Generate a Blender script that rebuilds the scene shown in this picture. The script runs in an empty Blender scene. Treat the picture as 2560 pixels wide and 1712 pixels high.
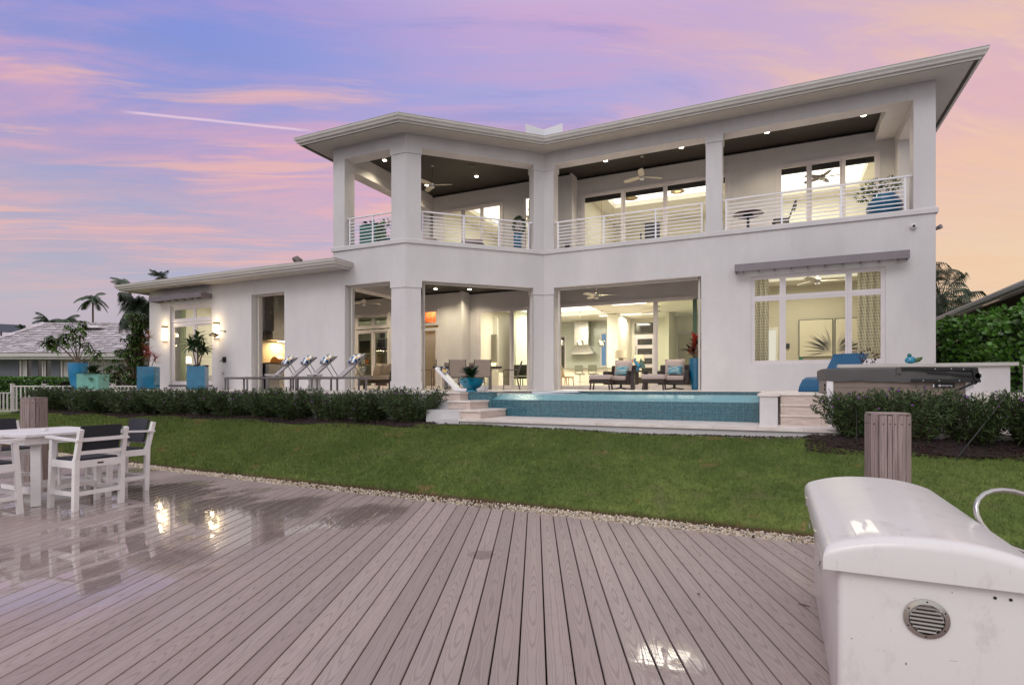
import bpy, bmesh, math, random
import numpy as np
from mathutils import Vector, Matrix, Euler
R = math.radians; PI = math.pi
SC = bpy.context.scene
COL = SC.collection
rnd = random.Random(7)

# ------------------------------------------------------------------ camera (eye level is z = 0; x runs along the house front, y into the house)
YAW = R(25.25)
cd = bpy.data.cameras.new('camera'); cam = bpy.data.objects.new('camera', cd); COL.objects.link(cam)
cam.rotation_euler = (R(90), 0, YAW); cd.sensor_width = 36; cd.lens = 36*1405/2560
cd.shift_y = 108/2560; cd.clip_start = .05; cd.clip_end = 3000
SC.camera = cam
SC.view_settings.view_transform = 'Standard'; SC.view_settings.look = 'None'
SC.view_settings.gamma = 1; SC.view_settings.exposure = 0.0
SC.cycles.max_bounces = 7; SC.cycles.transparent_max_bounces = 12; SC.cycles.diffuse_bounces = 3; SC.cycles.glossy_bounces = 4
SC.cycles.sample_clamp_indirect = 4.0; SC.cycles.caustics_reflective = False; SC.cycles.caustics_refractive = False
SC.cycles.use_denoising = True
FW = Vector((-math.sin(YAW), math.cos(YAW), 0)); RT = Vector((math.cos(YAW), math.sin(YAW), 0))

def lin(c):
    return tuple(((x/255)/12.92 if x/255 <= .04045 else ((x/255+.055)/1.055)**2.4) for x in c)

# ------------------------------------------------------------------ node helper
class N:
    def __init__(s, tree): s.t = tree; s.t.nodes.clear()
    def n(s, kind, **kw):
        nd = s.t.nodes.new(kind)
        for k, v in kw.items():
            if k.startswith('i_'):
                k = k[2:]
                key = int(k) if k.isdigit() else k.replace('_', ' ')
                s.put(nd.inputs[key], v)
            else: setattr(nd, k, v)
        return nd
    def put(s, sock, v):
        if isinstance(v, bpy.types.NodeSocket): s.t.links.new(v, sock)
        elif isinstance(v, bpy.types.Node): s.t.links.new(v.outputs[0], sock)
        else:
            if sock.type == 'RGBA' and len(v) == 3: v = (*v, 1)
            sock.default_value = v
    def m(s, op, a, b=0., c=0., clamp=False):
        nd = s.t.nodes.new('ShaderNodeMath'); nd.operation = op; nd.use_clamp = clamp
        s.put(nd.inputs[0], a); s.put(nd.inputs[1], b); s.put(nd.inputs[2], c); return nd.outputs[0]
    def v(s, op, a, b=(0, 0, 0), scale=None):
        nd = s.t.nodes.new('ShaderNodeVectorMath'); nd.operation = op
        s.put(nd.inputs[0], a); s.put(nd.inputs[1], b)
        if scale is not None: s.put(nd.inputs['Scale'], scale)
        return nd.outputs['Value'] if op in ('DOT_PRODUCT', 'LENGTH', 'DISTANCE') else nd.outputs[0]
    def mix(s, f, a, b, mode='MIX'):
        nd = s.t.nodes.new('ShaderNodeMix'); nd.data_type = 'RGBA'; nd.blend_type = mode
        s.put(nd.inputs[0], f); s.put(nd.inputs[6], a); s.put(nd.inputs[7], b); return nd.outputs[2]
    def ramp(s, f, stops, interp='LINEAR'):
        nd = s.t.nodes.new('ShaderNodeValToRGB'); cr = nd.color_ramp; cr.interpolation = interp
        while len(cr.elements) < len(stops): cr.elements.new(.5)
        for e, (p, c) in zip(cr.elements, stops):
            e.position = p; e.color = (*c, 1) if hasattr(c, '__len__') else (c, c, c, 1)
        s.put(nd.inputs[0], f); return nd.outputs[0]
    def noise(s, vec, scale, detail=3., rough=.5, dist=0.):
        nd = s.t.nodes.new('ShaderNodeTexNoise')
        s.put(nd.inputs['Vector'], vec); nd.inputs['Scale'].default_value = scale; nd.inputs['Detail'].default_value = detail
        nd.inputs['Roughness'].default_value = rough; nd.inputs['Distortion'].default_value = dist
        return nd.outputs[0]
    def sstep(s, x, a, b):
        nd = s.t.nodes.new('ShaderNodeMapRange'); nd.interpolation_type = 'SMOOTHSTEP'
        s.put(nd.inputs[0], x); nd.inputs[1].default_value = a; nd.inputs[2].default_value = b; return nd.outputs[0]
    def scale(s, vec, sc, rot=(0, 0, 0), loc=(0, 0, 0)):
        nd = s.t.nodes.new('ShaderNodeMapping'); s.put(nd.inputs[0], vec)
        nd.inputs['Scale'].default_value = sc; nd.inputs['Rotation'].default_value = rot; nd.inputs['Location'].default_value = loc
        return nd.outputs[0]

# ------------------------------------------------------------------ world: dusk sky over a Nishita base, streaky clouds laid out by direction
def dirv(u, v):
    a = (u-1280)/1405; b = (964-v)/1405
    return (FW + RT*a + Vector((0, 0, b))).normalized()
W = bpy.data.worlds.new('World'); SC.world = W; W.use_nodes = True
def build_world():
    n = N(W.node_tree)
    d = n.n('ShaderNodeTexCoord').outputs['Generated']
    f = n.v('DOT_PRODUCT', d, tuple(FW)); r = n.v('DOT_PRODUCT', d, tuple(RT)); z = n.v('DOT_PRODUCT', d, (0, 0, 1))
    az = n.m('DIVIDE', n.m('ARCTAN2', r, f), PI)            # -1..1, 0 straight ahead of the terrace
    t = n.m('MAXIMUM', z, 0.0)
    left = n.ramp(t, [(0, lin((196, 172, 184))), (.06, lin((202, 182, 194))), (.12, lin((192, 188, 202))), (.19, lin((182, 180, 204))), (.27, lin((186, 176, 206))), (.33, lin((170, 164, 214))),
                      (.40, lin((148, 160, 224))), (.56, lin((122, 146, 226))), (.75, lin((120, 130, 205))), (1, lin((110, 120, 190)))])
    mid = n.ramp(t, [(0, lin((226, 176, 178))), (.10, lin((234, 190, 192))), (.22, lin((232, 192, 208))), (.32, lin((206, 182, 220))),
                     (.45, lin((172, 174, 230))), (.56, lin((202, 174, 220))), (.75, lin((150, 140, 205))), (1, lin((120, 124, 190)))])
    right = n.ramp(t, [(0, lin((236, 190, 168))), (.08, lin((246, 206, 172))), (.16, lin((248, 216, 180))), (.26, lin((246, 204, 184))), (.36, lin((236, 188, 196))),
                       (.48, lin((208, 178, 218))), (.60, lin((192, 170, 218))), (.8, lin((140, 136, 200))), (1, lin((120, 124, 190)))])
    a1 = n.sstep(az, -.20, .03); a2 = n.sstep(az, .02, .19)
    base = n.mix(a2, n.mix(a1, left, mid), right)
    # cloud sheet seen in perspective
    k = n.m('DIVIDE', 1.0, n.m('ADD', t, .10))
    px = n.m('MULTIPLY', r, k); py = n.m('MULTIPLY', f, k)
    pv = n.n('ShaderNodeCombineXYZ', i_0=px, i_1=py, i_2=0.0).outputs[0]
    q = n.scale(pv, (.55, 1.75, 1), (0, 0, R(-33)), (5.3, 2.9, 0))
    warp = n.noise(n.scale(pv, (.5, .9, 1)), 1.0, 2)
    q2 = n.v('ADD', q, n.n('ShaderNodeCombineXYZ', i_0=0.0, i_1=n.m('MULTIPLY', warp, 1.1), i_2=0.0).outputs[0])
    c1 = n.noise(q2, 1.0, 7, .62)
    c2 = n.noise(n.scale(q2, (1.3, 2.2, 1), (0, 0, .12), (9, 4, 0)), 1.3, 8, .66)
    m1 = n.m('MULTIPLY', n.sstep(c1, .34, .58), n.m('ADD', n.m('MULTIPLY', n.sstep(z, .08, .18), .85), n.m('MULTIPLY', a1, .15)))
    pink = n.ramp(t, [(0, lin((232, 180, 176))), (.2, lin((246, 190, 186))), (.38, lin((238, 178, 196))), (.6, lin((214, 160, 206))), (1, lin((180, 150, 200)))])
    peach = n.mix(a2, pink, lin((250, 206, 172)))
    CLOUD = 1
    m1 = n.m('MULTIPLY', m1, n.m('SUBTRACT', 1.0, n.m('MULTIPLY', n.sstep(z, .40, .54), .45)))
    c4 = n.noise(n.scale(q2, (1.7, 3.6, 1), (0, 0, -.12), (5, 1, 0)), 1.5, 9, .66, .6)
    m1 = n.m('MULTIPLY', m1, n.m('ADD', .35, n.m('MULTIPLY', n.sstep(c4, .36, .60), .75)), clamp=True)
    m2 = n.sstep(c2, .50, .66)
    blue = n.ramp(t, [(0, lin((190, 180, 194))), (.2, lin((168, 184, 218))), (.4, lin((150, 156, 216))), (1, lin((130, 134, 205)))])
    c = n.mix(n.m('MULTIPLY', m1, .74), base, peach)
    bl = n.m('MULTIPLY', n.m('MULTIPLY', m2, n.m('ADD', .05, n.m('MULTIPLY', n.sstep(z, .05, .2), .45))), n.m('SUBTRACT', 1.0, n.m('MULTIPLY', a2, .8)))
    c = n.mix(bl, c, blue)
    # thin bright wisps
    c3 = n.noise(n.scale(q2, (.8, 2.6, 1), (0, 0, -.10), (2, 8, 0)), 1.6, 7, .60, .3)
    c = n.mix(n.m('MULTIPLY', n.m('MULTIPLY', n.sstep(c3, .54, .68), n.sstep(z, .10, .2)), .62), c, n.mix(a2, lin((255, 196, 178)), lin((252, 214, 184))))
    # contrail along a great circle
    d1 = dirv(285, 277); d2 = dirv(800, 330)
    nn = d1.cross(d2).normalized(); along = (d2-d1).normalized()
    mid_ = (d1+d2).normalized()
    dist = n.m('ABSOLUTE', n.m('ADD', n.v('DOT_PRODUCT', d, tuple(nn)), n.m('MULTIPLY', n.m('SUBTRACT', n.noise(d, 40., 2), .5), .0012)))
    s = n.v('DOT_PRODUCT', n.v('SUBTRACT', d, tuple(mid_)), tuple(along))
    L = (d2-d1).length/2
    tr = n.m('MULTIPLY', n.m('SUBTRACT', 1.0, n.sstep(dist, .0006, .0026)), n.m('MULTIPLY', n.sstep(s, -L, -L*.75), n.m('SUBTRACT', 1.0, n.sstep(s, L*.7, L*1.0))))
    c = n.mix(n.m('MULTIPLY', tr, .75), c, lin((244, 214, 232)))
    # brighter afterglow in the half of the sky behind the terrace, ground half below
    back = n.sstep(n.m('MULTIPLY', f, -1.0), -.15, .75)
    up = n.sstep(t, .45, .95)
    gain = n.m('ADD', 1.0, n.m('ADD', n.m('MULTIPLY', back, .57), n.m('MULTIPLY', up, .35)))
    glow = n.mix(n.m('MAXIMUM', n.m('MULTIPLY', back, .95), n.m('MULTIPLY', n.sstep(t, .52, .70), .85)), c, (.66, .675, .70))
    c = n.v('SCALE', glow, scale=gain)
    c = n.mix(n.sstep(z, -.02, .0), (.10, .10, .10), c)
    sky = n.n('ShaderNodeTexSky', sky_type='NISHITA', sun_disc=False, sun_elevation=R(9), sun_rotation=R(200))
    e1 = n.n('ShaderNodeBackground', i_0=c, i_1=.90).outputs[0]
    e2 = n.n('ShaderNodeBackground', i_0=sky.outputs[0], i_1=.006).outputs[0]
    ad = n.n('ShaderNodeAddShader', i_0=e1, i_1=e2)
    o = n.n('ShaderNodeOutputWorld'); n.put(o.inputs[0], ad.outputs[0])
build_world()
sd = bpy.data.lights.new('sun', 'SUN'); sd.energy = .8; sd.angle = R(26); sd.color = (1, .955, .92)
so = bpy.data.objects.new('sun', sd); COL.objects.link(so)
so.rotation_euler = (R(52), 0, R(-8))

# ------------------------------------------------------------------ materials
MATS = {}
def principled(name, color, rough=.6, metal=0., bump=0., bscale=40., var=0., vscale=3., spec=.5, coat=0., emit=None, estr=0., sheen=0., rvar=0.):
    if name in MATS: return MATS[name]
    m = bpy.data.materials.new(name); m.use_nodes = True; n = N(m.node_tree)
    p = n.n('ShaderNodeBsdfPrincipled'); tc = n.n('ShaderNodeTexCoord').outputs['Object']
    col = color
    if var:
        f = n.noise(tc, vscale, 5, .6)
        col = n.mix(n.sstep(f, .3, .7), tuple(x*(1-var) for x in color), tuple(min(1, x*(1+var)) for x in color))
    n.put(p.inputs['Base Color'], col); p.inputs['Roughness'].default_value = rough; p.inputs['Metallic'].default_value = metal
    if rvar: n.put(p.inputs['Roughness'], n.m('ADD', rough-rvar, n.m('MULTIPLY', n.noise(tc, vscale*2, 4), 2*rvar)))
    p.inputs['Specular IOR Level'].default_value = spec; p.inputs['Coat Weight'].default_value = coat; p.inputs['Coat Roughness'].default_value = .1
    if bump:
        b = n.n('ShaderNodeBump', i_Strength=bump, i_Distance=.01, i_Height=n.noise(tc, bscale, 4, .6)); n.put(p.inputs['Normal'], b.outputs[0])
    if emit:
        n.put(p.inputs['Emission Color'], emit); p.inputs['Emission Strength'].default_value = estr
    o = n.n('ShaderNodeOutputMaterial'); n.put(o.inputs[0], p.outputs[0])
    MATS[name] = m; return m
def custom(name, fn):
    m = bpy.data.materials.new(name); m.use_nodes = True; n = N(m.node_tree)
    p = n.n('ShaderNodeBsdfPrincipled'); fn(n, p)
    o = n.n('ShaderNodeOutputMaterial'); n.put(o.inputs[0], p.outputs[0]); MATS[name] = m; return m
def emission(name, color, strength):
    m = bpy.data.materials.new(name); m.use_nodes = True; n = N(m.node_tree)
    e = n.n('ShaderNodeEmission', i_0=color, i_1=strength); o = n.n('ShaderNodeOutputMaterial'); n.put(o.inputs[0], e.outputs[0]); MATS[name] = m; return m
def glass(name, tint, refl=1.0, haze=0.):
    m = bpy.data.materials.new(name); m.use_nodes = True; n = N(m.node_tree)
    t = n.n('ShaderNodeBsdfTransparent', i_0=tint).outputs[0]
    if haze:
        dd = n.n('ShaderNodeBsdfTranslucent', i_0=(.9, .9, .9)).outputs[0]; t = n.n('ShaderNodeMixShader', i_0=haze, i_1=t, i_2=dd).outputs[0]
    g = n.n('ShaderNodeBsdfGlossy', i_Roughness=.0, i_Color=(1, 1, 1)).outputs[0]
    fr = n.m('MULTIPLY', n.n('ShaderNodeFresnel', i_IOR=1.45).outputs[0], refl)
    mx = n.n('ShaderNodeMixShader', i_0=fr, i_1=t, i_2=g)
    o = n.n('ShaderNodeOutputMaterial'); n.put(o.inputs[0], mx.outputs[0]); MATS[name] = m; return m

def f_stucco(n, p):
    tc = n.n('ShaderNodeNewGeometry').outputs['Position']
    big = n.noise(n.scale(tc, (.5, .5, .22)), 1.3, 5, .6)
    fine = n.noise(tc, 26, 5, .7)
    streak = n.noise(n.scale(tc, (5, 5, .25)), 1.2, 4, .6)
    c = n.mix(n.sstep(big, .35, .68), lin((202, 198, 198)), lin((214, 210, 209)))
    c = n.mix(n.m('MULTIPLY', n.sstep(streak, .55, .78), .20), c, lin((192, 183, 182)))
    c = n.mix(n.m('MULTIPLY', n.sstep(fine, .4, .7), .16), c, lin((184, 176, 176)))
    n.put(p.inputs['Base Color'], c); p.inputs['Roughness'].default_value = .85
    b = n.n('ShaderNodeBump', i_Strength=.5, i_Distance=.014, i_Height=n.noise(tc, 38, 6, .7)); n.put(p.inputs['Normal'], b.outputs[0])
M_stucco = custom('stucco', f_stucco)
M_trim = principled('painted_trim', lin((196, 191, 185)), .5, var=.04)
M_frame = principled('window_frame', lin((214, 206, 206)), .4, var=.03)
M_soffit = principled('soffit_paint', lin((182, 177, 170)), .7, var=.03)
M_inwall = principled('interior_paint', lin((228, 223, 204)), .7)
M_inceil = principled('interior_ceiling_paint', lin((232, 228, 212)), .7)
M_rail = principled('white_railing_paint', lin((236, 234, 240)), .35)
M_awning = principled('grey_awning_metal', lin((122, 114, 118)), .45, .3, var=.06)
M_glass = glass('clear_glass', (.97, .97, .96), .85)
M_glassg = glass('green_glass', (.74, .80, .72), 1.1)
M_frost = glass('frosted_glass', (.9, .85, .72), .6, .8)
M_lamp = emission('lamp_white', (1, .93, .72), 14)
M_tray = emission('cove_light', (1, .95, .78), 1.7)
M_dark = principled('black_metal', lin((28, 27, 28)), .4, .2)
M_steel = principled('steel', lin((190, 188, 184)), .25, 1., rvar=.08)
M_white = principled('white_gelcoat', lin((225, 220, 222)), .25)

def f_planks(n, p):
    tc = n.n('ShaderNodeNewGeometry').outputs['Position']
    s = n.n('ShaderNodeSeparateXYZ', i_0=tc)
    y = n.m('MULTIPLY', s.outputs[1], 1/.13)
    fr = n.m('FRACT', y); g = n.m('LESS_THAN', fr, .09)
    fl = n.m('FLOOR', y)
    gv = n.n('ShaderNodeCombineXYZ', i_0=n.m('MULTIPLY', s.outputs[0], .6), i_1=n.m('MULTIPLY', y, 1.0), i_2=fl).outputs[0]
    c = n.mix(n.noise(gv, 3., 4), lin((38, 33, 28)), lin((58, 51, 44)))
    c = n.mix(g, c, lin((10, 9, 8)))
    n.put(p.inputs['Base Color'], c); p.inputs['Roughness'].default_value = .55
M_planks = custom('dark_plank_ceiling', f_planks)

def f_trav(n, p):
    tc = n.n('ShaderNodeNewGeometry').outputs['Position']
    w = n.noise(n.scale(tc, (1.2, 1.2, 9)), 2.2, 5, .6, 1.2)
    c = n.mix(n.sstep(w, .3, .7), lin((186, 168, 158)), lin((214, 198, 186)))
    s = n.n('ShaderNodeSeparateXYZ', i_0=tc)
    g = n.m('LESS_THAN', n.m('FRACT', n.m('MULTIPLY', n.m('ADD', s.outputs[0], 20.13), 1/.61)), .012)
    c = n.mix(n.m('MULTIPLY', g, .5), c, lin((120, 108, 100)))
    n.put(p.inputs['Base Color'], c); p.inputs['Roughness'].default_value = .5
M_trav = custom('travertine', f_trav)
def f_coping(n, p):
    tc = n.n('ShaderNodeNewGeometry').outputs['Position']
    w = n.noise(tc, 3.2, 6, .65)
    c = n.mix(n.sstep(w, .3, .7), lin((216, 202, 194)), lin((236, 226, 218)))
    s = n.n('ShaderNodeSeparateXYZ', i_0=tc)
    g = n.m('LESS_THAN', n.m('FRACT', n.m('MULTIPLY', n.m('ADD', s.outputs[0], 20.4), 1/.61)), .014)
    c = n.mix(n.m('MULTIPLY', g, .45), c, lin((150, 138, 130)))
    n.put(p.inputs['Base Color'], c); p.inputs['Roughness'].default_value = .4
M_coping = custom('stone_coping', f_coping)
def f_tile(n, p):
    tc = n.n('ShaderNodeNewGeometry').outputs['Position']
    s = n.n('ShaderNodeSeparateXYZ', i_0=tc)
    S_ = 1/.027
    xx = n.m('MULTIPLY', n.m('ADD', s.outputs[0], 30.0), S_); zz = n.m('MULTIPLY', n.m('ADD', s.outputs[2], n.m('MULTIPLY', s.outputs[1], .61)), S_)
    gx = n.m('FRACT', xx); gz = n.m('FRACT', zz)
    g = n.m('MAXIMUM', n.m('LESS_THAN', gx, .11), n.m('LESS_THAN', gz, .11))
    cell = n.n('ShaderNodeCombineXYZ', i_0=n.m('FLOOR', xx), i_1=n.m('FLOOR', zz), i_2=0.0).outputs[0]
    w = n.n('ShaderNodeTexWhiteNoise', noise_dimensions='2D'); n.put(w.inputs['Vector'], cell)
    c = n.ramp(w.outputs['Value'], [(0, lin((24, 76, 90))), (.5, lin((34, 90, 104))), (.9, lin((46, 102, 114))), (1, lin((70, 96, 108)))])
    band2 = n.m('LESS_THAN', n.m('FRACT', n.m('DIVIDE', zz, 4.0)), .07)
    band = n.n('ShaderNodeTexWhiteNoise', noise_dimensions='1D'); n.put(band.inputs['W'], n.m('FLOOR', n.m('DIVIDE', xx, 11.0)))
    gc = n.mix(n.m('MAXIMUM', band2, n.m('LESS_THAN', n.m('FRACT', n.m('DIVIDE', xx, 4.0)), .07)), lin((92, 116, 124)), lin((132, 154, 160)))
    c = n.mix(n.m('MULTIPLY', g, .55), c, gc)
    n.put(p.inputs['Base Color'], c); p.inputs['Roughness'].default_value = .12; p.inputs['Coat Weight'].default_value = .3
    b = n.n('ShaderNodeBump', i_Strength=.5, i_Distance=.003, i_Height=n.noise(n.scale(cell, (7.3, 3.1, 1)), 1., 1)); n.put(p.inputs['Normal'], b.outputs[0])
M_tile = custom('mosaic_tile', f_tile)
def f_weir(n, p):
    f_tile(n, p)
    tc = n.n('ShaderNodeNewGeometry').outputs['Position']
    b = n.n('ShaderNodeBump', i_Strength=.8, i_Distance=.01, i_Height=n.noise(n.scale(tc, (3, 14, 14)), 6., 3)); n.put(p.inputs['Normal'], b.outputs[0])
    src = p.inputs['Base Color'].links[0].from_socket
    c = n.mix(.50, src, lin((130, 206, 216))); n.put(p.inputs['Base Color'], c); p.inputs['Roughness'].default_value = .08  # pale cyan mix paints sky brightness onto the wet sloping tile
M_weir = custom('skylit_wet_tile', f_weir)
def f_water(n, p):
    tc = n.n('ShaderNodeNewGeometry').outputs['Position']
    n.put(p.inputs['Base Color'], lin((30, 84, 98))); p.inputs['Roughness'].default_value = .03
    b = n.n('ShaderNodeBump', i_Strength=.25, i_Distance=.02, i_Height=n.noise(tc, 5., 3)); n.put(p.inputs['Normal'], b.outputs[0])
M_water = custom('pool_water', f_water)

def f_deck(n, p):
    uv = n.n('ShaderNodeUVMap').outputs[0]
    s = n.n('ShaderNodeSeparateXYZ', i_0=uv)
    u, v = s.outputs[0], s.outputs[1]                        # metres along the board (offset per board), board number + position across
    idx = n.m('FLOOR', v); w = n.m('SUBTRACT', n.m('FRACT', v), .5)
    vec = n.n('ShaderNodeCombineXYZ', i_0=u, i_1=n.m('MULTIPLY', w, .14), i_2=n.m('MULTIPLY', idx, 3.7)).outputs[0]
    humps = n.noise(n.scale(vec, (.8, 1.6, 1)), 1., 0.0, .5)
    wob = n.noise(n.scale(vec, (4, 30, 1)), 1., 3, .6)
    w2 = n.m('MULTIPLY', n.m('MULTIPLY', w, w), 20.0)
    fld = n.m('ADD', n.m('ADD', w2, n.m('MULTIPLY', humps, 13.0)), n.m('MULTIPLY', wob, 1.3))
    fr = n.m('ABSOLUTE', n.m('SUBTRACT', n.m('FRACT', fld), .5))
    line = n.m('SUBTRACT', 1.0, n.sstep(fr, .03, .24))
    straight = n.noise(n.scale(vec, (2.5, 330, 1)), 1., 2, .6)
    wn = n.n('ShaderNodeTexWhiteNoise', noise_dimensions='1D'); n.put(wn.inputs['W'], idx)
    tone = n.mix(wn.outputs['Value'], lin((160, 142, 136)), lin((178, 160, 153)))
    pos = n.n('ShaderNodeNewGeometry').outputs['Position']
    st = n.noise(pos, .9, 5, .6)
    tone = n.mix(n.m('MULTIPLY', n.sstep(st, .45, .75), .35), tone, lin((160, 146, 146)))
    dirt = n.noise(pos, 4.5, 6, .75)
    tone = n.mix(n.m('MULTIPLY', n.sstep(dirt, .56, .72), .28), tone, lin((128, 112, 104)))
    spk = n.noise(pos, 55., 3, .8)
    tone = n.mix(n.m('MULTIPLY', n.sstep(spk, .68, .74), .5), tone, lin((92, 78, 70)))
    c = n.mix(n.m('MULTIPLY', line, .33), tone, lin((104, 88, 82)))
    c = n.mix(n.m('MULTIPLY', n.sstep(straight, .5, .75), .30), c, lin((124, 108, 104)))
    # wet film: puddles follow the boards, more of them towards the low west side
    ps = n.n('ShaderNodeSeparateXYZ', i_0=pos)
    pr = n.scale(pos, (1.0, .38, 1), (0, 0, R(-22.9)))
    pn = n.noise(pr, 1.35, 3, .55)
    bias = n.m('ADD', n.m('MULTIPLY', n.sstep(ps.outputs[0], -2.0, -7.5), .16), 0.0)
    for cx, cy, rad, amp in ((-.62, 3.2, .48, .23), (-1.0, 3.35, .22, .2), (-2.41, 4.46, .22, .25), (-5.95, 4.3, 2.1, .42), (-5.4, 2.65, 1.9, .42), (-8.2, 4.6, 2.2, .40), (-4.4, 5.2, 1.1, .28)):
        dd = n.v('DISTANCE', pos, (cx, cy, -1.52)); bias = n.m('MAXIMUM', bias, n.m('MULTIPLY', n.m('SUBTRACT', 1.0, n.sstep(dd, rad*.35, rad)), amp))
    bw = n.m('MULTIPLY', n.m('SUBTRACT', wn.outputs['Value'], .5), .10)
    tot = n.m('ADD', n.m('SUBTRACT', n.m('ADD', pn, bias), n.m('MULTIPLY', line, .09)), n.m('ADD', bw, n.m('MULTIPLY', n.m('SUBTRACT', straight, .5), .10)))
    wet = n.sstep(tot, .70, .80)
    damp = n.sstep(tot, .54, .70)
    c = n.mix(n.m('MULTIPLY', wet, .18), c, lin((130, 110, 106)))
    n.put(p.inputs['Base Color'], c)
    rg = n.m('SUBTRACT', n.m('SUBTRACT', .44, n.m('MULTIPLY', damp, .14)), n.m('MULTIPLY', wet, .27))
    rg = n.m('ADD', rg, n.m('MULTIPLY', n.m('MULTIPLY', line, .10), n.m('SUBTRACT', 1.0, wet)))
    n.put(p.inputs['Roughness'], rg)
    n.put(p.inputs['Coat Weight'], n.m('MULTIPLY', wet, .9)); p.inputs['Coat Roughness'].default_value = .015
    hgt = n.m('SUBTRACT', n.m('MULTIPLY', straight, .3), n.m('MULTIPLY', line, .5))
    b = n.n('ShaderNodeBump', i_Strength=n.m('MULTIPLY', n.m('SUBTRACT', 1.0, n.m('MULTIPLY', wet, .85)), .55), i_Distance=.0012, i_Height=hgt); n.put(p.inputs['Normal'], b.outputs[0])
    b2 = n.n('ShaderNodeBump', i_Strength=.12, i_Distance=.004, i_Height=n.noise(pr, 9., 2)); n.put(p.inputs['Coat Normal'], b2.outputs[0])
M_deck = custom('composite_deck', f_deck)

def f_lawn(n, p, blades=False):
    pos = n.n('ShaderNodeNewGeometry').outputs['Position']
    a = n.noise(pos, .55, 4, .6); b_ = n.noise(pos, 2.6, 5, .7); f = n.noise(pos, 60 if not blades else 25, 3, .7)
    c = n.mix(n.sstep(a, .35, .65), lin((90, 108, 48)), lin((122, 136, 68)))
    mt = n.noise(pos, 7., 4, .75)
    c = n.mix(n.m('MULTIPLY', n.sstep(mt, .42, .66), .45), c, lin((52, 66, 32)))
    c = n.mix(n.m('MULTIPLY', n.sstep(b_, .52, .70), .65), c, lin((126, 122, 82)))
    sp = n.noise(n.scale(pos, (1, 1.4, 1), loc=(4, 2, 0)), 1.7, 4, .6)
    c = n.mix(n.m('MULTIPLY', n.sstep(sp, .64, .70), .8), c, lin((158, 122, 86)))
    c = n.mix(n.m('MULTIPLY', n.sstep(f, .35, .7), .4), c, lin((52, 66, 30)))
    if blades: c = n.mix(.35, c, n.mix(n.sstep(n.noise(pos, 90., 2, .8), .42, .60), lin((76, 98, 42)), lin((146, 158, 92))))
    ys = n.n('ShaderNodeSeparateXYZ', i_0=pos)
    edge = n.m('SUBTRACT', 1.0, n.sstep(n.m('ADD', ys.outputs[2], n.m('MULTIPLY', b_, .05)), -1.50, -1.44))
    if not blades: c = n.mix(edge, c, lin((78, 56, 40)))
    n.put(p.inputs['Base Color'], c); p.inputs['Roughness'].default_value = .85; p.inputs['Specular IOR Level'].default_value = .25
    if not blades:
        b = n.n('ShaderNodeBump', i_Strength=.6, i_Distance=.02, i_Height=f); n.put(p.inputs['Normal'], b.outputs[0])
M_lawn = custom('lawn', f_lawn); M_blade = custom('grass_blades', lambda n, p: f_lawn(n, p, True))
M_mulch = principled('mulch_chips', lin((62, 42, 38)), .9, var=.5, vscale=20)
M_mulchg = principled('mulch_bed', lin((44, 30, 28)), .95, var=.5, vscale=30, bump=.8)
def f_gravel(n, p):
    pos = n.n('ShaderNodeNewGeometry').outputs['Position']
    w = n.n('ShaderNodeTexVoronoi', i_Scale=38.0); n.put(w.inputs['Vector'], pos)
    c = n.ramp(n.n('ShaderNodeSeparateColor', i_0=w.outputs['Color']).outputs[0], [(0, lin((158, 132, 100))), (.3, lin((204, 186, 158))), (.6, lin((222, 212, 196))), (.85, lin((176, 160, 148))), (1, lin((120, 116, 116)))])
    n.put(p.inputs['Base Color'], c); p.inputs['Roughness'].default_value = .8
M_gravel = custom('gravel_stones', f_gravel)

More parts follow.
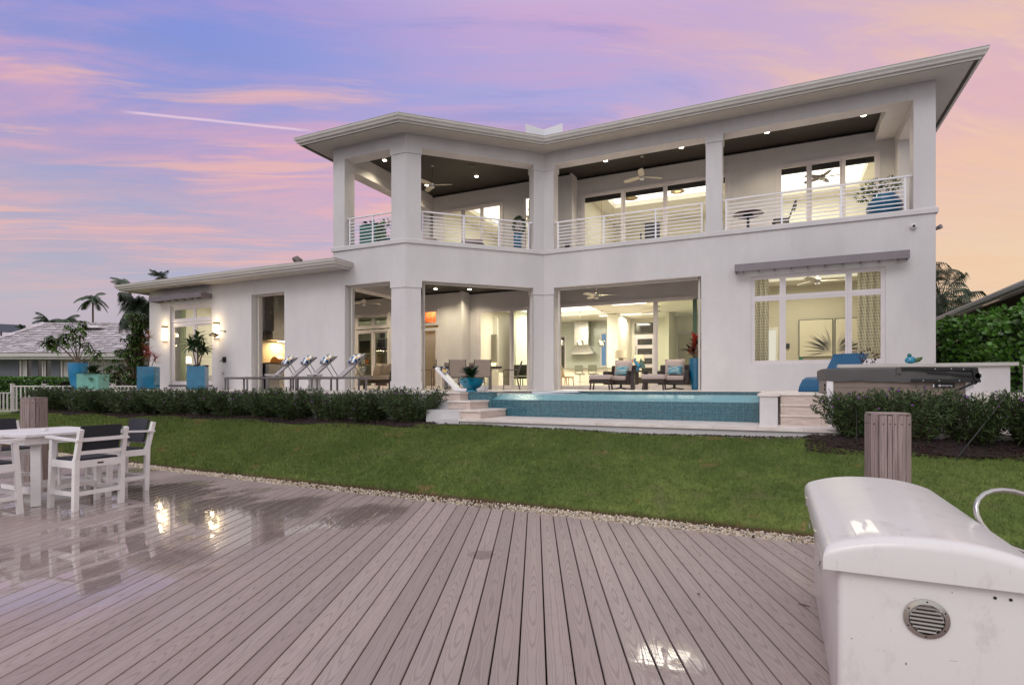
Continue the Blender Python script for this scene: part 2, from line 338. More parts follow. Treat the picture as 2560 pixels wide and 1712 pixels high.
# ------------------------------------------------------------------ mesh builder
class MB:
    def __init__(s): s.v = []; s.f = []; s.uv = None
    def add(s, vs, fs):
        k = len(s.v); s.v += [tuple(v) for v in vs]; s.f += [tuple(i+k for i in f) for f in fs]; return s
    def box(s, x0, x1, y0, y1, z0, z1):
        return s.add([(x0, y0, z0), (x1, y0, z0), (x1, y1, z0), (x0, y1, z0), (x0, y0, z1), (x1, y0, z1), (x1, y1, z1), (x0, y1, z1)],
                     [(0, 3, 2, 1), (4, 5, 6, 7), (0, 1, 5, 4), (1, 2, 6, 5), (2, 3, 7, 6), (3, 0, 4, 7)])
    def cbox(s, c, sz, rot=None):
        M = Matrix.Translation(c) @ (rot.to_matrix().to_4x4() if rot is not None else Matrix.Identity(4))
        vs = [M @ Vector((a*sz[0]/2, b*sz[1]/2, d*sz[2]/2)) for d in (-1, 1) for a, b in ((-1, -1), (1, -1), (1, 1), (-1, 1))]
        return s.add(vs, [(0, 3, 2, 1), (4, 5, 6, 7), (0, 1, 5, 4), (1, 2, 6, 5), (2, 3, 7, 6), (3, 0, 4, 7)])
    def rbox(s, x0, x1, y0, y1, z0, z1, r=.02, n=3):
        bm = bmesh.new(); bmesh.ops.create_cube(bm, size=1)
        for v in bm.verts: v.co = Vector(((x0+x1)/2+v.co.x*(x1-x0), (y0+y1)/2+v.co.y*(y1-y0), (z0+z1)/2+v.co.z*(z1-z0)))
        bmesh.ops.bevel(bm, geom=list(bm.edges), offset=r, segments=n, profile=.5, affect='EDGES')
        bm.verts.index_update(); s.add([v.co[:] for v in bm.verts], [[v.index for v in f.verts] for f in bm.faces]); bm.free(); return s
    def prism(s, poly, z0, z1):
        n = len(poly); a = sum(poly[i][0]*poly[(i+1) % n][1]-poly[(i+1) % n][0]*poly[i][1] for i in range(n))
        if a < 0: poly = poly[::-1]
        return s.add([(x, y, z0) for x, y in poly]+[(x, y, z1) for x, y in poly],
                     [tuple(range(n))[::-1], tuple(range(n, 2*n))]+[(i, (i+1) % n, n+(i+1) % n, n+i) for i in range(n)])
    def bar(s, p, q, w, h=None, up=(0, 0, 1)):
        p = Vector(p); q = Vector(q); h = h or w; d = (q-p).normalized(); up = Vector(up)
        if abs(d.dot(up)) > .99: up = Vector((0, 1, 0))
        a = d.cross(up).normalized(); b = a.cross(d)
        vs = [e+a*(i*w/2)+b*(j*h/2) for e in (p, q) for i, j in ((-1, -1), (1, -1), (1, 1), (-1, 1))]
        return s.add(vs, [(0, 3, 2, 1), (4, 5, 6, 7), (0, 1, 5, 4), (1, 2, 6, 5), (2, 3, 7, 6), (3, 0, 4, 7)])
    def tube(s, path, r, n=8, caps=True):
        path = [Vector(p) for p in path]; rr = r if hasattr(r, '__len__') else [r]*len(path)
        k = len(s.v); prev = None
        for i, p in enumerate(path):
            d = (path[min(i+1, len(path)-1)]-path[max(i-1, 0)]).normalized()
            if prev is None:
                a = d.cross(Vector((0, 0, 1)));
                if a.length < .05: a = d.cross(Vector((0, 1, 0)))
                a.normalize()
            else: a = (prev-d*prev.dot(d)).normalized()
            prev = a; b = d.cross(a)
            for j in range(n):
                t = 2*PI*j/n; s.v.append(tuple(p+(a*math.cos(t)+b*math.sin(t))*rr[i]))
        for i in range(len(path)-1):
            for j in range(n): s.f.append((k+i*n+j, k+i*n+(j+1) % n, k+(i+1)*n+(j+1) % n, k+(i+1)*n+j))
        if caps: s.f.append(tuple(k+j for j in range(n))[::-1]); s.f.append(tuple(k+(len(path)-1)*n+j for j in range(n)))
        return s
    def lathe(s, prof, c=(0, 0, 0), n=24, axis='z', squash=1., ring=False):
        k = len(s.v)
        for r, z in prof:
            for j in range(n):
                t = 2*PI*j/n; x, y = r*math.cos(t), r*math.sin(t)*squash
                if axis == 'z': s.v.append((c[0]+x, c[1]+y, c[2]+z))
                elif axis == 'y': s.v.append((c[0]+x, c[1]+z, c[2]+y))
                else: s.v.append((c[0]+z, c[1]+x, c[2]+y))
        for i in range(len(prof)-1):
            for j in range(n): s.f.append((k+i*n+j, k+i*n+(j+1) % n, k+(i+1)*n+(j+1) % n, k+(i+1)*n+j))
        if ring:
            m = (len(prof)-1)*n
            for j in range(n): s.f.append((k+m+j, k+m+(j+1) % n, k+(j+1) % n, k+j))
            return s
        s.f.append(tuple(k+j for j in range(n))[::-1]); s.f.append(tuple(k+(len(prof)-1)*n+j for j in range(n)))
        return s
    def sweep(s, path, prof, closed=False):
        """profile of (outward offset, z) swept with mitres along a plan polyline; outward is to the right of travel"""
        n = len(path); P = [Vector((x, y)) for x, y in path]; k = len(s.v); m = len(prof)
        for i in range(n):
            if closed: d0 = (P[i]-P[i-1]).normalized(); d1 = (P[(i+1) % n]-P[i]).normalized()
            else:
                d1 = (P[i+1]-P[i]).normalized() if i < n-1 else (P[i]-P[i-1]).normalized()
                d0 = (P[i]-P[i-1]).normalized() if i > 0 else d1
            n0 = Vector((d0.y, -d0.x)); n1 = Vector((d1.y, -d1.x)); b = (n0+n1).normalized(); b = b/max(.2, b.dot(n0))
            for o, z in prof: s.v.append((P[i].x+b.x*o, P[i].y+b.y*o, z))
        for i in range(n if closed else n-1):
            a, c = k+i*m, k+((i+1) % n)*m
            for j in range(m): s.f.append((a+j, c+j, c+(j+1) % m, a+(j+1) % m))
        if not closed: s.f.append(tuple(k+j for j in range(m))); s.f.append(tuple(k+(n-1)*m+j for j in range(m))[::-1])
        return s
    def quad(s, a, b, c, d): return s.add([a, b, c, d], [(0, 1, 2, 3)])
    def wallgrid(s, o, dr, L, z0, z1, t, holes):
        """panel starting at o, running along dr, thickness t to the left of travel, with clean holes (a0, a1, z0, z1)"""
        o = Vector((o[0], o[1])); dr = Vector(dr).normalized(); nn = Vector((-dr.y, dr.x))
        A = sorted({0, L, *[max(0, min(L, h[i])) for h in holes for i in (0, 1)]}); Z = sorted({z0, z1, *[max(z0, min(z1, h[i])) for h in holes for i in (2, 3)]})
        def solid(i, j):
            if not (0 <= i < len(A)-1 and 0 <= j < len(Z)-1): return False
            a, z = (A[i]+A[i+1])/2, (Z[j]+Z[j+1])/2
            return not any(h[0] < a < h[1] and h[2] < z < h[3] for h in holes)
        def P(a, z, d):
            q = o+dr*a+nn*d; return (q.x, q.y, z)
        for i in range(len(A)-1):
            for j in range(len(Z)-1):
                if not solid(i, j): continue
                a0, a1, b0, b1 = A[i], A[i+1], Z[j], Z[j+1]
                s.quad(P(a0, b0, 0), P(a1, b0, 0), P(a1, b1, 0), P(a0, b1, 0)); s.quad(P(a1, b0, t), P(a0, b0, t), P(a0, b1, t), P(a1, b1, t))
                if not solid(i-1, j): s.quad(P(a0, b0, t), P(a0, b0, 0), P(a0, b1, 0), P(a0, b1, t))
                if not solid(i+1, j): s.quad(P(a1, b0, 0), P(a1, b0, t), P(a1, b1, t), P(a1, b1, 0))
                if not solid(i, j-1): s.quad(P(a0, b0, t), P(a1, b0, t), P(a1, b0, 0), P(a0, b0, 0))
                if not solid(i, j+1): s.quad(P(a0, b1, 0), P(a1, b1, 0), P(a1, b1, t), P(a0, b1, t))
        return s
    def build(s, name, mat, parent=None, smooth=False, **tags):
        me = bpy.data.meshes.new(name); me.from_pydata(s.v, [], s.f); me.update()
        if smooth:
            me.polygons.foreach_set('use_smooth', [True]*len(me.polygons))
            try: me.set_sharp_from_angle(angle=R(38))
            except Exception: pass
        me.materials.append(mat)
        o = bpy.data.objects.new(name, me); COL.objects.link(o)
        if parent is not None: o.parent = parent
        for k, v in tags.items(): o[k] = v
        return o
def tag(o, label, cat, group=None):
    o['label'] = label; o['category'] = cat
    if group: o['group'] = group
    return o
def thing(name, label, cat, loc=(0, 0, 0), rz=0, group=None):
    o = bpy.data.objects.new(name, None); COL.objects.link(o); o.location = loc; o.rotation_euler = (0, 0, rz); o.empty_display_size = .1
    return tag(o, label, cat, group)
def copy_tree(o, parent=None):
    kids = [c for c in bpy.data.objects if c.parent is o]
    c = o.copy(); COL.objects.link(c)
    if parent is not None: c.parent = parent
    for k in kids: copy_tree(k, c)
    return c
def put(proto, used, loc, rz, label, group=None, scale=1.):
    o = proto if not used else copy_tree(proto)
    o.location = loc; o.rotation_euler = (0, 0, rz); o['label'] = label
    o.scale = (scale,)*3 if not hasattr(scale, '__len__') else scale
    if group: o['group'] = group
    return o
def lamp(name, kind, loc, energy, color=(1, .88, .66), parent=None, size=.1, rot=(0, 0, 0), **kw):
    ld = bpy.data.lights.new(name, kind); ld.energy = energy; ld.color = color
    if kind == 'AREA': ld.size = size
    elif kind in ('POINT', 'SPOT'): ld.shadow_soft_size = size
    for k, v in kw.items(): setattr(ld, k, v)
    o = bpy.data.objects.new(name, ld); COL.objects.link(o); o.location = loc; o.rotation_euler = rot
    if parent is not None: o.parent = parent
    return o
# ================================================================== SETTING: ground, deck, gravel, lawn, mulch
ZD = -1.52; ZT = -.13; ZL = -.615
def deck_edge(x):
    pts = [(-24, 7.6), (-16, 7.0), (-10.6, 6.45), (-6, 6.26), (-2.8, 6.18), (0, 6.1), (6, 6.0), (20, 5.8)]
    if x <= pts[0][0]: return pts[0][1]
    for (a, ya), (b, yb) in zip(pts, pts[1:]):
        if x <= b: return ya+(yb-ya)*(x-a)/(b-a)
    return pts[-1][1]
def ground_z(x, y):
    e = deck_edge(x)+.36
    if y < e: g = ZD-.04-.2*max(0, min(1, (e-.36-y)/.3)) if y < e-.36 else ZD-.04
    else:
        s = min(1, (y-e)/(8.85-e)); top = -.77 - .30*max(0, min(1, (-x-20.5)/6)) + .02*math.sin(x*.9)
        k = min(1., s/.05); g = (ZD+.03*k)+(top-ZD-.03)*(s**.86)
        g += .012*math.sin(x*2.3+y*3.1)*math.sin(y*2.7-x)*s
    if y < -3: g = -2.9
    return g
def make_ground():
    xs = sorted({*[-900, -400, -200, -100, -60, -45, -36, -30], *[round(-26+.3*i, 2) for i in range(int(34/.3))], *[10, 14, 20, 30, 60, 120, 300, 900]})
    ys = sorted({*[-3.2, -3.0, -1.0, 2.0, 4.0], *[round(5.4+.12*i, 2) for i in range(34)], *[10, 11, 14, 20, 30, 50, 90, 200, 500, 1500]})
    nx = len(xs); b = MB()
    b.v = [(x, y, ground_z(x, y)) for y in ys for x in xs]
    b.f = [(j*nx+i, j*nx+i+1, (j+1)*nx+i+1, (j+1)*nx+i) for j in range(len(ys)-1) for i in range(nx-1)]
    o = b.build('lawn_ground', M_lawn, smooth=True); o['kind'] = 'structure'
make_ground()
def make_grass():
    rg = np.random.default_rng(3); n = 430000
    # denser towards the terrace viewpoint
    x = rg.uniform(-25, 6.5, n); y = rg.uniform(5.9, 9.15, n)
    e = np.interp(x, [-24, -16, -10.6, -6, -2.8, 0, 6, 20], [7.6, 7.0, 6.45, 6.26, 6.18, 6.1, 6.0, 5.8])+.36
    top = np.where((x > .6), 8.45+.08*np.sin(x*3), np.where(x > -6.2, 9.02, 8.75+.08*np.sin(x*2.2)))
    dist = (x*FW.x+y*FW.y); keep = (y > e-.01) & (y < top) & (rg.random(n) < np.clip(11/dist, .25, 1)**1.2)
    x, y = x[keep], y[keep]; n = len(x)
    z = np.array([ground_z(a, b) for a, b in zip(x, y)])
    h = rg.uniform(.018, .055, n)*np.clip(dist[keep]/9, .9, 1.6); a = rg.uniform(0, 2*PI, n); w = rg.uniform(.0025, .005, n)*np.clip(dist[keep]/7, .8, 2.2); le = rg.uniform(0, .03, n); t = rg.uniform(0, 2*PI, n)
    V = np.empty((n, 3, 3)); V[:, 0] = np.stack([x-np.cos(a)*w, y-np.sin(a)*w, z-.004], 1); V[:, 1] = np.stack([x+np.cos(a)*w, y+np.sin(a)*w, z-.004], 1)
    V[:, 2] = np.stack([x+np.cos(t)*le, y+np.sin(t)*le, z+h], 1)
    me = bpy.data.meshes.new('grass'); me.vertices.add(3*n); me.vertices.foreach_set('co', V.ravel()); me.loops.add(3*n); me.loops.foreach_set('vertex_index', np.arange(3*n, dtype=np.int32))
    me.polygons.add(n); me.polygons.foreach_set('loop_start', np.arange(0, 3*n, 3, dtype=np.int32)); me.update(calc_edges=True); me.materials.append(M_blade)
    o = bpy.data.objects.new('grass', me); COL.objects.link(o); o['kind'] = 'stuff'; tag(o, 'short mown green grass sloping from the deck up to the pool', 'grass')
make_grass()

def make_deck():
    dx, dy = -math.sin(R(22.9)), math.cos(R(22.9)); nx, ny = dy, -dx
    b = MB(); uv = []
    r = random.Random(5)
    pitch = .1497; gap = .0095
    xlim0, xlim1, ymin = -17.5, 6.5, -2.2
    def pt(s, c): return (dx*s+nx*c, dy*s+ny*c)
    for k in range(-130, 75):
        c0 = .060+k*pitch+gap/2; c1 = c0+pitch-gap
        def end(c):
            lo, hi = -30., 40.
            # walk forward until the deck edge is crossed
            s = -20.; last = None
            while s < 25:
                x, y = pt(s, c)
                if y > deck_edge(x): return s
                s += .02
            return None
        s0 = (ymin-ny*(c0+c1)/2)/dy
        e0, e1 = end(c0), end(c1)
        if e0 is None: continue
        x, y = pt((s0+e0)/2, c0)
        off = r.uniform(0, 60); cuts = [s0]; s = s0+r.uniform(1.2, 4.8)
        while s < min(e0, e1)-.5: cuts.append(s); s += 4.88
        cuts.append(None)
        for a, bb in zip(cuts, cuts[1:]):
            sa0 = sa1 = a+.0012; sb0, sb1 = (e0, e1) if bb is None else (bb-.0012, bb-.0012)
            ps = [pt(sa0, c0), pt(sa1, c1), pt(sb1, c1), pt(sb0, c0)]
            if min(p[0] for p in ps) > xlim1 or max(p[0] for p in ps) < xlim0: continue
            if ps[0][0] < xlim0 and ps[3][0] < xlim0: continue
            ii = k+200; ch = .0035
            rows = [(c0, -.025), (c0, -ch), (c0+ch, 0), (c1-ch, 0), (c1, -ch), (c1, -.025)]
            base = len(b.v)
            for j, (c, dz) in enumerate(rows):
                t = (c-c0)/(c1-c0)
                for sgn in (0, 1):
                    s_ = (sa0 if sgn == 0 else sb0+(sb1-sb0)*t); x, y = pt(s_, c); b.v.append((x, y, ZD+dz)); uv.append((s_+off, ii+.04+.92*t))
            for j in range(5): b.f.append((base+2*j, base+2*j+2, base+2*j+3, base+2*j+1))
            b.f.append((base+1, base+3, base+5, base+7, base+9, base+11))
            b.f.append((base+10, base+8, base+6, base+4, base+2, base))
    o = b.build('deck', M_deck); o['kind'] = 'structure'
    me = o.data; l = me.uv_layers.new(name='UVMap'); vi = np.empty(len(me.loops), dtype=np.int32); me.loops.foreach_get('vertex_index', vi)
    l.data.foreach_set('uv', np.array(uv)[vi].ravel())
make_deck()
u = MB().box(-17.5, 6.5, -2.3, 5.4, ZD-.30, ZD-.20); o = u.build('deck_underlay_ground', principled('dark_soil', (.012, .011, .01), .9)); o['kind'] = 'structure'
wm = principled('canal_water_surface', lin((70, 84, 96)), .06, bump=.3, bscale=1.5)
o = MB().quad((-900, -900, -2.6), (900, -900, -2.6), (900, -3, -2.6), (-900, -3, -2.6)).build('canal_water', wm); o['kind'] = 'structure'
o = MB().box(-900, 900, -3.25, -3.0, -4, ZD-.05).build('seawall_wall', principled('concrete', lin((150, 146, 140)), .9, var=.1)); tag(o, 'grey concrete seawall under the front of the deck', 'wall')

def make_gravel():
    rg = random.Random(11); ico = bmesh.new(); bmesh.ops.create_icosphere(ico, subdivisions=1, radius=1); ico.verts.index_update()
    V = np.array([v.co[:] for v in ico.verts]); Fc = np.array([[v.index for v in f.verts] for f in ico.faces]); ico.free()
    vs, fs = [], []; k = 0; nr = np.random.default_rng(4)
    for i in range(12500):
        x = rg.uniform(-16, 5.4) if i % 3 else rg.uniform(-3, 3.2); w = .30+.10*max(0, min(1, (x+9)/9)); y = deck_edge(x)+.004+abs(rg.random())*w
        s = rg.uniform(.008, .019)*(1 if x > -7 else 1.4); rot = np.array(Euler((rg.random()*6, rg.random()*6, rg.random()*6)).to_matrix())
        sc = np.array([s, s*rg.uniform(.6, 1), s*rg.uniform(.45, .8)]); P = ((V*nr.uniform(.8, 1.2, V.shape))*sc)@rot.T + np.array([x, y, ZD-.03+rg.uniform(0, .028)])
        vs.append(P); fs.append(Fc+k); k += len(V)
    vs = np.concatenate(vs); fs = np.concatenate(fs)
    b = MB(); b.v = vs.tolist(); b.f = fs.tolist(); o = b.build('gravel', M_gravel); o['kind'] = 'stuff'; tag(o, 'pale gravel strip between deck boards and lawn', 'gravel')
make_gravel()
def make_mulch():
    b = MB()
    def strip(x0, x1, y0, y1, zf):
        n = int((x1-x0)/.15); base = len(b.v)
        for i in range(n+1):
            x = x0+(x1-x0)*i/n
            b.v += [(x, y0+.07*math.sin(x*2.2)+.05*math.sin(x*5.1), ground_z(x, y0)+.004), (x, (y0+y1)/2, ground_z(x, (y0+y1)/2)+.06), (x, y1, ground_z(x, y1)+.05)]
        for i in range(n):
            for j in (0, 1): b.f.append((base+3*i+j, base+3*i+3+j, base+3*i+4+j, base+3*i+1+j))
    strip(-20.8, -5.75, 8.82, 9.76, 0); strip(.45, 6.0, 8.5, 9.3, 0)
    o = b.build('mulch_bed_ground', M_mulchg, smooth=True); o['kind'] = 'structure'
    c = MB(); r = random.Random(2)
    for i in range(9000):
        if i < 4500: x = r.uniform(-20.6, -5.6); y = r.uniform(8.66, 9.5)
        elif i < 8200: x = r.uniform(.35, 5.0); y = r.uniform(8.36, 9.1)
        else: x = r.uniform(-5.9, .6); y = 8.99+r.uniform(-.05, .05)*abs(r.gauss(0, 1))
        z = ground_z(x, y)+r.uniform(.0, .05)*(1 if i < 8200 else .4)+(.02 if y > 8.9 else 0)
        L = r.uniform(.02, .055); e = Euler((r.uniform(-.6, .6), r.uniform(-.6, .6), r.uniform(0, 6.28)))
        c.cbox((x, y, z), (L, L*.35, .006), e)
    o = c.build('mulch_chips', M_mulch); o['kind'] = 'stuff'; tag(o, 'dark brown bark mulch under the shrubs', 'mulch')
make_mulch()

# ------------------------------------------------------------------ terrace, retaining walls, pool, steps
t = MB().prism([(-21.2, 9.9), (-6.2, 9.9), (-5.3, 10.55), (-5.3, 13.05), (-.25, 13.05), (-.25, 10.05), (.70, 10.05), (.70, 12.9), (7.0, 12.9), (7.0, 17.6), (-1.7, 17.6), (-1.7, 19.85), (-17.3, 19.0), (-17.3, 14.3), (-22.6, 14.3), (-22.6, 13.2), (-21.2, 13.2)], -1.2, ZT-.004)
o = t.build('terrace_floor', M_coping); o['kind'] = 'structure'
rw = thing('retaining_wall', 'white stucco retaining wall behind the clipped shrubs, stone cap on top', 'wall')
MB().box(-21.2, -6.42, 9.72, 9.9, -1.3, ZT-.06).build('wall_face', M_stucco, rw)
MB().box(-21.25, -6.36, 9.68, 10.1, ZT-.055, ZT+.004).build('coping', M_coping, rw)
# steps west of the pool: three tiers, each one reaching further east
st = thing('garden_steps', 'travertine steps descending beside the infinity pool, next to the dark green shrub', 'steps')
def ux(u, y):
    a = (u-1280)/1405; dxx = FW.x+RT.x*a; dyy = FW.y+RT.y*a; return y*dxx/dyy
for i, (u0, u1, zt, y0) in enumerate([(1075, 1150, -.13, 9.78), (1121, 1175, -.295, 9.50), (1149, 1201, -.46, 9.22)]):
    x0, x1 = ux(u0, y0), ux(u1, y0)
    MB().box(x0, x1, y0, 10.55, zt-.165+.0 if i < 2 else ZL, zt-.03).build('riser', M_trav, st)
    MB().box(x0-.01, x1+.02, y0-.03, 10.56-.01*i, zt-.029, zt+.001*i).build('tread', M_coping, st)
MB().box(ux(1075, 9.78)-.02, ux(1121, 9.5)-.01, 9.52, 9.775, -1.3, -.30).build('cheek_wall', M_stucco, st)
MB().box(ux(1121, 9.5)-.35, ux(1149, 9.22), 9.24, 9.515, -1.3, -.465).build('cheek_wall', M_stucco, st)
MB().box(ux(1149, 9.22)-.45, ux(1150, 9.1), 9.06, 9.235, -1.3, ZL-.02).build('cheek_wall', M_stucco, st)
pool = thing('infinity_pool', 'raised infinity pool with blue green mosaic tile and stone ledge', 'pool')
xl, xr = -5.32, -.27
MB().wallgrid((xl, 10.3), (1, 0), xr-xl, ZL-.1, -.285, .02, []).build('front_wall', M_tile, pool)
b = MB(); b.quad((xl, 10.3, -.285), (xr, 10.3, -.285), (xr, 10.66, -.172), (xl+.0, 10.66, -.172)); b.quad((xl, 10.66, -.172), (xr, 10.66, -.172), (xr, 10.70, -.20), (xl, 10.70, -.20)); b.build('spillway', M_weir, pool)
MB().box(xl-.0, xr, 13.0, 13.06, -1.4, -.128).build('back_wall', M_tile, pool)
MB().prism([(xl-.75, 9.98), (xl, 10.28), (xl, 13.0), (xl-.2, 13.0), (xl-.75, 10.3)], -1.4, ZT-.02).build('side_wall', M_tile, pool)
MB().prism([(xl-.77, 9.95), (xl+.02, 10.26), (xl+.02, 13.0), (xl-.22, 13.0), (xl-.77, 10.3)], ZT-.019, ZT).build('side_cap', M_tile, pool)
MB().box(xl, xr, 10.62, 13.0, -1.45, -1.4).build('basin', M_tile, pool)
MB().box(xl-.93, xl-.30, 10.25, 10.6, -1.3, ZT-.001).build('plinth', M_stucco, pool)
o = MB().quad((xl, 10.67, -.176), (xr, 10.67, -.176), (xr, 13.0, -.176), (xl, 13.0, -.176)).build('pool_water', M_water, pool)
MB().box(ux(1150, 9.06), 6.3, 9.06, 10.5, -1.35, ZL-.045).build('ledge', M_stucco, pool)
MB().box(ux(1149, 9.02)-.03, 6.3, 9.02, 10.5, ZL-.044, ZL).build('ledge_cap', M_coping, pool)
# pier + east steps
pr = thing('pool_pier', 'white pier with stone cap ending the infinity pool, beside the stacked travertine steps', 'pier')
MB().box(-.25, .01, 9.72, 10.6, ZL, ZT-.035).build('pier_body', M_stucco, pr)
MB().box(-.28, .04, 9.69, 13.0, ZT-.034, ZT+.006).build('cap_stone', M_coping, pr)
es = thing('stone_steps', 'stacked travertine steps between the pool pier and the hot tub', 'steps')
for i in range(3):
    z1 = ZT-.165*i; y0 = 9.84-.03*i
    MB().box(.05, .69, y0, 10.6, z1-.164, z1-.022).build('riser', M_trav, es)
    MB().box(.045, .70, y0-.02, 10.61, z1-.021, z1+.0005*i).build('tread', M_coping, es)

# ================================================================== HOUSE
H = thing('house', 'two storey white stucco waterfront house with upper balcony and low side wing', 'house')
A, B, C_, D = (-12.97, 13.96), (-10.15, 13.96), (-6.94, 17.18), (3.58, 17.18)
MAIN = [(-12.97, 27.5), A, B, C_, D, (3.58, 27.5)]
def part(b, name, mat, **k): return b.build(name, mat, H, **k)
Zs, Zt = 4.31, 4.45
# lower walls
hx = lambda a0, a1, z0, z1, o=-22.41: (a0-o, a1-o, z0, z1)
part(MB().wallgrid((-22.41, 13.96), (1, 0), 22.41-12.49, -1.2, 3.9, .47,
     [hx(-21.16, -18.76, .03, 3.05), hx(-16.71, -15.13, ZT, 3.2), hx(-12.97, -12.0, 3.2, 9)]), 'wall', M_stucco)
part(MB().wallgrid((-2.0, 17.18), (1, 0), 5.58, -1.0, 3.2, .45, [(1.33, 4.53, .595, 3.075)]), 'wall', M_stucco)
# spandrel band + returns
part(MB().sweep(MAIN, [(0, 3.2), (0, Zs), (-.47, Zs), (-.47, 3.2)]), 'wall', M_stucco)
part(MB().sweep([(3.58, 17.63), (3.58, 27.5)], [(0, -1.0), (0, 3.2), (-.3, 3.2), (-.3, -1)]), 'wall', M_stucco)
part(MB().sweep([(3.58, 19.9), (3.58, 27.5)], [(0, Zs), (0, 7.65), (-.3, 7.65), (-.3, Zs)]), 'wall', M_stucco)
part(MB().sweep([(-12.97, 27.5), (-12.97, 19.07)], [(0, Zs), (0, 7.65), (-.3, 7.65), (-.3, Zs)]), 'wall', M_stucco)
part(MB().box(-12.97, 3.58, 27.5, 27.7, -1, 7.65), 'wall', M_stucco)
part(MB().sweep([(-22.41, 24), (-22.41, 14.43)], [(0, -1.2), (0, 3.9), (-.3, 3.9), (-.3, -1.2)]), 'wall', M_stucco)
part(MB().box(-22.41, -12.97, 24, 24.2, -1, 3.9), 'wall', M_stucco)
# sill ledge
part(MB().sweep(MAIN, [(.05, Zs+.002), (.05, Zt-.03), (.035, Zt), (-.50, Zt), (-.50, Zs+.002)]), 'ledge', M_stucco)
# upper beam
part(MB().sweep(MAIN, [(0, 7.235), (0, 7.66), (-.47, 7.66), (-.47, 7.235)]), 'beam', M_stucco)
def column(poly, z0, z1, cap0, base1, name='column'):
    cx = sum(p[0] for p in poly)/len(poly); cy = sum(p[1] for p in poly)/len(poly)
    def sc(d):
        n = len(poly); out = []
        a = sum(poly[i][0]*poly[(i+1) % n][1]-poly[(i+1) % n][0]*poly[i][1] for i in range(n)); sg = 1 if a > 0 else -1
        for i in range(n):
            p0, p1, p2 = Vector(poly[i-1]), Vector(poly[i]), Vector(poly[(i+1) % n]); d0 = (p1-p0).normalized(); d1 = (p2-p1).normalized()
            n0 = Vector((d0.y, -d0.x))*sg; n1 = Vector((d1.y, -d1.x))*sg; bb = (n0+n1).normalized(); bb /= bb.dot(n0); out.append(tuple(p1+bb*d))
        return out
    c = part(MB().prism(sc(-.022), z0, z1), name, M_stucco)
    if cap0: MB().prism(sc(.004), cap0, z1+.012).build('capital', M_stucco, c)
    if base1: MB().prism(sc(.004), z0, base1).build('plinth', M_stucco, c)
colB = [(-10.70, 13.96), (-10.15, 13.96), (-9.79, 14.32), (-10.13, 14.66), (-10.70, 14.43)]
colC = [(-7.20, 16.92), (-6.94, 17.18), (-6.59, 17.18), (-6.59, 17.65), (-7.13, 17.65), (-7.53, 17.25)]
column(colB, ZT, 3.2, 2.98, .14); column(colC, ZT, 3.2, 2.98, .14)
column([(x, y) for x, y in colB], Zt, 7.235, 7.04, 4.72); column(colC, Zt, 7.235, 7.04, 4.72)
column([(-1.90, 17.18), (-1.41, 17.18), (-1.41, 17.65), (-1.90, 17.65)], Zt, 7.235, 7.04, 4.72)
part(MB().prism([(-12.97, 13.96), (-12.50, 13.96), (-12.50, 14.43), (-12.97, 14.43)], Zt, 7.235), 'column', M_stucco)
part(MB().prism([(3.12, 17.18), (3.58, 17.18), (3.58, 17.65), (3.12, 17.65)], Zt, 7.235), 'column', M_stucco)
part(MB().prism([(3.12, 19.2), (3.58, 19.2), (3.58, 19.9), (3.12, 19.9)], Zt, 7.235), 'column', M_stucco)
# side beams of the balcony drop a little lower
part(MB().box(-12.96, -12.51, 14.44, 19.06, 6.98, 7.234), 'beam', M_stucco)
part(MB().box(3.12, 3.57, 17.66, 19.19, 6.98, 7.234), 'beam', M_stucco)
part(MB().box(2.62, 3.11, 17.66, 19.68, 7.26, 7.59), 'beam', M_stucco)
# floor slab / ceilings
part(MB().prism([(-12.5, 14.5), (-10.3, 14.5), (-7.1, 17.7), (3.2, 17.7), (3.2, 27.4), (-12.5, 27.4)], 4.30, 4.40), 'floor', M_coping)
part(MB().prism([(-12.49, 14.44), (-10.35, 14.44), (-7.15, 17.66), (2.61, 17.66), (2.61, 19.68), (-6.76, 19.68), (-6.76, 19.06), (-12.49, 19.06)], 7.595, 7.62), 'plank_ceiling', M_planks)
part(MB().prism([(-17.1, 14.44), (-10.35, 14.44), (-7.15, 17.66), (-1.95, 17.66), (-1.95, 19.68), (-7.5, 19.68), (-7.5, 18.98), (-10.88, 18.98), (-10.88, 18.34), (-17.1, 18.34)], 3.57, 3.60), 'plank_ceiling', M_planks)
for z_, pl in ((7.53, [(-12.49, 19.06), (-6.76, 19.06), (-6.76, 19.68), (2.6, 19.68)]), (3.52, [(-17.1, 18.34), (-10.88, 18.34), (-10.88, 18.98), (-7.5, 18.98)])):
    part(MB().sweep(pl, [(0.005, z_), (0.005, z_+.045), (.05, z_+.045), (.05, z_)]), 'crown_trim', M_dark)
# rear wall of the balcony
part(MB().wallgrid((-12.5, 19.07), (1, 0), 5.75, Zs+.09, 7.595, .12, [(.38, 3.14, 4.42, 6.97), (4.0, 4.6, 4.42, 6.99)]), 'wall', M_stucco)
part(MB().box(-6.75, -6.63, 19.07, 19.69, 4.4, 7.595), 'wall', M_stucco)
part(MB().wallgrid((-6.75, 19.69), (1, 0), 10.0, Zs+.09, 7.595, .12, [(.26, 5.35, 4.42, 6.99), (6.73, 9.51, 4.42, 6.98)]), 'wall', M_stucco)
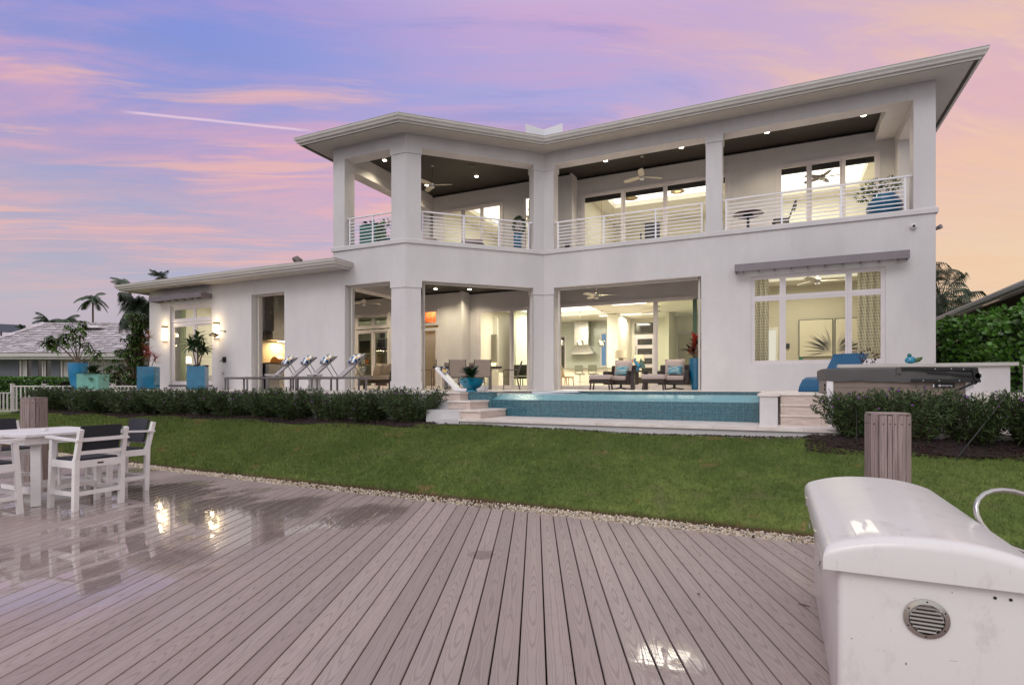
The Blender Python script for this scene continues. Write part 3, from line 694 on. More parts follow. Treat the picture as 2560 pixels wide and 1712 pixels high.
# rear wall of the ground floor lanai
part(MB().wallgrid((-17.2, 18.35), (1, 0), 6.33, ZT-.1, 3.57, .12, [(1.36, 3.10, -.1, 2.95), (4.62, 5.41, -.1, 2.95)]), 'wall', M_stucco)
part(MB().box(-10.87, -10.75, 18.35, 18.99, ZT, 3.57), 'wall', M_stucco)
part(MB().wallgrid((-10.87, 18.99), (1, 0), 3.42, ZT-.1, 3.57, .12, [(.43, 2.65, -.1, 2.93)]), 'wall', M_stucco)
part(MB().box(-7.57, -7.45, 18.99, 19.70, ZT, 3.57), 'wall', M_stucco)
part(MB().wallgrid((-7.45, 19.69), (1, 0), 5.75, ZT-.1, 3.57, .12, [(.05, 5.40, -.1, 3.03)]), 'wall', M_stucco)
part(MB().box(-17.32, -17.2, 14.43, 18.46, ZT-.1, 3.57), 'wall', M_stucco)
part(MB().box(-1.97, -1.85, 17.64, 19.8, ZT-.1, 3.57), 'wall', M_stucco)
# metal storm-screen tracks just inside the lanai openings
for p, q in (((-12.4, 14.2), (-12.4, 14.2)), ((-16.62, 14.2), (-16.62, 14.2)), ((-9.93, 14.62), (-9.93, 14.62)), ((-7.36, 17.12), (-7.36, 17.12)), ((-6.5, 17.42), (-6.5, 17.42)), ((-2.08, 17.42), (-2.08, 17.42))):
    part(MB().box(p[0]-.03, p[0]+.03, p[1]-.03, p[1]+.03, ZT, 3.19), 'screen_track', M_trim)
part(MB().box(-12.42, -10.75, 14.16, 14.22, 3.14, 3.195), 'screen_track', M_trim); part(MB().box(-6.5, -2.08, 17.39, 17.45, 3.14, 3.195), 'screen_track', M_trim)
part(MB().bar((-9.85, 14.6, 3.168), (-7.38, 17.07, 3.168), .06, .05), 'screen_track', M_trim)
part(MB().box(-16.65, -15.15, 14.16, 14.22, 3.14, 3.195), 'screen_track', M_trim)

# interior rooms: walls, floors, ceilings
def room(x0, x1, y0, y1, z0, z1, wall=M_inwall, ceil=M_inceil, floor=M_coping, tray=None, es=None, shade=True):
    t = .08
    part(MB().box(x0, x1, y1, y1+t, z0, z1), 'interior_wall', wall); part(MB().box(x0-t, x0, y0, y1, z0, z1), 'interior_wall', wall); part(MB().box(x1, x1+t, y0, y1, z0, z1), 'interior_wall', wall)
    part(MB().box(x0-t, x1+t, y0, y1+t, z0-t, z0-.001), 'interior_floor', floor)
    if tray:
        a0, a1, b0, b1, dz = tray
        m = MB(); 
        for q in ((x0-t, a0, y0, y1+t), (a1, x1+t, y0, y1+t), (a0, a1, y0, b0), (a0, a1, b1, y1+t)): m.box(*q, z1, z1+.06)
        m.box(a0-.05, a1+.05, b0-.05, b1+.05, z1+dz, z1+dz+.05)
        for q in ((a0-.05, a0, b0-.05, b1+.05), (a1, a1+.05, b0-.05, b1+.05), (a0, a1, b0-.05, b0), (a0, a1, b1, b1+.05)): m.box(*q, z1+.06, z1+dz)
        part(m, 'tray_ceiling', ceil)
        m = MB().box(a0+.02, a1-.02, b0+.02, b1-.02, z1+dz-.012, z1+dz-.004); part(m, 'cove_light', es or M_tray)
    else: part(MB().box(x0-t, x1+t, y0, y1+t, z1, z1+.06), 'interior_ceiling', ceil)
M_tray2 = emission('cove_light_bright', (1, .96, .84), 2.2)
room(-22.0, -17.42, 14.55, 18.35, -.08, 3.35, tray=(-21.4, -18.2, 15.2, 17.8, .25))
room(-18.8, -13.45, 18.5, 22.6, -.08, 3.3, wall=principled('den_paint', lin((150, 150, 130)), .8), tray=(-18.0, -14.2, 19.6, 21.6, .2))
room(-13.3, -11.3, 18.5, 20.6, -.08, 3.3, wall=principled('bath_paint', lin((224, 200, 150)), .7))
part(MB().box(-12.3, -11.6, 18.9, 20.2, 3.27, 3.29), 'cove_light', M_tray)
# great room with kitchen at its far end
room(-10.9, -1.75, 19.82, 27.2, -.10, 3.22, tray=(-10.6, -6.9, 21.9, 24.6, .22), es=M_tray2)
part(MB().box(-5.9, -4.6, 21.6, 22.0, 3.19, 3.215), 'cove_light', M_tray2); part(MB().box(-4.0, -2.3, 21.3, 21.7, 3.19, 3.215), 'cove_light', M_tray2)
part(MB().box(-7.4, -5.0, 25.0, 25.3, 3.19, 3.215), 'cove_light', M_tray)
room(-1.6, 3.2, 17.65, 21.6, -.10, 3.45, wall=principled('guest_paint', lin((206, 198, 170)), .75), tray=(-1.0, 2.6, 18.5, 20.6, .16))
# upper rooms
room(-12.4, -7.0, 19.2, 24.5, 4.40, 7.25, tray=(-11.6, -8.2, 20.0, 23.6, .18)); room(-6.6, -1.3, 19.82, 25.0, 4.40, 7.25, tray=(-6.0, -1.8, 20.5, 22.6, .18), es=M_tray2)
room(-1.1, 3.2, 19.82, 24.5, 4.40, 7.25, wall=M_inceil, tray=(-.6, 2.7, 21.2, 23.8, .18), es=M_tray2)
part(MB().box(-5.8, -1.9, 24.96, 24.99, 5.4, 5.75), 'cove_light', M_tray2)
part(MB().box(-.8, 3.0, 24.46, 24.49, 4.5, 5.3), 'cove_light', M_tray)
part(MB().box(-11.9, -8.0, 24.46, 24.49, 4.5, 5.5), 'cove_light', M_tray)

# glazing
def glazing(name, x0, x1, y, z0, z1, mx=(), mz=(), fw=.07, fd=.08, mat=M_frame, gl=None, stagger=False, greens=(), inset=0.0, handle=None):
    g = part(MB().wallgrid((x0, y), (1, 0), x1-x0, z0, z1, fd, [(fw, x1-x0-fw, z0+fw, z1-fw)]), name, mat)
    xs = [x0+fw]+[m for m in mx]+[x1-fw]; zs = [z0+fw]+list(mz)+[z1-fw]
    if mx or mz:
        m = MB()
        for i in range(len(xs)-1):
            a, b = xs[i]+(0 if i == 0 else .022), xs[i+1]-(0 if i == len(xs)-2 else .022)
            yy = y+.012+(i % 2)*.03 if stagger else y+.014
            for j in range(len(zs)-1):
                c, d = zs[j]+(0 if j == 0 else .022), zs[j+1]-(0 if j == len(zs)-2 else .022)
                m.wallgrid((a, yy), (1, 0), b-a, c, d, .035, [(.055, b-a-.055, c+.055, d-.055)])
        m.build('sash', mat, g)
        bars = MB()
        for q in xs[1:-1]: bars.box(q-.02, q+.02, y+.006, y+.06, z0+fw, z1-fw)
        for q in zs[1:-1]: bars.box(x0+fw, x1-fw, y+.008, y+.058, q-.02, q+.02)
        bars.build('mullion', mat, g)
    for i in range(len(xs)-1):
        for j in range(len(zs)-1):
            yy = y+.03+(i % 2)*.03 if stagger else y+.034
            q = MB().quad((xs[i]+.03, yy, zs[j]+.03), (xs[i+1]-.03, yy, zs[j]+.03), (xs[i+1]-.03, yy, zs[j+1]-.03), (xs[i]+.03, yy, zs[j+1]-.03))
            q.build('pane', (M_glassg if i in greens else (gl or M_glass)), g)
    if handle: MB().box(handle[0]-.012, handle[0]+.012, y-.05, y-.03, handle[1]-.16, handle[1]+.16).bar((handle[0], y-.035, handle[1]-.03), (handle[0]-.11, y-.035, handle[1]-.03), .02).build('handle', M_dark, g)
    return g
glazing('sliding_door', -21.16, -18.76, 14.04, .03, 2.40, mx=(-19.85,), stagger=True, fw=.09)
glazing('transom_window', -21.16, -18.76, 14.035, 2.42, 3.05, mx=(-19.85,), fw=.09)
part(MB().box(-21.2, -18.72, 13.93, 14.2, -.02, .028), 'threshold', M_dark)
glazing('picture_window', -.67, 2.53, 17.22, .595, 3.075, mx=(.14, 1.71), mz=(2.44,), fw=.05)
glazing('sliding_door', -15.84, -14.10, 18.33, ZT, 2.28, mx=(-14.93,), stagger=True, fw=.08)
glazing('transom_window', -15.84, -14.10, 18.33, 2.33, 2.95, mx=(-14.93,), fw=.08)
glazing('bath_door', -12.58, -11.79, 18.33, ZT, 2.24, fw=.12, gl=M_frost, handle=(-11.85, .85))
glazing('transom_window', -12.58, -11.79, 18.33, 2.33, 2.95, fw=.10)
glazing('sliding_door', -10.44, -8.22, 18.97, ZT, 2.93, mx=(-8.98,), stagger=True, fw=.09, greens=(1,))
glazing('sliding_door', -7.40, -2.05, 19.66, ZT, 3.03, mx=(-3.80,), stagger=True, fw=.08, greens=(1,))
part(MB().box(-2.55, -2.42, 19.60, 19.65, ZT+.1, 2.9), 'door_stile', principled('green_edge', lin((60, 90, 70)), .3))
glazing('sliding_door', -12.12, -9.36, 19.04, 4.42, 6.97, mx=(-11.11, -10.28), stagger=True, fw=.09)
glazing('narrow_window', -8.5, -7.9, 19.04, 4.42, 6.99, fw=.06)
part(MB().box(-8.5, -7.9, 19.5, 19.55, 4.4, 7.0), 'window_shade', M_dark)
glazing('sliding_door', -6.49, -1.40, 19.66, 4.42, 6.99, mx=(-4.93, -3.47), stagger=True, fw=.09)
glazing('sliding_door', -.02, 2.76, 19.66, 4.42, 6.98, mx=(.9, 1.8), stagger=True, fw=.09)
for a, b, zt_ in ((-6.4, -1.5, 6.90), (.05, 2.68, 6.88)): part(MB().box(a, b, 19.86, 19.92, zt_-.17, zt_), 'roller_shade', M_dark)

# railings
def railing(p, q, posts):
    p, q = Vector((*p, 0)), Vector((*q, 0)); L = (q-p).length; d = (q-p)/L
    z0, z1 = Zt, 5.37
    g = part(MB().bar(p+Vector((0, 0, z1-.015)), q+Vector((0, 0, z1-.015)), .062, .034), 'railing', M_rail)
    b = MB()
    a0, a1 = p+d*posts[0], p+d*posts[-1]
    for i in range(8): z = z0+.03+.106*i; b.bar(a0+Vector((0, 0, z)), a1+Vector((0, 0, z)), .024, .024)
    b.build('rails', M_rail, g)
    for s in posts: MB().bar(p+d*s+Vector((0, 0, z0)), p+d*s+Vector((0, 0, z1-.03)), .042, .042).build('post', M_rail, g)
railing((-12.52, 14.12), (-10.68, 14.12), (.10, 1.02, 1.80))
r45 = .12
railing((-9.93, 14.42), (-7.32, 17.03), (.10, 1.80, 2.78, 3.58)) if False else railing((-9.97, 14.38), (-7.30, 17.05), (.12, 1.45, 2.62, 3.64))
railing((-6.62, 17.33), (-1.88, 17.33), (.12, 1.66, 3.28, 4.62))
railing((-1.43, 17.33), (3.14, 17.33), (.10, 1.55, 2.98, 4.40))
railing((3.44, 17.66), (3.44, 19.2), (.1, 1.44))
# soffit, fascia + gutter
def roof_edge(path, zs, over, over_soff):
    part(MB().sweep(path, [(-.02, zs), (over_soff, zs), (over_soff, zs+.03), (-.02, zs+.03)]), 'soffit', M_soffit)
    part(MB().sweep(path, [(over_soff-.075, zs-.008), (over_soff-.002, zs-.008), (over_soff-.002, zs-.002), (over_soff-.075, zs-.002)]), 'soffit_vent', principled('dark_vent_strip', lin((70, 66, 60)), .8))
    part(MB().sweep(path, [(over_soff, zs-.03), (over_soff+.03, zs-.03), (over_soff+.03, zs+.16), (over_soff, zs+.16)]), 'fascia', M_trim)
    g = part(MB().sweep(path, [(over_soff+.032, zs+.03), (over_soff+.09, zs+.03), (over_soff+.105, zs+.075), (over_soff+.145, zs+.12), (over_soff+.145, zs+.175), (over_soff+.03, zs+.175)]), 'gutter', M_trim)
    MB().sweep(path, [(over_soff+.146, zs+.178), (over_soff+.155, zs+.178), (over_soff+.155, zs+.192), (over_soff+.02, zs+.192), (over_soff+.02, zs+.178)]).build('gutter_rim', M_trim, g)
roof_edge(MAIN, 7.63, .83, .69)
LOW = [(-22.41, 24), (-22.41, 13.96), (-12.97, 13.96), (-12.97, 13.98)]
roof_edge(LOW, 3.70, .83, .69)
M_shingle = principled('roof_tile', lin((120, 110, 106)), .8, var=.15, vscale=6, bump=.4, bscale=12)
def offs(path, o):
    m = MB().sweep(path, [(o, 0), (o+.001, 0)]); return [Vector(m.v[2*i]) for i in range(len(path))]
ol = offs(LOW, .80); e = 3.885
rf = MB(); Ls = .235
y0 = ol[1].y; yr = y0+5.2
rf.add([(ol[1].x, y0, e), (ol[2].x, y0, e), (ol[2].x, 13.97, e+.0), (-12.99, 13.97, e+.16), (-12.99, yr, e+Ls*(yr-y0)), (ol[1].x+5.0, yr, e+Ls*(yr-y0)), (ol[0].x, 24.3, e), (-12.99, 24.3, e)],
       [(0, 1, 3, 4, 5), (1, 2, 3), (0, 5, 6), (5, 4, 7, 6)]); part(rf, 'low_roof', M_shingle)
om = offs(MAIN, .80); e = 7.815
rf = MB(); ridge_y = 21.5; rz = e+.28*(ridge_y-om[1].y)
P = [tuple(Vector((p.x, p.y, e))) for p in om]
P[0] = (om[0].x, 28.3, e); P[5] = (om[5].x, 28.3, e)
Rl, Rr = (-8.2, 22.2, rz-.2), (-1.2, 22.2, rz-.2)
rf.add(P+[Rl, Rr], [(0, 6, 1), (1, 6, 2), (2, 6, 3), (3, 6, 7), (3, 7, 4), (4, 7, 5), (5, 7, 6, 0)]); part(rf, 'main_roof', M_shingle)
# valley splash guard, downspouts, roof vent
vc = om[3]; g = MB()
for s_, dv in ((1, Vector((1, 0, 0))), (-1, Vector((-.707, -.707, 0)))):
    p = Vector((vc.x, vc.y-.02, 7.83)); q = p+dv*.62; nrm = Vector((0, -.006, 0)); 
    g.add([p, q, q+Vector((0, 0, .27)), p+Vector((0, 0, .19)), p+Vector((0, .01, 0)), q+Vector((0, .01, 0)), q+Vector((0, .01, .27)), p+Vector((0, .01, .19))], [(0, 1, 2, 3), (7, 6, 5, 4), (3, 2, 6, 7), (1, 5, 6, 2), (0, 3, 7, 4), (0, 4, 5, 1)])
part(g, 'splash_guard', principled('pale_metal', lin((222, 220, 226)), .5))
part(MB().tube([(3.95, 19.5, 7.6), (3.93, 19.5, 7.45), (3.72, 19.5, 7.28), (3.66, 19.5, 7.1), (3.66, 19.5, -.8)], .045, 10), 'downspout', M_trim, smooth=True)
part(MB().tube([(-22.9, 14.3, 3.7), (-22.9, 14.3, 3.55), (-22.6, 14.35, 3.30), (-22.47, 14.4, 3.1), (-22.47, 14.4, -.9)], .045, 10), 'downspout', M_trim, smooth=True)
rv = part(MB().box(-15.78, -15.55, 15.0, 15.2, 4.1, 4.48), 'roof_vent', M_shingle)
MB().tube([(-15.62, 15.1, 4.40), (-15.62, 15.1, 4.50), (-15.72, 15.08, 4.60), (-15.86, 15.05, 4.57)], [.11, .12, .10, .08], 12).build('vent_hood', M_shingle, rv, smooth=True)
# awnings
def awning(x0, x1, y, d, z0, z1):
    a = part(MB().box(x0, x1, y-d, y-d+.03, z0, z1), 'awning', M_awning)
    MB().box(x0, x0+.03, y-d+.03, y, z0, z1).box(x1-.03, x1, y-d+.03, y, z0, z1).build('end_plate', M_awning, a)
    b = MB(); n = int((x1-x0)/.38)
    for i in range(n): x = x0+.2+i*(x1-x0-.4)/(n-1); b.box(x-.02, x+.02, y-d+.03, y, z0+.03, z0+.13)
    b.box(x0+.03, x1-.03, y-d+.2, y-.02, z1-.05, z1-.03); b.build('slats', M_awning, a)
awning(-1.07, 2.98, 17.18, .38, 3.17, 3.37)
awning(-21.75, -18.75, 13.96, .45, 3.20, 3.37)
# ================================================================== LIGHT FITTINGS
def at(u, v, Y):
    """point at distance Y in front of the terrace viewpoint"""
    return FW*Y+RT*((u-1280)/1405*Y)+Vector((0, 0, (964-v)/1405*Y))
M_trimring = principled('light_trim', lin((226, 224, 220)), .5)
def downlight(x, y, z, label, e=24, blend=.9, grp='recessed downlights in the plank ceilings'):
    d = thing('ceiling_light', label, 'ceiling light', (x, y, z), 0, grp)
    MB().lathe([(.078, -.010), (.078, 0)], n=20).build('trim', M_trimring, d)
    MB().lathe([(.066, -.018), (.066, -.0105)], n=20).build('lens', M_lamp, d)
    lamp('downlight_beam', 'SPOT', (0, 0, -.03), e*13, (1, .87, .60), d, .05, spot_size=R(128), spot_blend=1.0)
for x, y, l in [(-11.96, 15.29, 'recessed light above the balcony corner with the green planter'), (-12.0, 17.88, 'recessed light low behind the balcony fan blade'), (-9.86, 17.89, 'recessed light in the angled bay of the balcony ceiling'),
                (-5.24, 18.51, 'recessed balcony light just past the angled column, before the fan'), (-2.76, 18.51, 'recessed balcony light between the fan and the middle square column'), (-.27, 18.49, 'recessed balcony light above the round wooden table'), (2.2, 18.49, 'recessed balcony light nearest the end column, above the ribbed blue pot')]:
    downlight(x, y, 7.594, l, 14)
for x, y, l in [(-13.6, 17.49, 'recessed lanai light above the loveseat'), (-11.36, 17.5, 'recessed lanai light just past the wide corner column'), (-10.28, 18.11, 'recessed lanai light above the dining table'), (-5.6, 18.4, 'recessed lanai light behind the wall above the first armchair'), (-3.2, 18.4, 'recessed lanai light behind the wall above the second armchair'), (-15.9, 17.2, 'recessed lanai light by the outdoor kitchen')]:
    downlight(x, y, 3.568, l, 17)
# room lights: the lit fittings inside each lit room
for nm, x, y, z, e, s in [('bedroom', -19.8, 16.8, 3.2, 95, 1.6), ('den', -14.9, 20.6, 3.1, 60, 1.2), ('bath', -12.5, 18.74, 3.2, 45, .22), ('kitchen', -8.6, 23.2, 3.1, 430, 2.2), ('living', -4.6, 22.0, 3.1, 260, 1.4), ('hall', -6.2, 25.6, 3.1, 150, .8), ('dining', -9.6, 20.8, 3.1, 100, .7),
                          ('guest', .8, 19.6, 3.3, 105, 1.6), ('upstairs_bedroom', -9.9, 21.8, 7.2, 170, 2.0), ('office', -3.9, 21.6, 7.2, 190, 1.8), ('suite', 1.05, 22.5, 7.2, 190, 1.8)]:
    lamp(nm+'_light', 'AREA', (x, y, z), (e*.50 if z < 5 else e*.30), (1, .94, .78), H, s)

M_blade_w = principled('fan_blade', lin((196, 188, 172)), .4)
def make_fan(drop, label, blades=3, bm=M_blade_w, L=.62):
    f = thing('ceiling_fan', label, 'ceiling fan', group='ceiling fans')
    MB().lathe([(.07, 0), (.06, -.06), (.02, -.07)], n=16).tube([(0, 0, -.05), (0, 0, -drop)], .012).build('rod', M_steel, f, smooth=True)
    MB().lathe([(.03, -drop+.02), (.09, -drop-.02), (.095, -drop-.10), (.08, -drop-.13), (.03, -drop-.15)], n=20).build('motor', M_steel, f, smooth=True)
    MB().lathe([(.075, -drop-.145), (.07, -drop-.185), (.03, -drop-.20)], n=16).build('light_bowl', principled('milk_glass', lin((230, 228, 220)), .3), f, smooth=True)
    for k in range(blades):
        a = 2*PI*k/blades; b = MB(); pts = []
        for i in range(6):
            r = .08+L*i/5; w = .05+.045*math.sin(PI*min(1, .2+i/5*.7)); pts.append((r, w))
        ca, sa = math.cos(a), math.sin(a)
        def P(r, t, z): return (r*ca-t*sa, r*sa+t*ca, z)
        n = len(pts); z = -drop-.08
        vs = [P(r, w, z+.018) for r, w in pts]+[P(r, -w, z-.018) for r, w in pts]+[P(r, w, z+.008) for r, w in pts]+[P(r, -w, z-.028) for r, w in pts]
        fs = []
        for i in range(n-1): fs += [(i, i+1, n+i+1, n+i), (2*n+i, 3*n+i, 3*n+i+1, 2*n+i+1), (i, 2*n+i, 2*n+i+1, i+1), (n+i, n+i+1, 3*n+i+1, 3*n+i)]
        fs += [(n-1, 2*n-1, 4*n-1, 3*n-1)[::-1], (0, n, 3*n, 2*n)]
        b.add(vs, fs).build('blade', bm, f)
    return f
f0 = make_fan(.62, '')
put(f0, 0, (-10.72, 16.3, 7.594), .35, 'steel three blade fan hanging in the angled corner bay of the balcony')
put(f0, 1, (-4.03, 18.6, 7.594), R(38), 'steel three blade fan hanging over the middle of the balcony')
f1 = make_fan(.42, '')
put(f1, 0, (-13.79, 16.4, 3.568), 1.2, 'steel fan hanging in the lanai above the loveseat')
put(f1, 1, (-5.55, 18.5, 3.568), .2, 'steel fan half hidden under the beam in front of the kitchen view')
f2 = make_fan(.25, 'white ceiling fan inside the upstairs bedroom behind the angled bay'); f2.location = (-9.2, 21.2, 7.25)
f3 = make_fan(.45, 'dark bladed fan inside the room behind the end of the balcony', 5, principled('dark_wood_blade', lin((78, 64, 54)), .5), .55); f3.location = (1.35, 21.2, 7.43)
f4 = make_fan(.22, 'steel fan with long blades inside the large picture window room', 3, M_blade_w, .75); f4.location = (1.1, 19.2, 3.45); f4.rotation_euler.z = .1
f5 = make_fan(.12, 'fan inside the living room seen beside the front door', 3, M_blade_w, .7); f5.location = (-4.4, 23.2, 3.22); f5.rotation_euler.z = .6

M_shade = emission('lit_sconce_shade', (1, .80, .46), 5.0)
def sconce(x, label):
    s = thing('wall_lamp', label, 'wall lamp', (x, 13.96, 1.70), 0, 'half round wall sconces')
    b = MB(); n = 10
    for i in range(n+1): a = PI*i/n; b.v += [(-.13*math.cos(a), -.02-.10*math.sin(a), .03), (-.13*math.cos(a), -.02-.10*math.sin(a), .53)]
    b.f += [(2*i, 2*i+2, 2*i+3, 2*i+1) for i in range(n)]; b.build('shade', M_shade, s)
    c = MB(); poly = [(-.14*math.cos(PI*i/n), -.015-.115*math.sin(PI*i/n)) for i in range(n+1)]
    c.prism(poly, .53, .60).prism(poly, 0, .03).build('cap', principled('bronze', lin((120, 100, 70)), .35, .8), s)
    MB().box(-.05, .05, -.016, 0, .05, .5).build('back_plate', M_dark, s)
    lamp('sconce_glow', 'POINT', (0, -.20, .70), 4.5, (1, .74, .42), s, .05); lamp('sconce_glow', 'POINT', (0, -.22, .28), 9, (1, .78, .46), s, .08); lamp('sconce_glow', 'POINT', (0, -.20, -.12), 2.5, (1, .74, .42), s, .05)
sconce(-21.42, 'glowing wall sconce near the house corner, above the red cordyline'); sconce(-18.48, 'glowing wall sconce above the bushy potted dracaena')

# outdoor shower, valve, tap, camera, outlets
sh = thing('wall_shower', 'square black shower head on a short arm on the white wall', 'shower', (-18.06, 13.96, 1.96))
MB().lathe([(.04, 0), (.04, -.012)], axis='y', n=14).tube([(0, -.01, 0), (-.08, -.07, .03), (-.2, -.18, -.03), (-.24, -.22, -.10)], .012, 8).build('arm', M_dark, sh)
MB().cbox((-.26, -.25, -.14), (.24, .24, .03), Euler((R(-20), R(-22), 0))).build('head', M_dark, sh)
sv = thing('shower_valve', 'square dark shower valve on the white wall', 'valve', (-18.09, 13.96, .94)); MB().box(-.09, .09, -.02, 0, -.1, .1).build('plate', M_dark, sv); MB().tube([(0, -.02, 0), (0, -.09, 0)], .03).bar((0, -.08, 0), (-.12, -.09, -.06), .02).build('lever', M_dark, sv)
tp = thing('hose_tap', 'small steel hose tap low on the white wall', 'tap', (-18.15, 13.96, .42)); MB().tube([(0, 0, 0), (0, -.07, 0), (-.02, -.11, -.06)], .02).lathe([(.05, 0), (.05, .015)], (0, -.06, .05), 12).build('spout', M_steel, tp)
cm = thing('security_camera', 'white dome security camera below the balcony ledge', 'security camera', (3.11, 17.18, 4.01)); MB().lathe([(.07, 0), (.07, -.05), (.06, -.08), (.03, -.11)], axis='y', n=20).build('housing', M_white, cm, smooth=True); MB().lathe([(.035, -.095), (.03, -.125), (.01, -.13)], axis='y', n=14).build('lens', M_dark, cm)
cm2 = thing('floodlight', 'small grey floodlight on the side wall corner', 'floodlight', (3.58, 17.6, 4.0)); MB().tube([(0, 0, 0), (.08, 0, 0), (.18, -.1, .03)], [.03, .04, .06], 10).build('housing', principled('grey_plastic', lin((120, 116, 116)), .5), cm2)

# ================================================================== PLANTS
M_leaf_d = principled('ruellia_leaf', lin((60, 78, 38)), .5, var=.6, vscale=14, spec=.4)
M_stem = principled('ruellia_stem', lin((62, 48, 38)), .8)
M_leaf_m = principled('mango_leaf', lin((70, 92, 38)), .35, var=.55, vscale=3, spec=.5)
M_leaf_c = principled('clusia_leaf', lin((78, 118, 44)), .35, var=.6, vscale=4, spec=.5)
M_palm = principled('palm_leaf', lin((54, 74, 44)), .5, var=.4, vscale=3)
M_palm2 = principled('drooping_palm_leaf', lin((58, 70, 50)), .55, var=.4, vscale=4)
M_bark = principled('bark', lin((104, 88, 74)), .9, var=.25, vscale=9, bump=.5)
M_drac = principled('dracaena_leaf', lin((52, 74, 40)), .35, var=.4, vscale=8)
M_red = principled('red_cordyline_leaf', lin((150, 44, 30)), .4, var=.4, vscale=6)
M_redd = principled('dark_cordyline_leaf', lin((66, 28, 30)), .4, var=.4, vscale=8)
M_copper = principled('copper_leaf', lin((140, 82, 50)), .5, var=.35, vscale=8)
M_cyc = principled('cycad_leaf', lin((26, 58, 34)), .45, var=.3, vscale=8)
M_soil = principled('potting_soil', lin((50, 38, 28)), .95)
M_flower = principled('purple_flower', lin((150, 90, 170)), .6)
def rv(r): 
    while 1:
        v = Vector((r.uniform(-1, 1), r.uniform(-1, 1), r.uniform(-1, 1)))
        if .05 < v.length < 1: return v.normalized()
def leaf(b, p, d, L, W, r, fold=.25):
    d = d.normalized(); s = d.cross(rv(r)); s = s.normalized() if s.length > .01 else Vector((1, 0, 0)); n = s.cross(d)
    m = p+d*L*.45
    b.add([p, m+s*W/2+n*fold*W, p+d*L, m-s*W/2+n*fold*W], [(0, 1, 2), (0, 2, 3)])
def bent(b, p, d, L, W, droop, r, seg=4, up=Vector((0, 0, 1))):
    """strap leaf with a keel"""
    d = d.normalized(); s = d.cross(up); s = s.normalized() if s.length > .05 else Vector((1, 0, 0)); pts = []; q = p.copy(); dd = d.copy()
    for i in range(seg+1):
        t = i/seg; w = W*(math.sin(PI*(.12+.86*t))**.7)*.5+.001; pts.append((q.copy(), w)); q = q+dd*(L/seg); dd = (dd+Vector((0, 0, -droop/seg))).normalized()
    k = len(b.v)
    for q, w in pts: b.v += [tuple(q-s*w), tuple(q-Vector((0, 0, w*.35))), tuple(q+s*w)]
    for i in range(seg): a = k+3*i; b.f += [(a, a+3, a+4, a+1), (a+1, a+4, a+5, a+2)]
def make_shrub(seed, h=.74, R0=.74, ns=120, nl=40, flowers=3):
    r = random.Random(seed); f, st, fl = MB(), MB(), MB()
    for k in range(ns):
        a = r.uniform(0, 2*PI); rr = R0*math.sqrt(r.random())*.95; hh = h*(1.0-.06*(rr/R0)**4)*r.choice((r.uniform(.5, .9), r.uniform(.86, 1.06)))
        p0 = Vector((.12*math.cos(a), .12*math.sin(a), 0)); p3 = Vector((rr*math.cos(a), rr*math.sin(a), hh)); p1 = p0.lerp(p3, .4)+Vector((r.uniform(-.06, .06), r.uniform(-.06, .06), -.02)); path = [p0, p1, p0.lerp(p3, .72)+Vector((r.uniform(-.03, .03), r.uniform(-.03, .03), .03)), p3]
        st.tube(path, [.006, .005, .004, .002], 4, False)
        for j in range(nl):
            t = .16+.84*(j+r.random())/nl; i = min(2, int(t*3)); q = path[i].lerp(path[i+1], t*3-i); ax = (path[i+1]-path[i]).normalized()
            d = ax*r.uniform(.2, 1.2)+rv(r)*.95; leaf(f, q+rv(r)*.03, d, r.uniform(.06, .12)*(1.15-.3*t), r.uniform(.014, .024), r)
        if r.random() < .15 and flowers: fl.lathe([(.004, -.02), (.022, 0), (.004, .005)], tuple(p3+Vector((0, 0, .01))), 6)
    return f, st, fl
protos = []
for i, sdd in enumerate((1, 2, 3)):
    f, st, fl = make_shrub(sdd); protos.append((f, st, fl))
def place_shrub(kind, x, y, label, first, s=(1, 1, 1), rz=0., group='shrubs along the terrace wall'):
    if kind not in first:
        t = thing('ruellia_shrub', label, 'shrub', group=group); f, st, fl = protos[kind]
        f.build('foliage', M_leaf_d, t); st.build('stems', M_stem, t); fl.build('blossoms', M_flower, t)
        first[kind] = t; used = False
    else: used = True
    return put(first[kind], used, (x, y, ground_z(x, y)+.0), rz, label, group, s)
first = {}
rows = ['end shrub beside the white picket fence', 'shrub below the big blue round pot', 'shrub below the pale green square pot', 'shrub below the low white railing', 'shrub below the square blue planter at the house corner',
        'shrub below the lit bedroom door', 'shrub below the planter with the bushy dracaena', 'shrub below the foot of the first lounger', 'shrub below the feet of the middle loungers', 'shrub below the tall narrow kitchen opening', 'shrub below the last grey lounger',
        'shrub below the loveseat opening', 'shrub below the wide corner column', 'dark green shrub at the end of the row beside the steps']
for i, l in enumerate(rows):
    x = -19.7+13.1*i/13; place_shrub([0, 1, 2, 1, 0, 2][i % 6], x, 9.25, l, first, (1.22, .72, .90+.05*math.sin(i*2.1)), i*1.7)
for i, (x, y, l) in enumerate([(1.05, 9.0, 'loose shrub in front of the stone steps and hot tub corner'), (1.62, 8.95, 'loose shrub behind the wooden post, below the hot tub'), (2.22, 8.9, 'loose shrub below the badge of the hot tub'), (2.82, 8.85, 'loose shrub below the white garden wall'), (3.45, 8.8, 'loose shrub nearest the white gate'), (4.1, 8.75, 'loose shrub cut by the edge of the picture')]):
    place_shrub([2, 0, 1][i % 3], x, y, l, first, (.98, .62, .84+.07*(i % 2)), i*2.3+.5)
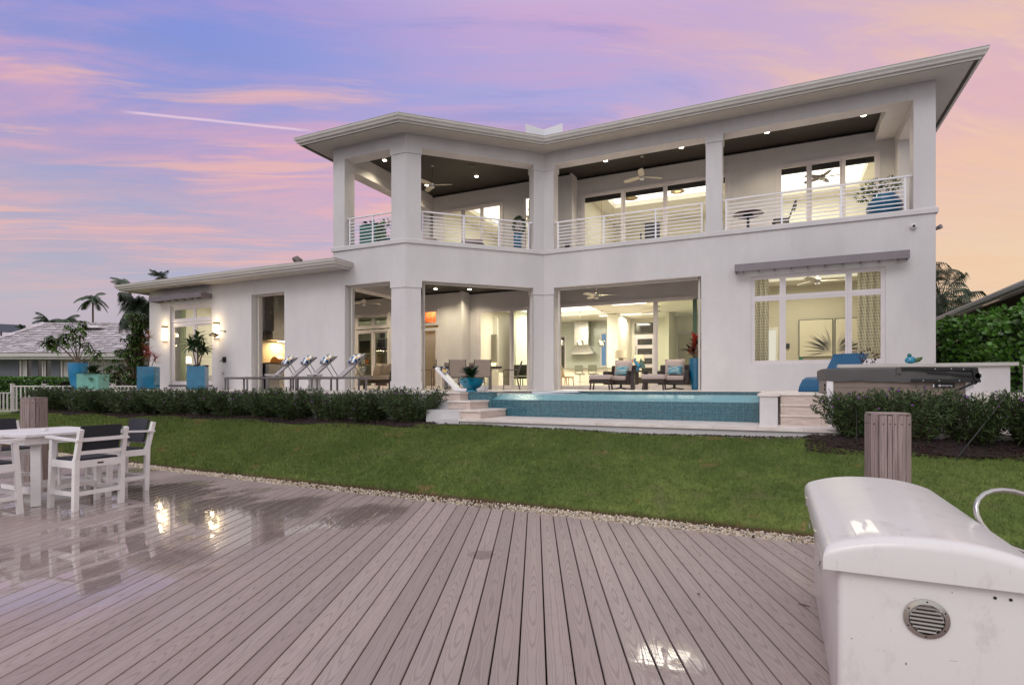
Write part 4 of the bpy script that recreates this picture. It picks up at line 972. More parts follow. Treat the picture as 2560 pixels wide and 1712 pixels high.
for x, y, dx, dz, l in [(-14.2, 8.95, .0, .62, 'thin black stake upright in the shrub row below the loungers'), (-11.4, 8.95, .0, .6, 'thin black stake upright in the shrub row near the kitchen opening'), (-8.7, 8.9, -.25, .62, 'thin black stake leaning in the shrub row'), (.95, 8.62, 0, .6, 'thin black stake upright at the end of the loose shrubs'), (1.9, 8.35, .55, .8, 'long black rod leaning across the loose shrubs')]:
    tag(MB().tube([(x, y, ground_z(x, y)-.05), (x+dx, y+.08, ground_z(x, y)+dz)], .008, 6).build('stake', M_dark), l, 'stake')

def frond(b, p, d, L, n, lw, ll, droop, r, hang=.4, seg=8):
    """pinnate frond: rachis + leaflets either side"""
    d = d.normalized(); q = p.copy(); pts = [q.copy()]; dd = d.copy()
    for i in range(seg): dd = (dd+Vector((0, 0, -droop/seg))).normalized(); q = q+dd*(L/seg); pts.append(q.copy())
    b.tube(pts, [.018*L*(1-.85*i/seg) for i in range(seg+1)], 4, False)
    for i in range(n):
        t = .08+.92*i/n; k = min(seg-1, int(t*seg)); c = pts[k].lerp(pts[k+1], t*seg-k); ax = (pts[k+1]-pts[k]).normalized(); s = ax.cross(Vector((0, 0, 1))).normalized()
        for sg in (-1, 1):
            w = ll*math.sin(PI*(.12+.8*t))*r.uniform(.85, 1.1); dl = (ax*.55+s*sg+Vector((0, 0, -hang+r.uniform(-.15, .15)))).normalized()
            m = c+dl*w*.5; e = c+dl*w+Vector((0, 0, -hang*w*.35)); h = ax*lw*.5
            b.add([c-h, c+h, m+h, e, m-h], [(0, 1, 2, 4), (4, 2, 3)])
def palm(loc, trunk_h, L, nf, label, r, mat=M_palm, hang=.5, droop=1.6, tr=.12, ll=.5, spread=1.15, group='palms beyond the roofs', tilt=0):
    t = thing('palm_tree', label, 'palm tree', loc, 0, group)
    MB().tube([(tilt*trunk_h, 0, -trunk_h), (tilt*trunk_h*.3, 0, -trunk_h*.5), (0, 0, 0)], [tr*1.2, tr, tr*.8], 8).build('trunk', M_bark, t, smooth=True)
    b = MB()
    for i in range(nf):
        a = 2*PI*i/nf+r.uniform(-.2, .2); el = r.uniform(-.15, spread); frond(b, Vector((0, 0, .1)), Vector((math.cos(a)*math.cos(el), math.sin(a)*math.cos(el), math.sin(el))), L*r.uniform(.8, 1.1), 30, L*.03, ll*L, droop, r, hang)
    b.build('crown', mat, t); return t
r = random.Random(21)
palm(at(232, 752, 52), 7, 1.75, 12, 'slender palm with a small crown standing alone above the tiled roof', r, droop=1.9, tr=.09, ll=.28, spread=1.3, tilt=.02)
palm(at(122, 806, 46), 6, 1.2, 11, 'first of two low palms showing over the tiled roof', r, droop=1.3, ll=.4)
palm(at(166, 802, 46), 6, 1.15, 12, 'second of two low palms showing over the tiled roof, nearer the slender palm', r, droop=1.3, ll=.4)
palm(at(56, 824, 48), 5, .6, 9, 'tiny dark palm top beside the beige building', r, droop=.8, ll=.4)
palm(at(345, 775, 27), 5, 1.35, 26, 'shaggy weeping palm behind the house corner', r, M_palm2, hang=1.1, droop=2.2, tr=.25, ll=.5, spread=1.4)
palm(at(325, 716, 40), 7, 1.2, 12, 'dark palm top peeking over the low roof near its end', r, droop=.9, ll=.35)
palm(at(400, 694, 40), 8, .75, 10, 'small palm top peeking over the middle of the low roof', r, droop=.7, ll=.5)
def fan_palm(loc, label, r):
    t = thing('palm_tree', label, 'palm tree', loc); b = MB()
    MB().tube([(0, 0, -8), (0, 0, 0)], [.25, .2], 8).build('trunk', M_bark, t, smooth=True)
    for i in range(26):
        a = 2*PI*i/13+r.uniform(-.2, .2); el = r.uniform(-.6, 1.2); d = Vector((math.cos(a)*math.cos(el), math.sin(a)*math.cos(el), math.sin(el))); L = r.uniform(.9, 1.25); c = d*L; b.bar((0, 0, 0), c, .03)
        s = d.cross(Vector((0, 0, 1))).normalized(); u_ = s.cross(d).normalized()
        for k in range(26):
            th = -1.9+3.8*k/25; dl = (d*math.cos(th)+s*math.sin(th)+u_*.15).normalized(); m = c+dl*.55; e = m+dl*.25+Vector((0, 0, -.5*r.uniform(.6, 1.2))); w = s*.028*math.cos(th)+d*.028*math.sin(th)
            b.add([c, m-w, m+w, e], [(0, 1, 2), (1, 3, 2)])
    b.build('crown', M_palm2, t)
fan_palm(at(2352, 745, 27), 'shaggy fan palm with drooping tips behind the white house wall', r)
fan_palm(at(2366, 812, 25), 'lower fan palm tucked beside the gutter of the neighbouring roof', r)

def whorl_plant(b, c, r, n=18, L=.2, W=.045, droop=1.2, el0=-.3, el1=.9):
    for i in range(n):
        a = r.uniform(0, 2*PI); el = r.uniform(el0, el1); bent(b, c, Vector((math.cos(a)*math.cos(el), math.sin(a)*math.cos(el), math.sin(el))), L*r.uniform(.75, 1.15), W, droop, r, 3)
# leafy tree at the house corner
tr = thing('mango_tree', 'leafy mango tree with drooping leaf clusters just past the house corner', 'tree', at(332, 975, 23.6)+Vector((0, 0, -.9)))
b = MB(); tb = MB(); tb.tube([(0, 0, 0), (.05, 0, 1.2), (0, 0, 2.4)], [.09, .07, .04], 8)
for i in range(260):
    zc = r.uniform(.3, 4.1); w = .9+.2*math.sin(zc*1.4); x = r.uniform(-.85, .85)*w*(1.05 if zc < 2.6 else .62)+(.3 if zc > 2.6 else 0); y = r.uniform(-.6, .6)
    c = RT*x+FW*y+Vector((0, 0, zc)); tb.tube([(0, 0, max(.3, zc-.9)), c*.6+Vector((0, 0, zc*.35)), c], [.02, .012, .006], 5); whorl_plant(b, c, r, 20, .23, .048, 1.9, -.6, .7)
b.build('crown', M_leaf_m, tr); tb.build('trunk', M_bark, tr)
def pot_sq(name, label, loc, w, h, mat, rz=0., wt=None):
    t = thing(name, label, 'planter', loc, rz); wt = wt or w
    b = MB(); a, c = w/2, wt/2
    b.add([(-a, -a, 0), (a, -a, 0), (a, a, 0), (-a, a, 0), (-c, -c, h), (c, -c, h), (c, c, h), (-c, c, h), (-c+.03, -c+.03, h), (c-.03, -c+.03, h), (c-.03, c-.03, h), (-c+.03, c-.03, h), (-c+.03, -c+.03, h-.05), (c-.03, -c+.03, h-.05), (c-.03, c-.03, h-.05), (-c+.03, c-.03, h-.05)],
          [(0, 3, 2, 1), (0, 1, 5, 4), (1, 2, 6, 5), (2, 3, 7, 6), (3, 0, 4, 7), (4, 5, 9, 8), (5, 6, 10, 9), (6, 7, 11, 10), (7, 4, 8, 11), (8, 9, 13, 12), (9, 10, 14, 13), (10, 11, 15, 14), (11, 8, 12, 15)]).build('pot', mat, t)
    MB().box(-c+.03, c-.03, -c+.03, c-.03, h-.06, h-.05).build('soil', M_soil, t)
    return t
def pot_round(name, label, loc, prof, mat):
    t = thing(name, label, 'planter', loc); h = prof[-1][1]; rt = prof[-1][0]
    MB().lathe(prof+[(rt-.03, h), (rt-.035, h-.06)], n=32).build('pot', mat, t, smooth=True); MB().lathe([(rt-.03, h-.06), (.02, h-.03)], n=20).build('soil', M_soil, t); return t
M_blue = principled('blue_glaze', lin((22, 100, 134)), .22, var=.12, vscale=4, coat=.5, bump=.1, bscale=15)
M_blue2 = principled('bright_blue_glaze', lin((32, 120, 164)), .3, var=.1, vscale=3, coat=.3)
M_green = principled('pale_green_glaze', lin((104, 158, 146)), .35, var=.10, vscale=6)
M_turq = principled('turquoise_glaze', lin((24, 128, 158)), .15, coat=.6)
M_dgreen = principled('deep_green_glaze', lin((46, 112, 98)), .4, var=.08)
# corner planter with cordylines
p = pot_sq('square_planter', 'square blue planter with red cordyline at the house corner', (-21.0, 13.05, ZT), .56, .83, M_blue, R(38)); b = MB(); st = MB()
for x, y, h, n, rr_ in [(-.05, .0, .75, 26, M_red), (.18, .1, .35, 22, M_red), (.08, -.1, .5, 16, M_red)]:
    st.tube([(x*.3, y, .8), (x, y, .83+h)], .012, 6)
    for i in range(n*2): a = r.uniform(0, 6.28); el = r.uniform(-.5, 1.3); bent(b, Vector((x, y, .83+h*r.uniform(.6, 1))), Vector((math.cos(a)*math.cos(el), math.sin(a)*math.cos(el), math.sin(el))), r.uniform(.25, .38), .016, .35, r, 3)
b.build('leaves', M_red, p); st.tube([(0, 0, .8), (.02, 0, 1.9)], .014, 6).build('stems', M_bark, p); b = MB()
for i in range(46): a = r.uniform(0, 6.28); el = r.uniform(-.4, 1.3); bent(b, Vector((.02, 0, 1.9)), Vector((math.cos(a)*math.cos(el), math.sin(a)*math.cos(el), math.sin(el))), r.uniform(.25, .36), .014, .3, r, 3)
b.build('top_rosette', M_copper, p)
p = pot_sq('square_planter', 'square blue planter with bushy green dracaena beside the bedroom door', (-18.2, 13.0, ZT), .56, .82, M_blue, R(42)); b = MB(); st = MB()
for x, y, h in [(0, 0, .95), (.18, .05, .62), (-.2, .0, .8), (.05, -.15, .75), (-.05, .15, 1.1)]:
    st.tube([(x*.2, y*.2, .8), (x*.4, y*.4, 1.0), (x, y, .8+h)], .022, 6)
    for i in range(40): a = r.uniform(0, 6.28); el = r.uniform(-.3, 1.2); bent(b, Vector((x, y, .8+h*r.uniform(.75, 1))), Vector((math.cos(a)*math.cos(el), math.sin(a)*math.cos(el), math.sin(el))), r.uniform(.30, .46), .075, 1.3, r, 4)
b.build('leaves', M_drac, p); st.build('stems', M_bark, p); b = MB()
for i in range(50): a = r.uniform(0, 6.28); leaf(b, Vector((.25*math.cos(a), .25*math.sin(a), .8)), Vector((math.cos(a), math.sin(a), .4)), .12, .06, r)
b.build('groundcover', M_redd, p)
# two big pots on the far terrace
c = at(195, 975, 18.7); p = pot_round('round_planter', 'tall tapered blue pot with a leafy young mango on the far terrace', (c.x, c.y, ZT), [(.15, 0), (.20, .15), (.26, .5), (.285, .88)], M_blue2); b = MB(); st = MB()
for dx, h, n in [(-.95, 1.15, 2), (-.72, .95, 1), (-.28, 1.65, 1.2), (.15, 1.85, 1.4), (-.1, 1.2, 1), (.28, .9, 1), (.62, .55, .8), (-.45, 1.25, 1.6)]:
    v = RT*dx; top = Vector((v.x, v.y, .9+h*.72)); st.tube([(0, 0, .85), tuple(Vector((v.x*.4, v.y*.4, .9+h*.3))), tuple(top)], [.02, .014, .008], 5)
    for q in range(4): whorl_plant(b, top+Vector((r.uniform(-.1, .1), r.uniform(-.1, .1), -.09*q)), r, int(10*n), .30, .06, 2.2, -.5, .7)
b.build('leaves', M_leaf_m, p); st.build('stems', M_bark, p)
c = at(233, 975, 18.0); p = pot_sq('square_planter', 'pale green square pot with low spreading cycad on the far terrace', (c.x, c.y, ZT), .62, .50, M_green, YAW+R(8)); b = MB()
for i in range(26): a = r.uniform(0, 6.28); el = r.uniform(.05, 1.2); frond(b, Vector((0, 0, .53)), Vector((math.cos(a)*math.cos(el), math.sin(a)*math.cos(el), math.sin(el))), r.uniform(.4, .62), 16, .02, .12, 1.3, r, .1, 5)
b.build('leaves', M_drac, p)
# turquoise bowl with cycad on the step corner
c = at(1179, 976, 12.4); p = pot_round('bowl_planter', 'turquoise bowl with spiky dark cycad at the head of the steps', (c.x, c.y, ZT+.002), [(.13, 0), (.13, .03), (.10, .05), (.2, .1), (.265, .2), (.285, .29), (.29, .30)], M_turq); b = MB()
for i in range(30): a = r.uniform(0, 6.28); el = r.uniform(.05, 1.3); frond(b, Vector((0, 0, .30)), Vector((math.cos(a)*math.cos(el), math.sin(a)*math.cos(el), math.sin(el))), r.uniform(.28, .42), 20, .016, .10, .9, r, -.1, 5)
b.build('leaves', M_cyc, p); b = MB()
for i in range(120): a = r.uniform(0, 6.28); leaf(b, Vector((.24*math.cos(a), .24*math.sin(a), .27)), Vector((math.cos(a), math.sin(a), .2)), .07, .03, r)
b.build('moss', principled('golden_moss', lin((150, 140, 60)), .8), p)
MB().box(-.15, .15, -.12, .12, 0, .15)
c = at(1203, 975, 13.2); tag(MB().rbox(c.x-.14, c.x+.14, c.y-.1, c.y+.1, ZT+.004, ZT+.13, .008).build('plinth_block', M_stucco), 'small white block behind the turquoise bowl', 'block')
# tall pot at the lanai opening
p = pot_round('tall_planter', 'tall narrow blue pot with red cordyline behind the lanai wall edge', (-2.25, 18.1, ZT), [(.13, 0), (.15, .1), (.2, .5), (.22, .9), (.22, .97)], M_blue); b, b2, st = MB(), MB(), MB()
for x, y, h in [(-.02, -.1, .62), (-.2, 0, .35), (.1, 0, .5), (-.1, .1, .3)]:
    st.tube([(0, 0, .9), (x, y, .95+h*.7)], .012, 6)
    for i in range(18): a = r.uniform(0, 6.28); el = r.uniform(-.1, 1.2); bent(b2 if r.random() < .7 else b, Vector((x, y, .95+h*r.uniform(.5, .9))), Vector((math.cos(a)*math.cos(el), math.sin(a)*math.cos(el), math.sin(el))), r.uniform(.24, .36), .06, .7, r, 4)
for i in range(14): a = r.uniform(0, 6.28); el = r.uniform(.8, 1.5); bent(b, Vector((-.05, -.1, 1.45)), Vector((math.cos(a)*math.cos(el), math.sin(a)*math.cos(el), math.sin(el))), r.uniform(.26, .36), .06, .2, r, 4)
b.build('red_leaves', M_red, p); b2.build('dark_leaves', M_redd, p); st.build('stems', M_bark, p)
# balcony pots
c = Vector((-12.25, 14.75, 4.41)); p = pot_sq('square_planter', 'deep green square planter in the balcony corner', (-12.0, 14.75, 4.41), .62, .78, M_dgreen, .1); b = MB()
for i in range(60): a = r.uniform(0, 6.28); bent(b, Vector((.2*math.cos(a), .2*math.sin(a), .78)), Vector((math.cos(a), math.sin(a), r.uniform(.3, 1.6))), .22, .07, 1., r, 3)
b.build('leaves', M_redd, p)
p = pot_round('round_planter', 'small round blue pot with leafy plant on the balcony beside the green planter', (-11.35, 14.7, 4.41), [(.2, 0), (.24, .12), (.24, .30)], M_blue); b = MB()
for i in range(260): v = rv(r); q = Vector((v.x*.42+.05, v.y*.3, .52+v.z*.33-.25*max(0, v.x))); leaf(b, q, v+Vector((0, 0, -.2)), .14, .06, r)
b.build('leaves', M_leaf_c, p)
p = pot_round('tall_planter', 'tall slim blue pot with crown of thorns beside the narrow balcony window', (-7.95, 17.3, 4.41), [(.12, 0), (.14, .05), (.14, .68), (.12, .72), (.14, .74)], M_blue); b = MB()
for i in range(300): v = rv(r); leaf(b, Vector((v.x*.17+.05, v.y*.17, 1.0+v.z*.26)), v, .09, .045, r)
b.build('leaves', M_drac, p)
b_ = [(.16, 0)]+[x for k in range(11) for x in ((.20+.17*math.sin(PI*(k+.5)/12)+.012, .03+.052*k), (.20+.17*math.sin(PI*(k+.9)/12)-.004, .05+.052*k))]+[(.22, .64)]
p = pot_round('ribbed_planter', 'large ribbed blue pot with leafy plant at the end of the balcony', (2.62, 18.0, 4.41), [(a*1.15, z*1.15) for a, z in b_], principled('deep_blue_glaze', lin((10, 92, 128)), .25, coat=.4)); b = MB(); st = MB()
for x, y, h in [(-.35, -.1, .16), (-.5, 0, .02), (-.2, .1, .24), (.1, 0, .26), (-.35, .1, -.04), (.2, -.1, .2)]:
    st.tube([(0, 0, .7), (x, y, .78+h)], .01, 5)
    for i in range(34): v = rv(r); leaf(b, Vector((x, y, .78+h))+v*.12, v, .12, .06, r)
b.build('leaves', M_leaf_m, p); st.build('stems', M_bark, p)

# hedges
def leaf_mass(b, box, n, L, W, r, top=None):
    x0, x1, y0, y1, z0, z1 = box
    for i in range(n):
        u_ = r.random()
        x = r.uniform(x0, x1); y = r.uniform(y0, y1); z = r.uniform(z0, z1)
        k = r.random()
        if k < .45: x = x0+abs(r.gauss(0, .13))
        elif k < .65: y = y0+abs(r.gauss(0, .13))
        elif k < .9: z = z1-abs(r.gauss(0, .13))
        f = (y-y0)/(y1-y0); zz_ = z0+(z-z0)*(1+(.30*f if top else 0))+.07*math.sin(y*3.1+x*2)*((z-z0)/(z1-z0))
        v = rv(r); v.z = abs(v.z)*.8; leaf(b, Vector((x+.08*math.sin(z*5+y*3), y, zz_)), v+Vector((-.6, -.5, .3)), L*r.uniform(.7, 1.2), W*r.uniform(.8, 1.2), r, .12)
hg = thing('clusia_hedge', 'tall clusia hedge with rounded glossy leaves behind the white garden wall', 'hedge', (0, 0, 0))
b = MB(); q = random.Random(9)
def oval(b, p, d, L, W, r):
    d = d.normalized(); s = d.cross(rv(r)).normalized(); n = s.cross(d); m = [(0, 0), (.2, .3), (.5, .46), (.8, .42), (1, 0), (.8, -.42), (.5, -.46), (.2, -.3)]
    b.add([p+d*L*a+s*W*c+n*(abs(c)*.15*W) for a, c in m], [tuple(range(8))])
for i in range(11000):
    y = q.uniform(13.95, 24.5); f = (y-14)/10.5; H1 = 1.5+.5*f+.13*math.sin(y*2.3)+.08*math.sin(y*5.7); k = q.random()
    if k < .55: x = 4.45+abs(q.gauss(0, .16))+.12*math.sin(y*3+1); z = q.uniform(-1, H1)
    elif k < .85: x = q.uniform(4.45, 5.7); z = H1-abs(q.gauss(0, .15))
    else: x = q.uniform(4.4, 5.7); y = 13.95+abs(q.gauss(0, .15)); z = q.uniform(-1, 1.5)
    v = rv(q)*.8+Vector((-.5, -.45, .5)); oval(b, Vector((x, y, z)), v, q.uniform(.10, .17), q.uniform(.07, .10), q)
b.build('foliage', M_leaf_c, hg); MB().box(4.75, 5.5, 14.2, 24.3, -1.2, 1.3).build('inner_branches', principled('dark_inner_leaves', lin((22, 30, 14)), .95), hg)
h2 = thing('trimmed_hedge', 'low trimmed hedge in front of the neighbour windows', 'hedge', at(60, 1040, 27), YAW); b = MB(); q = random.Random(10)
for i in range(5200):
    k = q.random(); x = q.uniform(-4.6, 1.75); z = q.uniform(0, 1.85); y = 0
    if k < .6: y = abs(q.gauss(0, .06))
    else: z = 1.85-abs(q.gauss(0, .06)); y = q.uniform(0, 1.2)
    if x > 1.4: z = min(z, 1.85-(x-1.4)*.6)
    oval(b, Vector((x, y, z)), rv(q)+Vector((0, -.3, .5)), .10, .07, q)
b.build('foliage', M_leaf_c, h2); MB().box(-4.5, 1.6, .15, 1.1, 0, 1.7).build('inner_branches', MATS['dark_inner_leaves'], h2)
b = MB(); q = random.Random(12); h3 = thing('young_mango_bush', 'low leafy bush beyond the white railing between the pots and the house', 'bush', at(300, 985, 23.5), 0)
for i in range(46): v = RT*q.uniform(-1.2, 1.3); whorl_plant(b, Vector((v.x, v.y, q.uniform(.1, 1.0)+.3*q.random())), q, 14, .22, .05, 1.6, -.4, .8)
b.build('foliage', M_leaf_m, h3); b = MB()
for i in range(8): v = RT*q.uniform(-.8, .8); b.tube([(0, 0, -.9), (v.x, v.y, .8)], .012, 5)
b.build('stems', M_bark, h3)
# ================================================================== DECK FURNITURE
M_ww = principled('white_washed_wood', lin((236, 231, 230)), .4, var=.05, vscale=5)
def f_wicker(col1, col2, sc, rough=.55):
    def fn(n, p):
        tc = n.n('ShaderNodeTexCoord').outputs['Object']
        s = n.n('ShaderNodeSeparateXYZ', i_0=tc)
        a = n.m('SINE', n.m('MULTIPLY', n.m('ADD', s.outputs[0], s.outputs[1]), sc)); b = n.m('SINE', n.m('MULTIPLY', n.m('ADD', s.outputs[2], n.m('MULTIPLY', s.outputs[1], .6)), sc))
        w = n.m('MULTIPLY', a, b)
        n.put(p.inputs['Base Color'], n.mix(n.sstep(w, -.2, .5), col1, col2)); p.inputs['Roughness'].default_value = rough
        bb = n.n('ShaderNodeBump', i_Strength=.8, i_Distance=.004, i_Height=w); n.put(p.inputs['Normal'], bb.outputs[0])
    return fn
M_wick = custom('black_wicker', f_wicker(lin((24, 24, 32)), lin((58, 58, 70)), 420))
def make_bar_chair():
    t = thing('counter_chair', '', 'chair', group='white counter chairs around the deck table'); w, d = .27, .25       # faces +y
    for s in (-1, 1):
        MB().bar((s*w, -d+.02, 0), (s*w, -d, .63), .055, .06).bar((s*w, -d, .60), (s*w*.98, -d-.09, .99), .05, .05).build('leg', M_ww, t)
        MB().bar((s*w, d+.02, 0), (s*w*.98, d-.03, .85), .055, .055).build('leg', M_ww, t)
        MB().bar((s*w*1.03, -d-.09, .855), (s*w*1.05, d+.05, .885), .065, .025).build('armrest', M_ww, t)
    b = MB()
    b.bar((-w, -d, .56), (w, -d, .56), .03, .085).bar((-w, d-.01, .56), (w, d-.01, .56), .03, .085)
    for s in (-1, 1): b.bar((s*w, -d, .56), (s*w, d-.01, .56), .03, .085).bar((s*w, -d+.015, .20), (s*w, d+.01, .20), .03, .05)
    b.bar((-w, -d+.015, .20), (w, -d+.015, .20), .03, .05).bar((-w, d+.01, .24), (w, d+.01, .24), .04, .05)
    b.build('frame_rails', M_ww, t)
    MB().bar((-w, -d-.055, .86+.0), (w, -d-.055, .86), .025, .045).bar((-w, -d-.025, .70), (w, -d-.025, .70), .025, .045).build('back_slats', M_ww, t)
    b = MB(); n = 8; vs = []
    for i in range(n+1):
        x = -w+.035+(2*w-.07)*i/n; c = .03*(1-(2*i/n-1)**2)
        vs += [(x, -d+.02-c*.3, .70-.0), (x, -d-.055-c, 1.03+.0), (x, -d+.045-c*.3, .70), (x, -d-.03-c, 1.03)]
    for i in range(n):
        a = 4*i; b.f += [(a, a+1, a+5, a+4), (a+2, a+6, a+7, a+3), (a+1, a+3, a+7, a+5), (a, a+4, a+6, a+2)]
    b.v = vs; b.f += [(0, 2, 3, 1), (4*n, 4*n+1, 4*n+3, 4*n+2)]; b.build('backrest', M_wick, t, smooth=True)
    MB().rbox(-w+.03, w-.03, -d+.03, d+.0, .585, .625, .015).build('seat', M_wick, t)
    MB().box(-.035, .035, -d-.018, -d-.014, .55, .57).build('maker_plate', principled('brass_plate', lin((90, 80, 70)), .4, .7), t)
    return t
bc = make_bar_chair()
put(bc, 0, (-7.95, 4.17, ZD), R(92), 'white counter chair with black woven back turned to the viewer')
put(bc, 1, (-8.58, 4.90, ZD), R(178), 'white counter chair with black back standing nearest the lawn at the table end')
put(bc, 1, (-8.40, 3.28, ZD), R(-2), 'white counter chair cut by the picture edge, its kinked leg in front of the table')
put(bc, 1, (-10.1, 4.25, ZD), R(-88), 'white counter chair on the far side of the deck table, black back above the tabletop')
tb = thing('counter_table', 'tall white slatted table on the deck with clipped corners', 'table', (-9.04, 4.22, ZD))
tw, tl, hh = .66, .58, .91
b = MB(); c_ = .07
b.prism([(-tw, -tl+c_), (-tw+c_, -tl), (tw-c_, -tl), (tw, -tl+c_), (tw, -tl+.09), (-tw, -tl+.09)], hh-.03, hh).prism([(-tw, tl-c_), (-tw+c_, tl), (tw-c_, tl), (tw, tl-c_), (tw, tl-.09), (-tw, tl-.09)], hh-.03, hh)
b.box(-tw, -tw+.09, -tl+.093, tl-.093, hh-.03, hh-.001).box(tw-.09, tw, -tl+.093, tl-.093, hh-.03, hh-.001)
n_ = 10
for i in range(n_): y = -tl+.10+(2*tl-.2)*i/n_; b.box(-tw+.094, tw-.094, y, y+(2*tl-.2)/n_-.008, hh-.028, hh-.004)
b.build('tabletop', M_ww, tb)
MB().box(-tw+.06, tw-.06, -tl+.08, -tl+.11, hh-.13, hh-.032).box(-tw+.06, tw-.06, tl-.11, tl-.08, hh-.13, hh-.032).box(-tw+.06, -tw+.09, -tl+.11, tl-.11, hh-.13, hh-.032).box(tw-.09, tw-.06, -tl+.11, tl-.11, hh-.13, hh-.032).build('apron', M_ww, tb)
for sx in (-1, 1):
    for sy in (-1, 1): MB().bar((sx*(tw-.06), sy*(tl-.20), 0), (sx*(tw-.20), sy*(tl-.26), hh-.04), .10, .06).build('leg', M_ww, tb)
MB().bar((-tw+.1, -tl+.22, .18), (tw-.1, -tl+.22, .18), .04, .08).bar((-tw+.1, tl-.22, .18), (tw-.1, tl-.22, .18), .04, .08).bar((0, -tl+.22, .18), (0, tl-.22, .18), .04, .08).build('stretcher', M_ww, tb)
MB().lathe([(.035, hh), (.035, hh+.03), (.02, hh+.032)], n=16).build('umbrella_hole_cap', M_white, tb)
ub = thing('umbrella_base', 'round white umbrella base under the deck table', 'umbrella base', (-8.85, 4.3, ZD)); MB().lathe([(.37, 0), (.37, .03), (.30, .06), (.06, .085), (.03, .09)], n=32).build('disc', principled('grey_white_resin', lin((188, 184, 180)), .5), ub, smooth=True); MB().tube([(0, 0, .08), (0, 0, .4)], .022).build('sleeve', M_ww, ub)

# wooden clad bollards (pile covers)
def f_clad(n, p):
    tc = n.n('ShaderNodeTexCoord').outputs['Object']; g = n.noise(n.scale(tc, (60, 60, 1.6)), 2., 4, .65)
    c = n.mix(n.sstep(g, .3, .7), lin((122, 106, 102)), lin((166, 148, 142))); n.put(p.inputs['Base Color'], c); p.inputs['Roughness'].default_value = .6
M_clad = custom('composite_cladding', f_clad)
def bollard(loc, h, label, rz):
    t = thing('clad_post', label, 'post', loc, rz, 'board clad piling posts'); n = 20; b = MB(); s = MB(); R1 = .150
    for i in range(n):
        def sq(a, rad): k = (abs(math.cos(a))**4+abs(math.sin(a))**4)**-.25; return (rad*k*math.cos(a), rad*k*math.sin(a))
        def an(t): a = 2*PI*t/n; return a-.08*math.sin(4*a)
        a0 = an(i+.05); a1 = an(i+.95); q = [sq(a0, R1), sq(a1, R1), sq(a1, R1-.02), sq(a0, R1-.02)]
        am = (a0+a1)/2; b.prism(q, 0, h-.004*(i % 3))
        s.cbox((*sq(am, R1-.002), h-.075), (.008, .008, .008)); s.cbox((*sq(am, R1-.002), .28), (.008, .008, .008))
    b.build('boards', M_clad, t); s.build('screws', M_dark, t); MB().prism([sq(2*PI*i/20, R1-.024) for i in range(20)], 0, h-.02).build('core', principled('dark_core', lin((30, 26, 24)), .9), t)
    MB().prism([sq(2*PI*i/20, R1-.004) for i in range(20)], h-.0, h+.012).build('cap', M_clad, t)
bollard((.83, 5.57, ZD), 1.52-.236, 'post clad in grey brown boards behind the white dock box', .1); bollard((-10.88, 4.93, ZD), 1.52-.20, 'post clad in grey brown boards behind the deck table', .25)

# dock box
M_gel = custom('dock_gelcoat', lambda n, p: (lambda tc: (
    n.put(p.inputs['Base Color'], n.mix(n.m('MULTIPLY', n.sstep(n.noise(n.scale(tc, (3, 3, 1.2)), 2.2, 7, .7), .54, .68), .32), n.mix(n.m('MULTIPLY', n.sstep(n.noise(n.scale(tc, (22, 2.5, 2.5), (0, .5, .3)), 3., 6, .75), .64, .70), .35), lin((226, 221, 218)), lin((140, 132, 130))), lin((190, 178, 176)))),
    setattr(p.inputs['Roughness'], 'default_value', .34), setattr(p.inputs['Coat Weight'], 'default_value', .22)))(n.n('ShaderNodeTexCoord').outputs['Object']))
M_gelb = custom('dock_gelcoat_body', lambda n, p: (lambda tc: (
    n.put(p.inputs['Base Color'], n.mix(n.m('MULTIPLY', n.sstep(n.noise(n.scale(tc, (2, 3, 1.2)), 2.8, 7, .7), .54, .70), .34), n.mix(n.m('MULTIPLY', n.sstep(n.noise(n.scale(tc, (9, 2.5, 30), (0, .6, .3)), 1.4, 6, .8), .63, .67), .55), lin((226, 221, 218)), lin((132, 124, 124))), lin((182, 170, 168)))),
    n.put(p.inputs['Roughness'], n.m('ADD', .18, n.m('MULTIPLY', n.noise(tc, 4., 3), .12))), setattr(p.inputs['Coat Weight'], 'default_value', .35)))(n.n('ShaderNodeTexCoord').outputs['Object']))
db = thing('dock_box', 'big white fibreglass dock box with arched lid and round steel vent', 'dock box', (0, 0, ZD))
MB().rbox(.245, .915, 2.90, 4.66, 0.001, .78, .028, 3).build('body', M_gelb, db, smooth=True)
